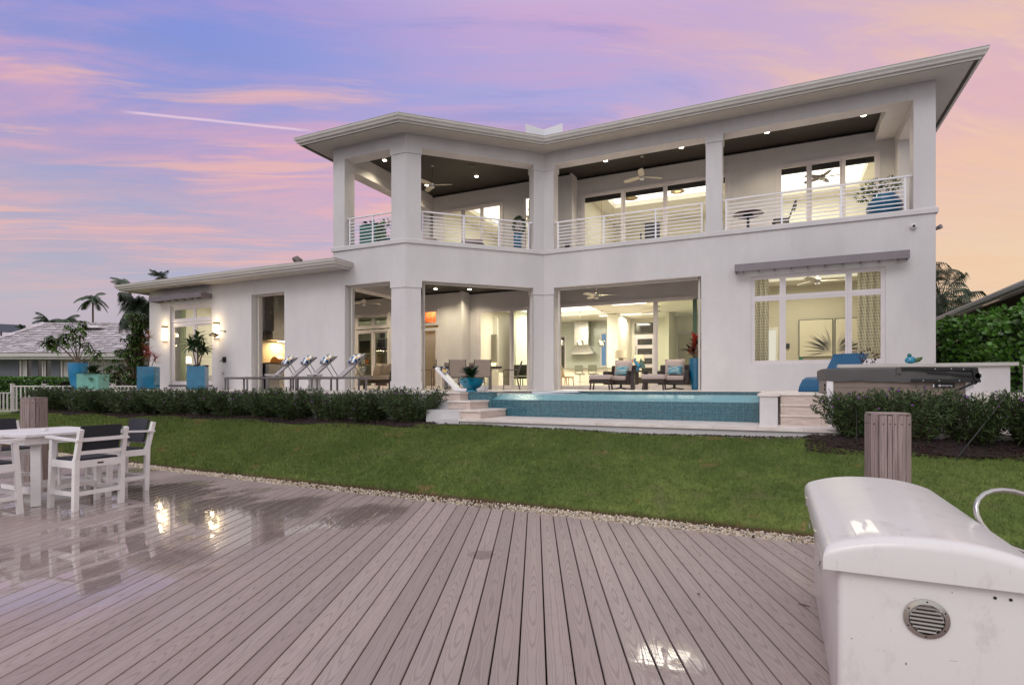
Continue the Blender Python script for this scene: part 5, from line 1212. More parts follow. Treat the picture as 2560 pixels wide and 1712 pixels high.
def lid():
    x0, x1, y0, y1 = .185, .975, 2.855, 4.715; b = MB(); nx, ny = 26, 40; rr = .045
    def sp(a, c, n): 
        t = [i/n for i in range(n+1)]; return [a+(c-a)*(.5-.5*math.cos(PI*q)) for q in t]
    X, Y = sp(x0, x1, nx), sp(y0, y1, ny)
    for y in Y:
        for x in X:
            s = (x-x0)/(x1-x0)*2-1; arch = .8+.075*(1-abs(s)**2.4); d = min(x-x0, x1-x, y-y0, y1-y); k = min(d, rr)/rr
            b.v.append((x, y, arch-rr*(1-math.sqrt(max(0, 1-(1-k)**2)))))
    for j in range(ny):
        for i in range(nx): a = j*(nx+1)+i; b.f.append((a, a+1, a+nx+2, a+nx+1))
    per = [i for i in range(nx+1)]+[j*(nx+1)+nx for j in range(1, ny+1)]+[ny*(nx+1)+i for i in range(nx-1, -1, -1)]+[j*(nx+1) for j in range(ny-1, 0, -1)]
    k = len(b.v); m = len(per)
    for q in per: v = b.v[q]; b.v.append((v[0], v[1], .705))
    for q in per: v = b.v[q]; b.v.append((v[0]+(.03 if v[0] < .5 else -.03), v[1]+(.03 if v[1] < 3.8 else -.03), .705))
    for i in range(m): j = (i+1) % m; b.f.append((per[j], per[i], k+i, k+j)); b.f.append((k+j, k+i, k+m+i, k+m+j))
    o = b.build('lid', M_gel, db, smooth=True); return o
lid()
def vent(x, z):
    v = MB().lathe([(.082, 0), (.082, -.010), (.064, -.014), (.060, -.004)], (x, 2.902, z), 36, 'y', ring=True).build('vent', principled('dull_stainless', lin((176, 170, 164)), .22, 1.), db, smooth=True)
    b = MB()
    for i in range(7): zz = -.05+.0165*i; w = math.sqrt(max(0, .06**2-zz**2)); b.cbox((x, 2.893, z+zz), (2*w, .014, .005), Euler((.75, 0, 0)))
    b.build('louvres', principled('dull_stainless', lin((176, 170, 164)), .2, 1.), v); MB().lathe([(.058, -.001), (.001, -.001)], (x, 2.902, z), 24, 'y').build('duct', M_dark, v)
    s = MB()
    for k in range(6): s.lathe([(.004, -.012), (.002, -.014)], (x+.073*math.cos(k*PI/3+.5), 2.902, z+.073*math.sin(k*PI/3+.5)), 8, 'y')
    s.build('screws', M_dark, v)
vent(.571, ZD*-1-.985); vent(.90-.0, ZD*-1-1.06) if False else None
for y in (3.35, 4.32):
    l = MB().box(.222, .2445, y-.035, y+.035, .60, .69).box(.176, .186, y-.03, y+.03, .71, .76).box(.20, .222, y-.012, y+.012, .62, .74).tube([(.205, y, .60), (.20, y+.02, .57), (.205, y, .55)], .004).build('latch', M_steel, db)
MB().box(.235, .925, 2.889, 2.8985, .700, .712).box(.2335, .2435, 2.90, 4.66, .700, .712).build('lid_gap_shade', M_dark, db)  # dark strip painted in as gap shade under the lid rim
for cx_, cz_, w_, h_ in ((.30, .40, .004, .004), (.52, .50, .003, .006), (.50, .33, .004, .008), (.66, .66, .003, .003)): MB().cbox((cx_, 2.8985, cz_), (w_, .002, h_)).build('speck', M_bark, db)
MB().lathe([(.006, 0), (.006, -.003)], (.80, 2.8995, .66), 10, 'y').lathe([(.006, 0), (.006, -.003)], (.85, 2.8995, .66), 10, 'y').build('screw_holes', M_dark, db)
# bent steel hand rail beside the box
hr = thing('ladder_rail', 'looped polished steel ladder rail beside the dock box', 'rail')
pth = []
c0 = at(2552, 1303, 2.95)
for i in range(17):
    a = R(300)-R(250)*i/16; pth.append(tuple(c0+RT*(.225*math.cos(a)-.03*math.sin(a))+FW*(.05*math.sin(a))+Vector((0, 0, .155*math.sin(a)-.02*math.cos(a)))))
e = Vector(pth[-1])+RT*.22+Vector((0, 0, -.12)); g_ = Vector(pth[0])+RT*.22+Vector((0, 0, .01))
pth = [tuple(Vector((g_.x+.12, g_.y, ZD))), tuple(g_+RT*.14+Vector((0, 0, -.1))), tuple(g_)]+pth+[tuple(e), tuple(e+RT*.12+Vector((0, 0, -.3))), tuple(Vector((e.x+.13, e.y+.05, ZD)))]
MB().tube(pth, .0125, 12).build('tube', M_steel, hr, smooth=True)
b = MB()
for (u_, v_) in ((2020, 1513), (2140, 1650), (1310, 1553), (1745, 1486)):
    pass
c = at(2012, 1512, 3.9); 
for (u_, v_, l) in ((2010, 1512, 'short dark twig on the deck beside the dock box'), (1747, 1484, 'small dark leaf fragment in the middle of the deck boards')):
    Y = 1.515*1405/(v_-964); c = at(u_, v_, Y); tag(MB().tube([(c.x-.035*(1 if u_ > 1900 else .3), c.y+.01, ZD+.006), (c.x, c.y, ZD+.008), (c.x+.035*(1 if u_ > 1900 else .3), c.y-.012, ZD+.006)], [.003, .005, .003], 6).build('twig', M_bark), l, 'twig')

# ================================================================== TERRACE FURNITURE
M_alu = principled('grey_aluminium', lin((112, 108, 108)), .4, .4)
M_sling = principled('light_grey_sling', lin((176, 168, 168)), .8, var=.04, bump=.3, bscale=220)
def f_pattern(n, p):
    tc = n.n('ShaderNodeTexCoord').outputs['Object']
    v = n.n('ShaderNodeTexVoronoi', i_Scale=19.0); n.put(v.inputs['Vector'], tc); s = n.n('ShaderNodeSeparateColor', i_0=v.outputs['Color'])
    c = n.ramp(s.outputs[0], [(0, lin((24, 70, 130))), (.30, lin((236, 232, 220))), (.52, lin((30, 110, 180))), (.62, lin((236, 232, 220))), (.74, lin((228, 176, 70))), (.86, lin((60, 66, 80)))], 'CONSTANT')
    n.put(p.inputs['Base Color'], c); p.inputs['Roughness'].default_value = .85
M_patt = custom('blue_yellow_pattern_cloth', f_pattern)
M_whcloth = principled('white_cloth', lin((222, 220, 220)), .85)
def pillow(b, c, w, h, t, rot):
    """puffy rectangular cushion"""
    n = 8; M = Matrix.Translation(c) @ rot.to_matrix().to_4x4(); k = len(b.v)
    for sg in (1, -1):
        for j in range(n+1):
            for i in range(n+1):
                x, y = i/n*2-1, j/n*2-1; th = (max(0, 1-x**4)*max(0, 1-y**4))**.5; px = x*(1-.06*(1-abs(y))*1); py = y*(1-.06*(1-abs(x)))
                b.v.append(tuple(M @ Vector((px*w/2, py*h/2, sg*t/2*th))))
    m = (n+1)**2
    for j in range(n):
        for i in range(n):
            a = k+j*(n+1)+i; b.f.append((a, a+1, a+n+2, a+n+1)); a += m; b.f.append((a, a+n+1, a+n+2, a+1))
    return b
def make_chaise():
    t = thing('sun_lounger', '', 'sun lounger', group='grey sun loungers in a row on the terrace'); w = .31   # foot end at the origin, head towards +x
    zb = .36
    b = MB()
    for s in (-1, 1): b.bar((0, s*w, zb-.025), (1.95, s*w, zb-.025), .04, .05)
    b.bar((0, -w, zb-.025), (0, w, zb-.025), .04, .05).bar((1.95, -w, zb-.025), (1.95, w, zb-.025), .04, .05).bar((1.18, -w, zb-.04), (1.18, w, zb-.04), .03, .03); b.build('frame', M_alu, t)
    for x in (0.02, 1.80):
        for s in (-1, 1): MB().bar((x, s*w, 0), (x, s*w, zb-.05), .045, .045).build('leg', M_alu, t)
    MB().add([(0.03, -w+.03, zb-.012), (.6, -w+.03, zb-.03), (1.16, -w+.03, zb-.012), (0.03, w-.03, zb-.012), (.6, w-.03, zb-.03), (1.16, w-.03, zb-.012)], [(0, 1, 4, 3), (1, 2, 5, 4)]).build('seat_sling', M_sling, t)
    a = R(43); L = .84; e = Vector((1.18+L*math.cos(a), 0, zb-.02+L*math.sin(a)))
    bf = MB().bar((1.18, -w+.04, zb-.02), (e.x, -w+.04, e.z), .03, .035).bar((1.18, w-.04, zb-.02), (e.x, w-.04, e.z), .03, .035).bar((e.x, -w+.04, e.z), (e.x, w-.04, e.z), .03, .035)
    bf.bar((1.62, -w+.06, zb+.38), (1.86, -w+.06, zb-.02), .018).bar((1.62, w-.06, zb+.38), (1.86, w-.06, zb-.02), .018); bf.build('back_frame', M_alu, t)
    m = Vector((-math.sin(a), 0, math.cos(a)))*.012
    MB().add([(1.19+m.x, -w+.05, zb+m.z), (1.19+m.x, w-.05, zb+m.z), (e.x+m.x, w-.05, e.z+m.z), (e.x+m.x, -w+.05, e.z+m.z), (1.19, -w+.05, zb-.012), (1.19, w-.05, zb-.012), (e.x-m.x*.5, w-.05, e.z-.01), (e.x-m.x*.5, -w+.05, e.z-.01)], [(0, 3, 2, 1), (4, 5, 6, 7), (0, 4, 7, 3), (1, 2, 6, 5), (2, 3, 7, 6), (0, 1, 5, 4)]).build('backrest', M_sling, t)
    c = Vector((1.18+.66*math.cos(a), 0, zb-.02+.66*math.sin(a)))+Vector((-math.sin(a), 0, math.cos(a)))*.07
    pl = pillow(MB(), c+Vector((-.02, 0, .01)), .36, .52, .17, Euler((0, -a, 0))).build('pillow', M_patt, t, smooth=True)
    MB().cbox(Vector((e.x, 0, e.z))+m*1.5, (.20, .09, .012), Euler((0, -a, 0))).build('strap', M_whcloth, pl)
    return t
ch = make_chaise()
spots = [(-13.55, 10.5, 'first grey sun lounger in the row, next to the square planter'), (-12.82, 10.5, 'second grey sun lounger in the row, in front of the narrow opening'), (-12.05, 10.45, 'third grey sun lounger in the row, before the plain wall'), (-11.10, 10.5, 'fourth grey sun lounger in the row, next to the loveseat opening')]
for i, (x, y, l) in enumerate(spots): put(ch, i > 0, (x, y, ZT+.002), R(58), l)
M_wire = principled('white_wire', lin((220, 216, 214)), .4)
def wire_table(x, y, label):
    t = thing('side_table', label, 'side table', (x, y, ZT+.002), 0, 'white openwork side tables'); b = MB()
    n = 22
    for i in range(n):
        for s in (-1, 1):
            a0 = 2*PI*i/n; pts = []
            for k in range(7): q = k/6; rr_ = .14+.05*abs(q-.5)*2; a = a0+s*q*1.1; pts.append((rr_*math.cos(a), rr_*math.sin(a), .42*q))
            b.tube(pts, .004, 4, False)
    b.build('openwork_stem', M_wire, t); MB().lathe([(.22, .42), (.225, .43), (.22, .44)], n=28).build('table_top', M_wire, t)
wire_table(-12.62, 11.25, 'white openwork side table between the first and second loungers'); wire_table(-11.15, 11.3, 'white openwork side table between the third and fourth loungers')

# white resin in-pool lounger tilted at the head of the steps, and one in the water
M_resin = principled('white_resin', lin((232, 230, 234)), .3)
pl_ = thing('pool_lounger', 'white moulded lounger back with patterned cushion beside the turquoise bowl', 'lounger', tuple(at(1130, 976, 13.6).xy)+(ZT+.002,), YAW+R(-6))
a = R(50); b = MB(); L = .75
def slab(b, p0, p1, w0, w1, t):
    p0, p1 = Vector(p0), Vector(p1); d = (p1-p0).normalized(); nn = Vector((-d.z, 0, d.x)); k = len(b.v); m = 8
    for i in range(m+1):
        q = i/m; w = (w0+(w1-w0)*q)*(1 if i < m else .86); c = p0.lerp(p1, q)
        for sg in (-1, 1):
            b.v.append(tuple(c+Vector((0, sg*w/2, 0))+nn*t/2)); b.v.append(tuple(c+Vector((0, sg*w/2, 0))-nn*t/2))
    for i in range(m):
        A_ = k+4*i; b.f += [(A_, A_+2, A_+6, A_+4), (A_+1, A_+5, A_+7, A_+3), (A_, A_+4, A_+5, A_+1), (A_+2, A_+3, A_+7, A_+6)]
    b.f += [(k, k+1, k+3, k+2), (k+4*m, k+4*m+2, k+4*m+3, k+4*m+1)]; return b
slab(b, (.16, 0, .02), (-.34, 0, .56), .56, .60, .06); slab(b, (.12, 0, .03), (.75, 0, .03), .56, .56, .05); b.build('shell', M_resin, pl_, smooth=True)
pillow(MB(), Vector((-.18, .0, .50)), .20, .36, .11, Euler((0, R(47), 0))).build('pillow', M_patt, pl_, smooth=True)
w2 = thing('pool_lounger', 'white moulded lounger lying half sunk at the far corner of the pool', 'lounger', (-4.75, 12.55, -.19), R(8)); slab(MB(), (-.55, 0, .03), (.55, 0, .055), .42, .3, .045).build('shell', M_resin, w2, smooth=True)

# dining set
M_dkwood = principled('dark_brown_wood', lin((48, 36, 32)), .4, var=.2)
dt = thing('dining_table', 'long dark dining table in the lanai behind the turquoise bowl', 'table', (-9.3, 16.3, ZT+.002), R(27))
MB().rbox(-1.12, 1.12, -.52, .52, .69, .755, .015).build('tabletop', M_dkwood, dt)
for x in (-.72, .72):
    MB().bar((x, -.2, .05), (x, -.05, .70), .07).bar((x, .2, .05), (x, .05, .70), .07).bar((x, -.38, .03), (x, .38, .03), .08, .05).build('trestle', M_alu, dt)
M_tsling = principled('taupe_sling', lin((150, 136, 124)), .8, bump=.3, bscale=200); M_tfr = principled('taupe_metal', lin((110, 100, 94)), .4, .4)
def make_dchair():
    t = thing('dining_chair', '', 'chair', group='sling dining chairs in the lanai'); w = .27
    for s in (-1, 1):
        MB().tube([(s*w, .24, 0), (s*w, .24, .64), (s*w, -.22, .66), (s*w, -.27, .68)], .014, 6).build('front_leg', M_tfr, t)
        MB().tube([(s*w, -.30, 0), (s*w*.98, -.20, .42), (s*w*.95, -.36, .95)], .015, 6).build('rear_leg', M_tfr, t)
    MB().add([(-w+.02, .24, .44), (w-.02, .24, .44), (w-.02, -.22, .41), (-w+.02, -.22, .41)], [(0, 1, 2, 3)]).build('seat', M_tsling, t)
    MB().add([(-w+.02, -.21, .42), (w-.02, -.21, .42), (w-.03, -.37, .94), (-w+.03, -.37, .94), (-w+.02, -.23, .42), (w-.02, -.23, .42), (w-.03, -.39, .94), (-w+.03, -.39, .94)], [(0, 1, 2, 3), (7, 6, 5, 4), (3, 2, 6, 7)]).build('backrest', M_tsling, t)
    MB().bar((-w, .22, .42), (w, .22, .42), .02).build('stretcher', M_tfr, t); MB().bar((-w, -.22, .40), (w, -.22, .40), .02).build('stretcher', M_tfr, t); MB().bar((-w, -.28, .08), (w, -.28, .08), .018).build('stretcher', M_tfr, t)
    return t
dc = make_dchair()
def dpos(lx, ly):
    a = R(27); return (-9.3+lx*math.cos(a)-ly*math.sin(a), 16.3+lx*math.sin(a)+ly*math.cos(a), ZT+.002)
for i, (lx, ly, rz, l) in enumerate([(-.28, -.78, 0, 'taupe dining chair with its back to the pool, behind the turquoise bowl'), (.50, -.78, 0, 'taupe dining chair with its back to the pool, just past the turquoise bowl'), (-.62, .8, 180, 'taupe dining chair on the far side of the table near the frosted door'), (.25, .8, 180, 'taupe dining chair on the far side of the table, middle place'),
                                     (-1.42, -.05, -90, 'taupe dining chair at the table head by the wide corner column'), (1.42, 0, 90, 'taupe dining chair at the table head by the glass sliding door')]):
    put(dc, i > 0, dpos(lx, ly), R(27+rz), l)
tag(MB().rbox(-9.35, -9.05, 16.45, 16.7, .625, .70, .01).build('napkin_holder', M_bark), 'small wooden caddy on the dark dining table', 'caddy')

# loveseat
M_cush = principled('oatmeal_cushion', lin((172, 156, 140)), .9, var=.08, vscale=60, bump=.3, bscale=160); M_rattan = custom('dark_rattan', f_wicker(lin((22, 16, 14)), lin((64, 48, 42)), 150))
so_ = thing('loveseat', 'dark rattan loveseat with oatmeal cushions beside the corner column', 'sofa', (-12.9, 16.45, ZT+.002), R(-14))
MB().rbox(-.85, .85, -.38, .4, .22, .34, .02).build('base', M_rattan, so_); MB().rbox(-.85, .85, .36, .46, .30, .72, .02).build('back_frame', M_rattan, so_); MB().rbox(.80, .92, -.38, .42, .22, .62, .02).build('armrest', M_rattan, so_)
for x in (-.75, .75):
    for y in (-.32, .36): MB().bar((x, y, 0), (x*.97, y, .22), .05).build('leg', M_dkwood, so_)
MB().rbox(-.83, .78, -.42, .28, .34, .50, .05).build('seat_cushion', M_cush, so_, smooth=True)
for x, rz in ((-.56, .03), (-.02, -.12), (.52, .05)): pillow(MB(), Vector((x, .22, .70)), .56, .52, .20, Euler((R(72), rz, 0))).build('back_cushion', M_cush, so_, smooth=True)
M_leafp = custom('leaf_print_cloth', lambda n, p: n.put(p.inputs['Base Color'], n.ramp(n.noise(n.n('ShaderNodeTexCoord').outputs['Object'], 9., 1, .4, 2.5), [(0, lin((216, 210, 190))), (.52, lin((216, 210, 190))), (.54, lin((84, 110, 116))), (.60, lin((84, 110, 116))), (.62, lin((216, 210, 190)))], 'LINEAR')))
tag(pillow(MB(), Vector((-13.62, 16.05, ZT+.64)), .42, .42, .14, Euler((R(68), .1, R(-14)))).build('throw_pillow', M_leafp, smooth=True), 'cream throw pillow with blue leaf print on the loveseat', 'pillow')
tt = thing('side_table', 'small dark side table in front of the loveseat end', 'side table', (-13.75, 15.35, ZT+.002)); MB().box(-.3, .3, -.22, .22, .42, .46).build('table_top', M_dkwood, tt)
for x in (-.26, .26):
    for y in (-.18, .18): MB().box(x-.025, x+.025, y-.025, y+.025, 0, .42).build('leg', M_dkwood, tt)
tag(MB().lathe([(.05, 0), (.06, .05), (.05, .1), (.10, .16), (.09, .26), (.02, .30)], (-13.8, 15.35, ZT+.464), 14).build('small_topiary', M_cyc, smooth=True), 'small dark round topiary on the table beside the loveseat', 'topiary')

# swivel armchairs with ottomans and the table with the bird sculpture
M_strp = custom('blue_stripe_cloth', lambda n, p: n.put(p.inputs['Base Color'], n.ramp(n.noise(n.scale(n.n('ShaderNodeTexCoord').outputs['Object'], (2.2, 2.2, 26)), 1.3, 3, .5, .4), [(.2, lin((16, 60, 90))), (.42, lin((22, 110, 150))), (.5, lin((60, 160, 180))), (.56, lin((216, 206, 176))), (.62, lin((30, 84, 120))), (.8, lin((20, 50, 80)))], 'LINEAR')))
M_pink = principled('grey_mauve_cushion', lin((176, 160, 156)), .9, var=.07, vscale=80, bump=.3, bscale=160)
def armchair(loc, rz, label, lab2, gl):
    t = thing('armchair', label, 'armchair', loc, rz, 'rattan swivel armchairs')
    for s in (-1, 1): MB().rbox(s*.40-.08, s*.40+.08, -.38, .38, .16, .60, .04).build('armrest', M_rattan, t, smooth=True)
    MB().rbox(-.33, .33, -.36, .36, .16, .30, .02).build('base', M_rattan, t); MB().rbox(-.47, .47, .28, .40, .16, .80, .05).build('back_frame', M_rattan, t, smooth=True)
    MB().rbox(-.31, .31, -.40, .26, .30, .44, .05).build('seat_cushion', M_pink, t, smooth=True); pillow(MB(), Vector((0, .20, .70)), .62, .58, .20, Euler((R(76), 0, 0))).build('back_cushion', M_pink, t, smooth=True)
    sw = MB()
    for k in range(4): a = PI/4+k*PI/2; sw.bar((0, 0, .06), (.34*math.cos(a), .34*math.sin(a), .02), .07, .03)
    sw.tube([(0, 0, .03), (0, 0, .16)], .04).build('swivel_base', M_dark, t)
    tag(pillow(MB(), Vector(loc)+Euler((0, 0, rz)).to_matrix() @ Vector((.02, .02, .62)), .44, .30, .13, Euler((R(72), 0, rz))).build('lumbar_pillow', M_strp, smooth=True), lab2, 'pillow', 'striped pillows on the armchairs')
    return t
armchair((-4.62, 18.15, ZT+.002), R(-8), 'rattan swivel armchair in front of the kitchen view', 'blue striped pillow on the armchair in front of the kitchen', 0)
armchair((-2.93, 18.2, ZT+.002), R(4), 'rattan swivel armchair near the tall blue planter', 'blue striped pillow on the armchair near the tall blue planter', 1)
def ottoman(x, y, label, first=[None]):
    if first[0] is None:
        t = thing('ottoman', label, 'ottoman', (x, y, ZT+.002), R(4), 'rattan ottomans before the armchairs'); MB().rbox(-.34, .34, -.26, .26, .20, .32, .02).build('base', M_rattan, t); MB().rbox(-.35, .35, -.27, .27, .32, .47, .05).build('cushion', M_pink, t, smooth=True)
        for sx in (-.3, .3):
            for sy in (-.22, .22): MB().bar((sx*1.03, sy, 0), (sx*.95, sy, .20), .045).build('leg', principled('plum_wood', lin((58, 36, 44)), .4), t)
        first[0] = t; return t
    return put(first[0], 1, (x, y, ZT+.002), R(2), label)
ottoman(-5.05, 17.35, 'mauve cushioned ottoman before the kitchen side armchair'); ottoman(-3.38, 17.3, 'mauve cushioned ottoman before the armchair near the planter')
t2 = thing('side_table', 'dark side table between the two rattan armchairs', 'side table', (-3.93, 17.75, ZT+.002), R(5)); MB().prism([(-.36, -.22), (.36, -.22), (.30, .25), (-.30, .25)], .56, .60).build('table_top', M_dkwood, t2)
for x in (-.20, .20): MB().box(x-.06, x+.06, -.12, .12, 0, .559).build('leg', M_dkwood, t2)
bs = thing('bird_sculpture', 'colourful metal pelican sculpture on the dark side table', 'sculpture', (-3.95, 17.75, ZT+.604)); b = MB()
b.tube([(-.02, 0, 0), (-.03, 0, .08), (.02, 0, .14), (-.08, 0, .24), (-.13, 0, .33), (-.10, 0, .40)], [.05, .045, .07, .05, .035, .03], 10).build('body', M_turq, bs, smooth=True)
MB().add([(.0, -.02, .08), (.22, -.01, .06), (.17, -.01, .24), (.06, -.01, .40), (.02, -.02, .22), (.0, .02, .08), (.22, .01, .06), (.17, .01, .24), (.06, .01, .40), (.02, .02, .22)], [(0, 1, 2, 3, 4), (9, 8, 7, 6, 5), (0, 5, 6, 1), (1, 6, 7, 2), (2, 7, 8, 3), (3, 8, 9, 4), (4, 9, 5, 0)]).build('wing', principled('mottled_green', lin((90, 116, 100)), .5, var=.4, vscale=30), bs)
MB().tube([(-.12, 0, .37), (-.2, 0, .33), (-.17, 0, .24)], [.02, .018, .005], 8).build('beak', principled('orange_enamel', lin((220, 120, 50)), .4), bs)

# outdoor kitchen seen through the narrow opening
ok_ = thing('grill_station', 'stainless outdoor grill counter seen through the narrow opening', 'grill'); MB().box(-17.19, -16.45, 14.5, 18.3, ZT, .78).build('cabinet', M_steel, ok_); MB().box(-17.19, -16.40, 14.48, 18.32, .78, .83).build('countertop', M_dkwood, ok_); MB().box(-16.45, -16.38, 15.0, 16.2, .42, .74).build('control_panel', M_steel, ok_)
MB().lathe([(.001, -.5), (.24, -.5), (.27, -.3), (.27, .3), (.24, .5), (.001, .5)], (-16.8, 15.55, .84), 18, 'y').build('hood', principled('warm_steel', lin((170, 130, 90)), .3, 1.), ok_, smooth=True)
hd = thing('range_hood', 'tall stainless range hood above the outdoor grill', 'range hood'); MB().box(-17.19, -16.5, 14.7, 16.3, 1.66, 1.98).build('canopy', M_steel, hd); MB().box(-17.19, -16.72, 14.95, 16.0, 1.98, 3.56).build('chimney', M_steel, hd)
lamp('hood_light', 'AREA', (-16.85, 15.5, 1.63), 34, (1, .78, .46), hd, .4); MB().box(-16.95, -16.75, 15.3, 15.7, 1.648, 1.658).build('hood_lens', M_lamp, hd)
tag(MB().box(-17.198, -17.18, 14.5, 18.3, .83, 1.66).build('backsplash_wall_panel', principled('warm_stone', lin((206, 180, 140)), .6, var=.15, vscale=12)), 'warm stone splashback behind the outdoor grill', 'splashback')

# ================================================================== HOT TUB, GARDEN WALL, GATE, BLUE LOUNGERS
M_cab = custom('tub_panel', lambda n, p: (lambda pos: n.put(p.inputs['Base Color'], n.mix(n.m('LESS_THAN', n.m('FRACT', n.m('MULTIPLY', n.n('ShaderNodeSeparateXYZ', i_0=pos).outputs[2], 1/.145)), .04), n.mix(n.noise(n.scale(pos, (2, 2, 40)), 3., 3), lin((112, 98, 90)), lin((140, 124, 114))), lin((60, 50, 46)))))(n.n('ShaderNodeTexCoord').outputs['Object']))
M_vinyl = principled('grey_vinyl', lin((86, 83, 82)), .75, bump=.15, bscale=30)
ht = thing('hot_tub', 'brown panelled hot tub with folded grey vinyl cover and black lifter', 'hot tub', (.74, 10.6, ZL+.002))
MB().rbox(.0, 1.94, .04, 1.94, 0, .72, .02).build('cabinet', M_cab, ht)
for x in (.0, 1.84): MB().rbox(x, x+.10, .018, .12, 0, .70, .015).build('corner_trim', M_white, ht)
b = MB(); n = 24
for i in range(n+1):
    x = -.03+2.0*i/n; wv = .012*math.sin(i*.9)+.01*math.sin(i*2.1); sag = -.035*math.exp(-((x-1.0)/.25)**2)
    b.v += [(x, .0+wv*.6, .70+sag*.6-.02*abs(math.sin(i*.55))), (x, -.01+wv, .80), (x, .0, .875), (x, .03, .895), (x, 1.0, .905), (x, 1.97, .895), (x, 1.98, .72)]
for i in range(n):
    for j in range(6): a = 7*i+j; b.f.append((a, a+7, a+8, a+1))
b.f += [tuple(range(7))[::-1], tuple(range(7*n, 7*n+7))]; b.build('cover', M_vinyl, ht, smooth=True)
MB().cbox((.99, -.012, .85), (.06, .05, .10)).build('fold_strap', M_vinyl, ht)
MB().bar((1.0, -.02, .885), (1.95, -.03, .86), .03, .045).bar((1.35, -.04, .83), (1.90, -.04, .77), .025, .03).bar((1.15, -.03, .69), (1.97, -.03, .69), .025, .05).bar((1.93, -.045, .88), (1.97, -.045, .66), .05, .07).bar((1.93, -.05, .66), (1.25, -.10, .28), .02, .03).lathe([(.04, -.07), (.04, 0)], (1.97, 0, .76), 12, 'y').lathe([(.03, -.07), (.03, 0)], (1.93, 0, .66), 12, 'y').build('cover_lifter', M_dark, ht)
b = MB()
for x, z in ((1.45, .87), (1.65, .87), (1.8, .86), (1.3, .69), (1.5, .69), (1.75, .69)): b.lathe([(.008, -.052), (.008, -.03)], (x, 0, z), 8, 'y')
b.build('bolts', M_steel, ht)
bd = MB().rbox(1.44, 1.71, .01, .035, .585, .645, .008).build('badge', M_dark, ht)
lg = MB().lathe([(.018, 0.006), (.018, .004), (.010, .004), (.010, .006)], (1.52, 0, .615), 18, 'y'); lg.bar((1.505, .006, .608), (1.535, .006, .622), .005); lg.build('logo_ring', M_white, bd)
fc = bpy.data.curves.new('badge_text', 'FONT'); fc.body = 'hotspring'; fc.size = .040; fc.extrude = .001; tmp_ = bpy.data.objects.new('text_tmp', fc); COL.objects.link(tmp_); me_ = bpy.data.meshes.new_from_object(tmp_.evaluated_get(bpy.context.evaluated_depsgraph_get())); bpy.data.objects.remove(tmp_); fo = bpy.data.objects.new('badge_lettering', me_); COL.objects.link(fo); me_.materials.clear(); me_.materials.append(M_white); fo.parent = bd; fo.location = (1.55, .0085, .604); fo.rotation_euler = (R(90), 0, 0); fo.scale = (.82, 1, 1)
MB().rbox(1.435, 1.452, .008, .03, .588, .642, .004).build('badge_edge', M_white, bd)
for z in (.55, .62): MB().cbox((-.012, .25, z), (.02, .04, .05)).build('buckle', M_dark, ht)
gw = thing('garden_wall', 'low white stucco garden wall with flat cap behind the hot tub', 'wall'); MB().box(1.2, 3.95, 13.5, 13.72, -.9, .375).build('wall_face', M_stucco, gw); MB().box(1.15, 4.06, 13.44, 13.78, .376, .44).build('coping', M_trim, gw)
bf = thing('bird_ornament', 'turquoise and green glazed bird ornament on the garden wall cap', 'ornament', (2.42, 13.6, .44)); MB().lathe([(.02, 0), (.09, .03), (.10, .08), (.07, .13), (.03, .15)], n=16, squash=.7).build('body', M_turq, bf, smooth=True); MB().lathe([(.01, .13), (.04, .16), (.035, .19), (.01, .21)], (-.02, 0, 0), 12).build('head', M_dgreen, bf, smooth=True)
MB().tube([(.05, 0, .06), (.14, 0, .08), (.19, 0, .12)], [.05, .045, .02], 8).build('tail', M_leaf_m, bf, smooth=True)
def picket(name, label, p0, p1, z0, z1, n, rail_lo=.12, top=.0, posts=(0, 1), cat='fence', w=.035, finial=False):
    t = thing(name, label, cat); p0, p1 = Vector((*p0, 0)), Vector((*p1, 0)); d = (p1-p0).normalized()
    for q in posts:
        c = p0.lerp(p1, q); m = MB().box(c.x-.05, c.x+.05, c.y-.05, c.y+.05, z0, z1+.06).box(c.x-.065, c.x+.065, c.y-.065, c.y+.065, z1+.06, z1+.085)
        if finial: m.lathe([(.03, 0), (.035, .06), (.02, .10), (.03, .13), (.005, .18)], (c.x, c.y, z1+.085), 10)
        m.build('post', M_frame, t)
    MB().bar(p0+Vector((0, 0, z1-.02)), p1+Vector((0, 0, z1-.02)), .05, .045).build('rail', M_frame, t); MB().bar(p0+Vector((0, 0, z0+rail_lo)), p1+Vector((0, 0, z0+rail_lo)), .05, .045).build('rail', M_frame, t)
    b = MB()
    for i in range(1, n): c = p0.lerp(p1, i/n); b.bar(c+Vector((0, 0, z0+rail_lo)), c+Vector((0, 0, z1-.03)), w, w*.8)
    b.build('pickets', M_frame, t); return t
picket('gate', 'white gate with finial posts at the end of the garden wall', (4.2, 13.5), (5.1, 13.5), -.8, .30, 6, cat='gate', finial=True)
pa = at(31, 1000, 22.4); pb = at(190, 1000, 22.4); pc = at(378, 1000, 22.3)
picket('picket_fence', 'white picket fence rising beside the clad post and shrubs', pa.xy, pb.xy, -1.12, .0, 15, posts=(0, .5, 1), w=.05)
picket('railing_fence', 'white picket railing between the green pot and the house corner', pb.xy, pc.xy, -1.12, .0, 20, posts=(.5, 1), w=.05)
pd = at(-60, 1000, 21.6); picket('picket_fence', 'lower white picket fence section cut by the picture edge', pd.xy, (pa+FW*-.06).xy, -1.12, -.26, 9, posts=(0,), w=.05)
M_bwick = custom('blue_wicker', f_wicker(lin((8, 66, 104)), lin((24, 108, 150)), 260))
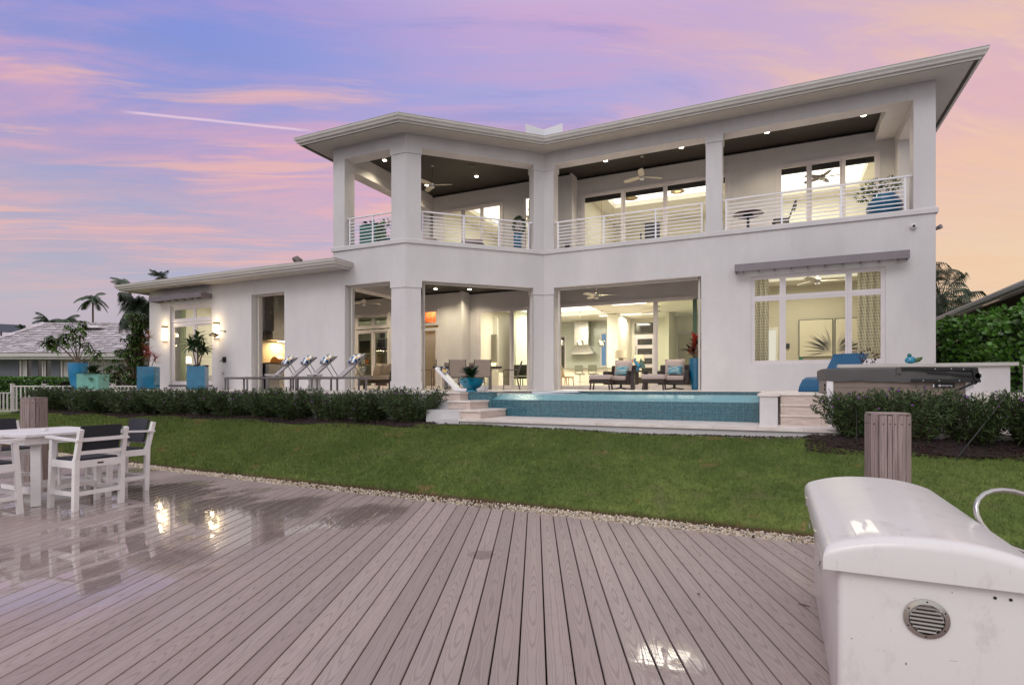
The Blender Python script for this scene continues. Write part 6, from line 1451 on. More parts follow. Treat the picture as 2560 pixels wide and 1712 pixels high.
def blue_lounger(loc, rz, label):
    t = thing('sun_lounger', label, 'sun lounger', loc, rz, 'blue wicker loungers'); b = MB(); prof = [(-.95, -.28+.28), (-.9, .10), (-.75, .24), (-.55, .30), (.15, .26), (.25, .28), (.80, .78), (.86, .86)]; n = len(prof); w = .33
    for s in (-w, w): b.v += [(x, s, z+.02) for x, z in prof]
    for s in (-w, w): b.v += [(x, s, z-.01) for x, z in prof]
    for i in range(n-1): b.f += [(i, i+1, n+i+1, n+i), (2*n+i, 3*n+i, 3*n+i+1, 2*n+i+1), (i, 2*n+i, 2*n+i+1, i+1), (n+i, n+i+1, 3*n+i+1, 3*n+i)]
    b.build('shell', M_bwick, t); MB().bar((.25, -w+.03, .26), (.5, -w+.03, 0), .03).bar((.25, w-.03, .26), (.5, w-.03, 0), .03).bar((.55, -w+.03, .5), (.62, -w+.03, 0), .025).bar((.55, w-.03, .5), (.62, w-.03, 0), .025).build('legs_frame', M_bwick, t); return t
blue_lounger((1.13, 14.45, ZT+.002), R(64), 'blue wicker chaise with curled foot beside the hot tub, under the big window'); blue_lounger((1.42, 15.85, ZT+.002), R(3), 'blue wicker chair back seen edge on behind the blue chaise').scale = (.6, 1, 1.02)
fl_ = thing('flower_vase', 'small vase of dark red flowers between the blue chaises', 'flowers', (1.75, 13.9, ZT+.45)); MB().lathe([(.03, 0), (.05, .1), (.03, .2)], n=12).build('vase', M_white, fl_); b = MB(); q = random.Random(4)
for i in range(60): v = rv(q); leaf(b, Vector((v.x*.14, v.y*.14, .3+v.z*.12)), v, .06, .04, q)
b.build('blooms', M_redd, fl_); t = MB().lathe([(.2, -.02), (.2, 0)], n=16).tube([(0, 0, -.02), (0, 0, -.45)], .02).build('stand', M_white, fl_)

# balcony furniture
bt = thing('round_table', 'round dark wooden table behind the balcony railing near the square column', 'table', (-.78, 18.15, 4.41)); MB().lathe([(.40, .66), (.43, .68), (.43, .70), (.40, .72)], n=36).build('tabletop', principled('mahogany', lin((70, 32, 26)), .3, coat=.4), bt, smooth=True); MB().lathe([(.16, .60), (.14, .66)], n=20).tube([(0, 0, .02), (0, 0, .62)], .04).lathe([(.25, 0), (.2, .03)], n=20).build('pedestal', M_dark, bt)
def bchair(loc, rz, label):
    t = thing('patio_chair', label, 'chair', loc, rz); MB().bar((0, -.22, .42), (.18, -.22, .95), .03).bar((0, .22, .42), (.18, .22, .95), .03).build('back_posts', M_dkwood, t); MB().box(.16, .19, -.22, .22, .72, .96).build('backrest', M_dkwood, t); MB().rbox(-.42, .0, -.22, .22, .40, .44, .01).build('seat', M_dkwood, t)
    for x in (-.38, -.02):
        for y in (-.2, .2): MB().bar((x, y, 0), (x, y, .40), .03).build('leg', M_dkwood, t)
bchair((.30, 18.3, 4.41), 0.1, 'dark wooden chair back beside the round balcony table')
oc = thing('balcony_armchair', 'low dark armchair with cushion behind the angled balcony railing', 'armchair', (-9.55, 17.0, 4.41), R(30)); MB().rbox(-.42, .42, -.38, .38, .15, .42, .03).build('base', M_rattan, oc); MB().rbox(-.36, .36, -.36, .3, .42, .58, .05).build('cushion', M_pink, oc, smooth=True)
oc = thing('balcony_armchair', 'low armchair cushion just past the balcony corner column', 'armchair', (-10.75, 16.1, 4.41), R(20)); MB().rbox(-.42, .42, -.38, .38, .15, .38, .03).build('base', M_rattan, oc); MB().rbox(-.36, .36, -.36, .3, .38, .52, .05).build('cushion', M_pink, oc, smooth=True)

# ================================================================== INTERIOR OBJECTS
# kitchen
M_gtile = custom('glass_tile', lambda n, p: (lambda s: (n.put(p.inputs['Base Color'], n.mix(n.m('MAXIMUM', n.m('LESS_THAN', n.m('FRACT', n.m('MULTIPLY', s.outputs[2], 10.0)), .07), n.m('LESS_THAN', n.m('FRACT', n.m('ADD', n.m('MULTIPLY', s.outputs[0], 3.3), n.m('MULTIPLY', n.m('FLOOR', n.m('MULTIPLY', s.outputs[2], 10.0)), .5))), .02)), lin((186, 190, 174)), lin((222, 220, 204)))), setattr(p.inputs['Roughness'], 'default_value', .15)))(n.n('ShaderNodeSeparateXYZ', i_0=n.n('ShaderNodeNewGeometry').outputs['Position'])))
M_dusk = emission('dusk_window_view', lin((110, 150, 180)), .9)
yk = 27.17
def kx(u, y=yk): return ux(u, y)
part(MB().box(kx(1385), kx(1520), yk-.02, yk, .72, 3.2), 'tile_splashback', M_gtile)
for (u0, u1, z0, z1, m) in ((1392, 1415, .85, 2.55, principled('dark_night_pane', lin((60, 56, 44)), .1)), (1502, 1518, .95, 2.6, M_dusk)):
    w_ = part(MB().wallgrid((kx(u0), yk-.06), (1, 0), kx(u1)-kx(u0), z0, z1, .06, [(.05, kx(u1)-kx(u0)-.05, z0+.05, z1-.05)]), 'kitchen_window', M_frame); MB().quad((kx(u0)+.05, yk-.03, z0+.05), (kx(u1)-.05, yk-.03, z0+.05), (kx(u1)-.05, yk-.03, z1-.05), (kx(u0)+.05, yk-.03, z1-.05)).build('pane', m, w_)
kh = thing('kitchen_hood', 'tapered stainless kitchen hood on the tiled wall, seen through the open sliders', 'range hood'); xa, xb = kx(1422, 26.6), kx(1483, 26.6); xm = (xa+xb)/2
b = MB(); b.add([(xa, 26.5, 1.55), (xb, 26.5, 1.55), (xb, 27.1, 1.55), (xa, 27.1, 1.55), (xa, 26.5, 1.62), (xb, 26.5, 1.62), (xb, 27.1, 1.62), (xa, 27.1, 1.62), (xm-.36, 26.65, 2.02), (xm+.36, 26.65, 2.02), (xm+.36, 27.1, 2.02), (xm-.36, 27.1, 2.02)], [(0, 3, 2, 1), (0, 1, 5, 4), (1, 2, 6, 5), (3, 0, 4, 7), (4, 5, 9, 8), (5, 6, 10, 9), (7, 4, 8, 11), (2, 3, 7, 6), (6, 7, 11, 10)]).build('canopy', M_steel, kh); MB().box(xm-.36, xm+.36, 26.66, 27.1, 2.02, 3.21).build('chimney', M_steel, kh)
ki = thing('kitchen_island', 'pale kitchen island with stone worktop behind the stools', 'island'); xi0, xi1 = kx(1425, 24.2), kx(1520, 24.2); MB().box(xi0-.8, xi1, 24.2, 25.0, -.098, .74).build('cabinet', M_inwall, ki); MB().box(xi0-.85, xi1+.03, 24.1, 25.05, .74, .79).build('worktop', principled('grey_worktop', lin((130, 128, 116)), .3), ki)
M_sgreen = principled('grey_green_seat', lin((112, 116, 98)), .6)
def stool(x, y, label, first=[None]):
    if first[0] is None:
        t = thing('bar_stool', label, 'stool', (x, y, -.098), 0, 'swivel stools at the kitchen island'); MB().rbox(-.2, .2, -.18, .18, .58, .63, .02).build('seat', M_sgreen, t); MB().rbox(-.19, .19, -.20, -.17, .72, 1.0, .01).build('backrest', M_sgreen, t); MB().tube([(0, 0, .02), (0, 0, .58)], .025).lathe([(.2, 0), (.19, .02)], n=20).bar((-.14, 0, .25), (.14, 0, .25), .02).build('pedestal', M_steel, t); MB().bar((-.15, -.18, .6), (-.17, -.185, .75), .02).bar((.15, -.18, .6), (.17, -.185, .75), .02).build('back_posts', M_steel, t)
        first[0] = t; return
    put(first[0], 1, (x, y, -.098), 0, label)
stool(kx(1450, 23.7), 23.7, 'green backed swivel stool below the kitchen hood'); stool(kx(1484, 23.6), 23.6, 'green backed swivel stool beside the lounge chair back')
M_rat = principled('woven_tan', lin((150, 128, 96)), .7, var=.2, vscale=40); M_owood = principled('oak', lin((170, 130, 80)), .5)
def dstool(u, y, label):
    t = thing('dinette_chair', label, 'chair', (kx(u, y), y, -.098), R(-100), 'oak legged woven chairs indoors'); MB().rbox(-.22, .22, -.2, .22, .42, .48, .02).build('seat', M_rat, t); MB().add([(-.2, -.2, .48), (.2, -.2, .48), (.17, -.34, .98), (-.17, -.34, .98), (-.2, -.23, .48), (.2, -.23, .48), (.17, -.37, .98), (-.17, -.37, .98)], [(0, 1, 2, 3), (7, 6, 5, 4), (3, 2, 6, 7), (0, 3, 7, 4), (1, 5, 6, 2)]).build('backrest', M_rat, t)
    for x in (-.18, .18):
        for y_ in (-.18, .18): MB().bar((x*1.2, y_*1.25, 0), (x, y_, .43), .03).build('leg', M_owood, t)
dstool(1400, 21.6, 'woven tan chair with oak legs beside the sliding frame'); dstool(1417, 22.0, 'woven tan chair with oak legs nearest the island')
M_globe = glass('crystal_globe', (.95, .93, .85), 2.4)
for (u_, l) in ((1402, 'crystal globe pendant partly behind the angled column'), (1450, 'crystal globe pendant in front of the kitchen hood'), (1504, 'crystal globe pendant beside the dusk blue window')):
    y = 23.4; x = kx(u_, y); Y_ = x*FW.x+y*FW.y; z = (964-858)/1405*Y_; g = thing('pendant_lamp', l, 'pendant lamp', (x, y, z), 0, 'crystal globe pendants'); MB().lathe([(.155*math.sin(PI*k/12)+.001, -.155*math.cos(PI*k/12)) for k in range(13)], n=22).build('globe', M_globe, g, smooth=True); b = MB(); q = random.Random(3)
    for k in range(26): v = rv(q)*.10; b.lathe([(.002, -.02), (.012, 0), (.002, .02)], tuple(v), 5)
    b.build('crystals', M_steel, g); MB().lathe([(.035, -.02), (.035, .02)], n=12).build('bulb', M_lamp, g); MB().tube([(0, 0, .15), (0, 0, 3.2-z)], .004, 6).lathe([(.05, 3.19-z), (.05, 3.215-z)], n=14).build('cord', M_steel, g)
# partitions, front door
part(MB().box(kx(1518, 24.6), kx(1545, 24.6), 24.6, 27.15, -.09, 3.2), 'interior_wall', M_inwall); part(MB().box(kx(1546, 26.0), kx(1556, 26.0), 26.0, 27.15, -.09, 2.7), 'interior_wall', M_inwall)
fx0, fx1 = kx(1587, 27.1), kx(1636, 27.1)
fd = part(MB().box(fx0, fx1, 27.08, 27.16, -.09, 2.45), 'front_door', M_frame); M_night = principled('night_glass', lin((48, 46, 36)), .08, var=.5, vscale=5)
for k in range(5): MB().box(fx0+.14, fx1-.10, 27.06, 27.079, .12+.46*k, .40+.46*k).build('pane', M_night, fd)
MB().box(fx0, fx1, 27.06, 27.079, 2.52, 3.0).build('transom_pane', M_night, fd); MB().box(fx0+.05, fx0+.08, 27.0, 27.03, .7, 1.9).build('pull_handle', M_steel, fd)
def tlamp(u, v0, v1, y, w, label, body):
    x = kx(u, y); Y_ = x*FW.x+y*FW.y; z0, z1 = (964-v1)/1405*Y_, (964-v0)/1405*Y_; t = thing('table_lamp', label, 'table lamp', (x, y, .45)); MB().lathe([(w, z0-.45), (w*.96, z1-.45), (w*.93, z1-.45), (w*.97, z0-.45)], n=26).build('lamp_shade', principled('linen_shade', lin((206, 194, 166)), .8, emit=(1, .8, .5), estr=.12), t, smooth=True); MB().lathe([(.10, 0), (.10, z0-.47), (.03, z0-.44)], n=20).build('base', body, t, smooth=True)
tlamp(1552, 876, 895, 22.2, .24, 'table lamp with wide linen shade behind the first armchair', principled('capiz', lin((150, 128, 96)), .4, var=.3, vscale=30)); tlamp(1598, 887, 903, 23.6, .22, 'table lamp with cream shade behind the bird sculpture', M_inwall)
cs = thing('console_table', 'low console under the two table lamps', 'console', (-4.0, 22.9, -.098)); MB().box(-.9, .5, -.9, .9, .48, .545).build('table_top', M_inwall, cs); MB().box(-.8, .4, -.8, .8, 0, .48).build('body', M_inwall, cs)
wc = thing('white_armchair', 'white boucle armchair inside behind the dark side table', 'armchair', (-3.25, 21.0, -.098), .3); MB().rbox(-.4, .4, -.4, .4, .1, .42, .08).rbox(-.4, .4, .25, .45, .1, .75, .08).build('shell', M_whcloth, wc, smooth=True)
gb = thing('green_bench', 'dark green upholstered bench behind the tinted slider', 'bench', (-2.75, 21.6, -.098)); MB().rbox(-.45, .45, -.3, .3, .08, .46, .05).build('seat', principled('forest_velvet', lin((40, 60, 30)), .9), gb, smooth=True); MB().box(-.4, .4, -.25, .25, 0, .08).build('plinth', M_dark, gb)
gc = thing('acrylic_chair', 'white round backed chair reflected behind the tinted slider', 'chair', (-2.4, 20.7, -.098), .2); MB().lathe([(.22, .45), (.26, .6), (.27, .9), (.25, .92), (.24, .6), (.2, .47)], n=20, squash=.8).build('shell', M_resin, gc, smooth=True); MB().lathe([(.2, 0), (.03, .03), (.03, .44), (.2, .45)], n=16).build('pedestal', M_steel, gc)
part(MB().wallgrid((kx(1690, 27.1), 27.1), (1, 0), 1.3, -.09, 2.5, .06, [(.08, 1.22, -.2, 2.42)]), 'interior_doorway', M_frame); part(MB().box(kx(1690, 27.1)+.08, kx(1690, 27.1)+1.22, 27.12, 27.15, -.09, 2.42), 'hall_recess', principled('hall_shade', lin((170, 164, 140)), .8)); part(MB().box(kx(1664, 25.0), kx(1672, 25.0), 25.0, 27.15, -.09, 3.2), 'interior_wall', M_inwall)
# dining side
part(MB().box(kx(1275, 21.6), kx(1290, 21.6), 21.6, 24.0, -.09, 3.2), 'interior_wall', M_inwall); part(MB().box(kx(1205, 21.2), kx(1244, 21.2), 21.2, 21.25, -.09, 2.9), 'interior_wall', M_inceil)
tv = thing('wall_cabinet', 'grey cabinet panel on the bright wall inside the side slider', 'cabinet'); MB().box(kx(1221, 21.05), kx(1240, 21.05), 21.05, 21.19, .75, 2.15).build('door', principled('grey_cabinet', lin((130, 124, 104)), .5), tv); MB().box(kx(1218, 21.1), kx(1221, 21.1), 21.07, 21.19, .75, 2.15).build('case', M_dark, tv)
tag(MB().lathe([(.035, 0), (.035, .2), (.012, .26), (.012, .34)], (kx(1219, 20.9), 20.9, .56), 12).build('bottle', M_owood, smooth=True), 'amber bottle on the counter inside the side slider', 'bottle'); tag(MB().box(kx(1205, 20.8), kx(1248, 20.8), 20.75, 21.18, -.098, .555).build('counter', M_inwall), 'pale counter under the grey cabinet inside the side slider', 'counter')
lamp('under_cabinet', 'AREA', (kx(1230, 20.9), 20.95, .95), 6, (1, .9, .7), tv, .3)
for (u_, l) in ((1292, 'dark upholstered chair seen through the tinted side slider'), (1316, 'second dark upholstered chair against the sliding frame')):
    t = thing('indoor_chair', l, 'chair', (kx(u_, 20.6), 20.6, -.098), R(190)); M_ds = principled('slate_fabric', lin((64, 64, 50)), .8); MB().rbox(-.25, .25, -.25, .25, .38, .48, .03).build('seat', M_ds, t); MB().rbox(-.25, .25, -.30, -.22, .5, .95, .03).build('backrest', M_ds, t)
    for x in (-.2, .2):
        for y_ in (-.2, .2): MB().bar((x, y_, 0), (x, y_, .38), .03).build('leg', M_ds, t)
# orange art in the transom
M_oart = custom('orange_painting', lambda n, p: n.put(p.inputs['Base Color'], n.ramp(n.noise(n.scale(n.n('ShaderNodeTexCoord').outputs['Object'], (3, 3, 1.4)), 5., 5, .7, 1.5), [(.3, lin((190, 60, 20))), (.48, lin((236, 106, 40))), (.56, lin((240, 130, 60))), (.62, lin((244, 226, 190)))])))
wa = thing('wall_art', 'vivid orange abstract painting seen through the small transom', 'painting'); MB().add([(-13.1, 18.95, 3.2), (-12.0, 18.95, 3.2), (-12.0, 18.95, 2.46), (-13.1, 18.95, 2.60), (-13.1, 19.0, 3.2), (-12.0, 19.0, 3.2), (-12.0, 19.0, 2.46), (-13.1, 19.0, 2.60)], [(0, 3, 2, 1), (4, 5, 6, 7), (2, 3, 7, 6)]).build('canvas', M_oart, wa)
# den shelves
sf = thing('shelf_unit', 'grey built in shelves in the den behind the loveseat', 'shelves'); M_sh = principled('den_shelf', lin((146, 146, 128)), .7); b = MB(); Y0 = 20.6; xs_ = kx(880, Y0), kx(985, Y0); b.box(xs_[0], xs_[1], Y0+.28, Y0+.32, -.09, 3.0)
for z in (.95, 1.45, 2.1, 2.75): b.box(xs_[0], xs_[1], Y0, Y0+.279, z, z+.06)
for u_ in (890, 925, 940, 962): b.box(kx(u_, Y0), kx(u_, Y0)+.06, Y0+.002, Y0+.278, -.08, 2.98)
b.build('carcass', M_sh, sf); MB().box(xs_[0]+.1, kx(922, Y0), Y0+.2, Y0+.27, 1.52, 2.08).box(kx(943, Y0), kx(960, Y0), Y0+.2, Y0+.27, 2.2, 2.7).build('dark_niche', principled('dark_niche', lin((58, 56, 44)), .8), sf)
for (u_, l) in ((906, 'small white framed photo on the den shelf'), (916, 'black framed photo with orange picture on the den shelf'), (929, 'small framed photo beside the door stile on the den shelf')):
    t = thing('picture_frame', l, 'picture frame', (kx(u_, Y0), Y0+.05, 1.012), .1); MB().box(-.10, .10, 0, .02, 0, .22).build('frame', M_dark if u_ > 910 else M_white, t); MB().box(-.07, .07, -.004, -.001, .03, .19).build('picture', M_oart if u_ == 916 else M_inceil, t)
sp = thing('model_ship', 'dark model sailing ship on the den shelf', 'model ship', (kx(955, Y0), Y0-.05, 1.56)); MB().add([(-.28, 0, .12), (.28, 0, .14), (.2, 0, .0), (-.18, 0, .0), (-.26, .08, .12), (.26, .08, .14), (-.26, -.08, .12), (.26, -.08, .14)], [(0, 6, 7, 1), (0, 4, 5, 1), (3, 6, 7, 2), (3, 4, 5, 2), (0, 4, 3), (0, 6, 3), (1, 5, 2), (1, 7, 2), (4, 6, 7, 5)]).build('hull', M_dkwood, sp); b = MB()
for x in (-.16, 0, .15):
    b.tube([(x, 0, .1), (x, 0, .66-abs(x)*.8)], .006, 5)
    for z in (.26, .38, .5): w = .10*(1-z*.6); b.add([(x-w, .0, z-.05), (x+w, 0, z-.05), (x+w*.8, 0, z+.05), (x-w*.8, 0, z+.05)], [(0, 1, 2, 3)])
b.build('rigging', M_dkwood, sp)
tag(MB().rbox(kx(938, 20.0), kx(962, 20.0), 20.0, 20.1, -.09, .95, .02).build('desk_panel', principled('walnut', lin((120, 74, 50)), .5)), 'walnut desk panel behind the den glass door', 'desk')
# bedroom at the west end
bd_ = thing('bed', 'bed with white bedding seen through the west sliding door', 'bed', (-21.0, 16.4, -.078), R(180)); MB().rbox(-1.15, .35, -1.0, 1.0, .1, .5, .05).build('mattress', M_whcloth, bd_, smooth=True); pillow(MB(), Vector((-.5, -.35, .56)), 1.5, 1.5, .35, Euler((0, .08, .1))).build('duvet', M_whcloth, bd_, smooth=True); MB().rbox(.35, .45, -1.0, 1.0, 0, 1.2, .03).build('headboard', M_inwall, bd_)
pillow(MB(), Vector((-.0, -.4, .8)), .35, .65, .16, Euler((0, R(-60), 0))).build('pillow', M_whcloth, bd_, smooth=True)
x = kx(471, 14.85); bl_ = thing('bedside_lamp', 'small glowing lamp beside the bed', 'table lamp', (x, 14.85, .55)); MB().lathe([(.13, .35), (.09, .62)], n=18).build('lamp_shade', M_lamp if False else emission('lamp_shade_glow', (1, .85, .6), 3.0), bl_, smooth=True); MB().lathe([(.08, 0), (.03, .05), (.03, .35)], n=12).build('base', M_steel, bl_)
ns = thing('nightstand', 'small pale nightstand under the glowing lamp', 'nightstand', (x, 14.85, -.078)); MB().box(-.25, .25, -.2, .2, .05, .625).build('cabinet', M_inwall, ns); MB().box(-.27, .27, -.22, .22, .0, .05).build('base', M_inwall, ns)
def curtain(x0, x1, y, z0, z1, mat, label, n=9, amp=.05):
    b = MB(); m = n*6
    for i in range(m+1): xx = x0+(x1-x0)*i/m; yy = y+amp*math.sin(2*PI*i/6); b.v += [(xx, yy, z0), (xx, yy, z1)]
    b.f = [(2*i, 2*i+2, 2*i+3, 2*i+1) for i in range(m)]; return tag(b.build('curtain', mat, smooth=True), label, 'curtain')
M_sheer = glass('sheer_curtain', (.85, .9, .85), .1, .6)
curtain(ux(436, 14.42), ux(465, 14.42), 14.42, -.07, 3.25, principled('sage_curtain', lin((190, 198, 160)), .9), 'pale sage curtain hanging behind the west sliding door', 6)
def translucent(m, f):
    t_ = m.node_tree; pn = [x for x in t_.nodes if x.type == 'BSDF_PRINCIPLED'][0]; o_ = [x for x in t_.nodes if x.type == 'OUTPUT_MATERIAL'][0]
    tl = t_.nodes.new('ShaderNodeBsdfTranslucent'); mx = t_.nodes.new('ShaderNodeMixShader'); mx.inputs[0].default_value = f
    s_ = pn.inputs['Base Color']
    if s_.is_linked: t_.links.new(s_.links[0].from_socket, tl.inputs[0])
    else: tl.inputs[0].default_value = s_.default_value
    t_.links.new(pn.outputs[0], mx.inputs[1]); t_.links.new(tl.outputs[0], mx.inputs[2]); t_.links.new(mx.outputs[0], o_.inputs[0])
M_cpat = custom('patterned_curtain', lambda n, p: (lambda s: n.put(p.inputs['Base Color'], n.mix(n.m('MULTIPLY', n.m('GREATER_THAN', n.m('SINE', n.m('MULTIPLY', s.outputs[2], 75.0)), .1), n.m('GREATER_THAN', n.m('SINE', n.m('ADD', n.m('MULTIPLY', s.outputs[0], 95.0), n.m('MULTIPLY', n.m('FLOOR', n.m('MULTIPLY', s.outputs[2], 11.94)), 1.57))), .1)), lin((216, 210, 188)), lin((150, 148, 132)))))(n.n('ShaderNodeSeparateXYZ', i_0=n.n('ShaderNodeTexCoord').outputs['Object'])))
translucent(M_cpat, .55); translucent(MATS['sage_curtain'], .5)
curtain(-.72, -.22, 17.85, -.05, 3.22, M_cpat, 'grey patterned curtain on the lounger side of the picture window', 4); curtain(1.98, 2.75, 17.85, -.05, 3.22, M_cpat, 'grey patterned curtain on the hot tub side of the picture window', 5)
# guest room: twin canvases, doorway, thermostat, lounge chair
yg = 21.58
def canvas(u0, u1, z0, z1, label):
    t = thing('wall_art', label, 'painting', (0, 0, 0), 0, 'pair of plume canvases'); x0, x1 = ux(u0, yg), ux(u1, yg)
    MB().box(x0, x1, yg-.05, yg, z0, z1).build('frame', M_dark, t); MB().box(x0+.02, x1-.02, yg-.056, yg-.0505, z0+.02, z1-.02).build('canvas', principled('cream_canvas', lin((226, 216, 186)), .8), t); return t, x0+.03, x1-.03, z0+.03, z1-.03
cxp = (ux(2081, yg)+ux(2086, yg))/2; zc = 1.12
z0_, z1_ = .97, 2.24
M_plume = principled('grey_plume', lin((204, 196, 172)), .5); q = random.Random(8)
for (u0, u1, l) in ((1997, 2082, 'canvas with the west half of a grey feather burst, nearer the thermostat'), (2087, 2180, 'canvas with the east half of a grey feather burst, partly behind the patterned curtain')):
    t, x0, x1, za, zb = canvas(u0, u1, z0_, z1_, l); b = MB()
    for k in range(110):
        a = (PI*.5+q.uniform(.02, 1.95)) if u0 < 2050 else (PI*.5-q.uniform(.02, 1.95)); La = q.uniform(.45, 1.0); s0 = q.uniform(.05, .35); c = Vector((cxp, zc)); d = Vector((math.cos(a), math.sin(a))); nn = Vector((-d.y, d.x)); w = .011; pts = []
        for (f, ww) in ((s0, .3), ((s0+La)/2, 1), (La*.85, .9), (La, 0)): pts.append((c+d*f+nn*.1*f*f*(1 if u0 < 2050 else -1), ww*w))
        poly = [p+nn*w_ for p, w_ in pts]+[p-nn*w_ for p, w_ in pts[::-1]]
        if all(x0 < p.x < x1 and za < p.y < zb for p in poly): b.add([(p.x, yg-.058, p.y) for p in poly], [tuple(range(len(poly)))[::-1]])
    b.build('plumes', M_plume, t)
gd_ = part(MB().box(ux(1896, yg), ux(1941, yg), yg-.03, yg-.001, -.09, 1.94), 'lit_doorway', emission('lit_hall', (1, .95, .78), .75)); MB().wallgrid((ux(1893, yg), yg-.04), (1, 0), ux(1945, yg)-ux(1893, yg), -.09, 2.03, .038, [(.07, ux(1945, yg)-ux(1893, yg)-.07, -.2, 1.95)]).build('frame', M_inceil, gd_)
tag(MB().rbox(ux(1965, yg), ux(1974, yg), yg-.04, yg, 1.28, 1.45, .015).build('thermostat', M_dark), 'black thermostat on the wall beside the feather canvases', 'thermostat')
lc = thing('lounge_chair', 'beige rounded lounge chair top inside the picture window', 'armchair', (2.0, 19.2, -.098), 0); MB().lathe([(.42, .1), (.5, .5), (.46, .95), (.30, 1.12), (.05, 1.16)], n=22, squash=.5).build('shell', M_cush, lc, smooth=True); MB().lathe([(.3, 0), (.3, .1)], n=16).build('plinth', M_dark, lc)
sb = thing('guest_sofa', 'dark sofa with cushions along the bottom of the picture window', 'sofa', (-.35, 18.8, -.098)); MB().rbox(-.55, .6, -.35, .4, .1, .72, .06).build('seat', principled('charcoal_fabric', lin((52, 58, 52)), .9), sb, smooth=True); pillow(MB(), Vector((-.1, -.1, .80)), .4, .3, .12, Euler((R(60), 0, .3))).build('pillow', M_sgreen, sb, smooth=True)
wf = thing('water_fountain_glass', 'small green wine glass sculpture inside the picture window', 'glass', (ux(2002, 18.0), 18.0, .56)); MB().lathe([(.05, 0), (.008, .01), (.008, .12), (.05, .16), (.055, .24), (.03, .27)], n=14).build('bowl', principled('green_glass_solid', lin((60, 130, 80)), .1), wf, smooth=True)
st_ = tag(MB().lathe([(.14, -.66), (.14, -.64), (.02, -.62), (.02, -.02), (.16, -.001)], (ux(2002, 18.0), 18.0, .56), 16).build('pedestal_stand', M_inwall), 'slim pedestal under the green glass sculpture', 'stand')
# office upstairs
of = thing('office_chair', 'grey office chair behind the balcony railing in the upstairs office', 'office chair', (-4.02, 20.25, 4.40), .2); of.scale = (1.15, 1.15, 1.40); M_of = principled('office_mesh', lin((62, 64, 62)), .6)
MB().rbox(-.25, .25, -.24, .24, .46, .54, .03).build('seat', M_of, of, smooth=True); MB().rbox(-.23, .23, .20, .26, .62, 1.06, .04).build('backrest', M_of, of, smooth=True); MB().bar((0, .24, .5), (0, .24, .7), .05, .03).tube([(0, 0, .1), (0, 0, .46)], .03).build('post', M_dark, of)
for s in (-1, 1): MB().tube([(s*.2, .05, .48), (s*.34, .05, .52), (s*.35, .05, .72)], .02).bar((s*.35, -.12, .73), (s*.35, .15, .73), .06, .03).build('armrest', M_dark, of)
b = MB()
for k in range(5): a = 2*PI*k/5; b.bar((0, 0, .09), (.3*math.cos(a), .3*math.sin(a), .05), .04, .03)
b.build('star_base', M_dark, of)
for (u_, v_, l) in ((1578, 494, 'round silver and white ring ceiling light nearer the angled column'), (1694, 477, 'round silver and white ring ceiling light nearer the square column')):
    a_ = (u_-1280)/1405; Y_ = 7.13*1405/(964-v_); c = FW*Y_+RT*a_*Y_; t = thing('ring_light', l, 'ceiling light', (c.x, c.y, 7.1), 0, 'ring ceiling lights in the office'); MB().lathe([(.34, 0), (.34, .05), (.27, .05), (.27, 0)], n=36, ring=True).build('ring', M_lamp if False else emission('ring_glow', (1, .96, .8), 3.0), t, smooth=True); MB().lathe([(.26, -.01), (.25, .08), (.13, .08), (.13, -.01)], n=30, ring=True).build('inner_band', principled('antique_silver', lin((150, 130, 96)), .3, .9), t, smooth=True); MB().tube([(0, 0, .1), (0, 0, .2)], .01).bar((-.3, 0, .055), (.3, 0, .055), .02).build('bracket', M_steel, t)
tv2 = tag(MB().rbox(-2.62, -2.42, 21.0, 21.04, 4.9, 5.35, .01).build('monitor', M_dark), 'small black screen behind the end of the office railing', 'screen')
for (x, y, l) in ((-6.1, 21.0, 'thin gold hanging cord with black tassel, nearer the corner of the office'), (-5.7, 21.2, 'thin gold hanging cord with black tassel, second from the office corner')):
    t = thing('hanging_cord', l, 'cord', (x, y, 4.4)); MB().tube([(0, 0, 1.0), (0, 0, 2.7)], .008, 6).build('cord_line', principled('gold_cord', lin((190, 150, 60)), .5), t); MB().lathe([(.045, .1), (.03, .5), (.02, 1.0)], n=10).build('tassel', M_dark, t)
tag(MB().box(-1.05, -.75, 19.64, 19.69, 4.75, 4.9).build('wall_outlet', M_alu), 'grey outlet box on the wall above the round balcony table', 'outlet'); tag(MB().box(-6.85, -6.70, 18.96, 19.06, 4.9, 5.05).build('wall_outlet', M_dark), 'black outlet box on the wall past the angled balcony column', 'outlet')
sp_ = tag(MB().lathe([(.14, -.012), (.14, 0), (.02, 0)], (-9.55, 17.0, 7.594), 24).build('ceiling_speaker', M_dark), 'black round ceiling speaker beside the fan in the angled bay', 'speaker')

# ================================================================== NEIGHBOURS
def f_troof(n, p):
    tc = n.n('ShaderNodeTexCoord').outputs['Object']; s = n.n('ShaderNodeSeparateXYZ', i_0=tc)
    row = n.m('MULTIPLY', s.outputs[1], 1/.33); fl = n.m('FLOOR', row); off = n.m('MULTIPLY', n.m('FRACT', n.m('MULTIPLY', fl, .5)), 1.0)
    col = n.m('FLOOR', n.m('ADD', n.m('MULTIPLY', s.outputs[0], 1/.33), off)); w = n.n('ShaderNodeTexWhiteNoise', noise_dimensions='2D'); n.put(w.inputs['Vector'], n.n('ShaderNodeCombineXYZ', i_0=col, i_1=fl, i_2=0.).outputs[0])
    wx = n.noise(n.scale(tc, (1, .5, 1)), 3., 5, .7)
    c = n.mix(w.outputs['Value'], lin((208, 200, 202)), lin((238, 232, 236))); c = n.mix(n.m('MULTIPLY', n.sstep(wx, .5, .7), .6), c, lin((130, 112, 112)))
    n.put(p.inputs['Base Color'], c); p.inputs['Roughness'].default_value = .8
M_troof = custom('white_roof_tile', f_troof)
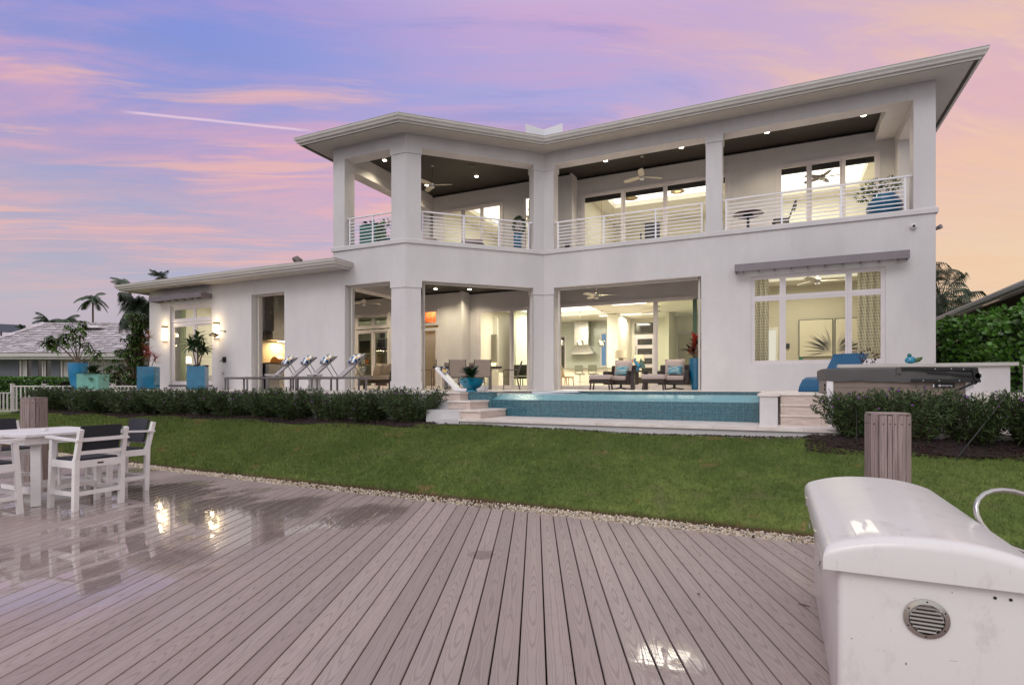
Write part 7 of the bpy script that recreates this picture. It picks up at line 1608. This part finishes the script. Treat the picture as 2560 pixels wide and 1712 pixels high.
o0 = at(0, 964, 33); nb = thing('neighbour_house', 'low neighbouring house with worn white tiled roof and dark windows', 'house', (o0.x, o0.y, 0), YAW)
def lx(u, Y=33): return (u-1280)/1405*Y-(0-1280)/1405*33
b = MB(); x0, x1 = lx(-110), lx(470); zE, zR = 1.92, 4.15; yR = 5.0; rx0, rx1 = lx(112, 38), lx(440, 38)
n = 16
for k in range(n):     # stepped courses of flat tile
    a, c = k/n, (k+1)/n; xa0 = x0+(rx0-x0)*a; xa1 = x0+(rx0-x0)*c
    z0, z1 = zE+(zR-zE)*a, zE+(zR-zE)*c; y0_, y1_ = yR*a, yR*c; lift = .06
    m = 60; rr_ = random.Random(k)
    for i in range(m):
        f0, f1 = i/m, (i+1)/m; X0, X1 = xa0+(x1-xa0)*f0, xa0+(x1-xa0)*f1; U0, U1 = xa1+(x1-xa1)*f0, xa1+(x1-xa1)*f1; lf = lift+rr_.uniform(-.02, .02)
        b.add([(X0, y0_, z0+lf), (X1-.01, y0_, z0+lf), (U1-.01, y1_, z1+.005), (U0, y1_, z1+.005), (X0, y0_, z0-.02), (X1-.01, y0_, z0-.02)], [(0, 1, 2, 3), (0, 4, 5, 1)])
b.add([(x0, 0, zE), (rx0, yR, zR), (x0, 10, zE)], [(0, 1, 2)]).add([(rx0, yR, zR), (x1, yR, zR), (x1, 10, zE), (x0, 10, zE)], [(0, 1, 2, 3)])
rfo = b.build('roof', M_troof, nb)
b = MB(); rr_ = random.Random(3)
for i in range(80): X = rx0+(x1-rx0)*i/80; b.cbox((X, yR, zR+.05), (.30, .24, .10), Euler((0, rr_.uniform(-.05, .05), 0)))
for i in range(40): f = i/40; b.cbox((x0+(rx0-x0)*f, yR*f, zE+(zR-zE)*f+.06), (.30, .24, .09), Euler((0, -.2, .4)))
b.build('ridge_tiles', M_troof, rfo); rfo.data.materials.append(principled('shaded_tile_butt', lin((112, 98, 98)), .95))  # dark butt faces put the shade between tile courses into the colour
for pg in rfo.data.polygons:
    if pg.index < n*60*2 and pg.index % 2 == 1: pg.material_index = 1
MB().cbox((lx(232, 37), 3.9, zR-.30), (1.5, .8, .14)).build('roof_hatch', M_white, rfo)
MB().box(x0-.1, x1, -.16, -.0, zE-.22, zE-.02).box(x0-.1, x1, -.04, .6, zE-.36, zE-.23).build('gutter', M_trim, nb)
M_nw = principled('neighbour_paint', lin((196, 190, 188)), .8, var=.05)
MB().box(x0+.5, x1, .8, 9, -1.4, zE-.23).build('wall', M_nw, nb)
b = MB(); 
for i in range(40): X = lx(222, 33.8)+i*.17; b.box(X, X+.03, .77, .80, -1.4, zE-.3)
b.build('siding_ribs', M_nw, nb)
M_nglass = principled('dark_window_glass', lin((48, 48, 54)), .08); M_ncurt = principled('window_blind', lin((120, 122, 132)), .7)
for (u0, u1, cu) in ((-60, 52, 1), (64, 108, 0), (111, 155, 1)):
    X0, X1 = lx(u0, 33.7), lx(u1, 33.7); w_ = MB().wallgrid((X0, .70), (1, 0), X1-X0, -.3, 1.62, .09, [(.07, X1-X0-.07, -.23, 1.55)]).build('window', M_frame, nb); MB().quad((X0+.07, .76, -.23), (X1-.07, .76, -.23), (X1-.07, .76, 1.55), (X0+.07, .76, 1.55)).build('pane', M_nglass, w_)
    b = MB(); a_, c_ = (X0+.35, X1-.15) if cu else (X0+.3, X0+.75)
    k = int((c_-a_)/.06)
    for i in range(k): b.box(a_+i*.06, a_+i*.06+.045, .745, .755, -.2, 1.5)
    b.build('vertical_blind', M_ncurt, w_)
w_ = MB().wallgrid((lx(204, 33.7), .72), (1, 0), .42, 1.0, 1.5, .07, [(.05, .37, 1.05, 1.45)]).build('window', M_frame, nb); MB().quad((lx(204, 33.7)+.05, .76, 1.05), (lx(204, 33.7)+.37, .76, 1.05), (lx(204, 33.7)+.37, .76, 1.45), (lx(204, 33.7)+.05, .76, 1.45)).build('pane', M_ncurt, w_)
b = MB()
for i in range(18): z = -1.3+i*.15; b.box(lx(158, 33.7), lx(172, 33.7), .76, .79, z, z+.12)
b.build('siding_panel', M_nw, nb)
fb = thing('far_building', 'beige building with dark parapet roof beyond the tiled roof', 'building', tuple(at(-30, 964, 56).xy)+(0,), YAW); MB().box(-3, 2.85, 0, 6, -1.5, 5.0).build('wall', principled('beige_stucco', lin((196, 176, 150)), .85, var=.08), fb); MB().add([(-3.2, -.4, 5.6), (3.0, -.4, 5.25), (3.2, .6, 6.1), (-3.2, .6, 6.4), (-3.2, 1.0, 5.6), (3.1, 1.0, 5.3)], [(0, 1, 2, 3), (3, 2, 5, 4), (0, 4, 5, 1), (0, 3, 4), (1, 5, 2)]).build('roof', principled('slate_roof', lin((66, 70, 82)), .7), fb)
for k in range(5): MB().box(-2.6+k*1.3, -2.5+k*1.3, -.1, 0, 5.0, 5.4).build('bracket', M_dark, fb)
nh = thing('neighbour_house', 'single storey house under a grey gutter behind the clusia hedge', 'house', (0, 0, 0)); xe = 5.74
MB().add([(xe, 9, 2.65), (xe, 26.9, 2.65), (xe+6, 26.9, 4.6), (xe+6, 9, 4.6)], [(0, 1, 2, 3)]).build('roof', M_troof, nh)
MB().box(xe, xe+.03, 9, 26.9, 2.48, 2.64).build('fascia', M_trim, nh)
MB().sweep([(xe, 9), (xe, 26.95)], [(-.01, 2.52), (-.10, 2.54), (-.14, 2.62), (-.14, 2.66), (-.01, 2.66)]).build('gutter', M_alu if False else principled('grey_gutter', lin((216, 218, 222)), .5), nh)
MB().box(xe+.03, xe+1.0, 9, 26.9, 2.42, 2.47).build('soffit', principled('mauve_soffit', lin((128, 112, 110)), .8), nh)
MB().add([(xe+1, 26.5, -1), (xe+12, 26.5, -1), (xe+12, 26.5, 2.42), (xe+1, 26.5, 2.42), (xe+1, 9, -1), (xe+1, 9, 2.42)], [(0, 1, 2, 3), (0, 3, 5, 4)]).build('wall', principled('mauve_wall', lin((140, 124, 122)), .85, var=.08), nh)
MB().tube([(xe+.0, 26.4, 2.5), (xe+.05, 26.4, 2.3), (xe+.5, 26.3, 2.15), (xe+.9, 26.3, 2.1), (xe+.9, 26.3, -.5)], .05, 8).build('downspout', M_trim, nh); MB().box(xe+2.2, xe+2.3, 20.5, 21.6, 3.3, 4.2).build('roof_panel', M_alu, nh)
for o in list(bpy.data.objects):
    if o.get('label') == '': raise RuntimeError('unlabelled '+o.name)
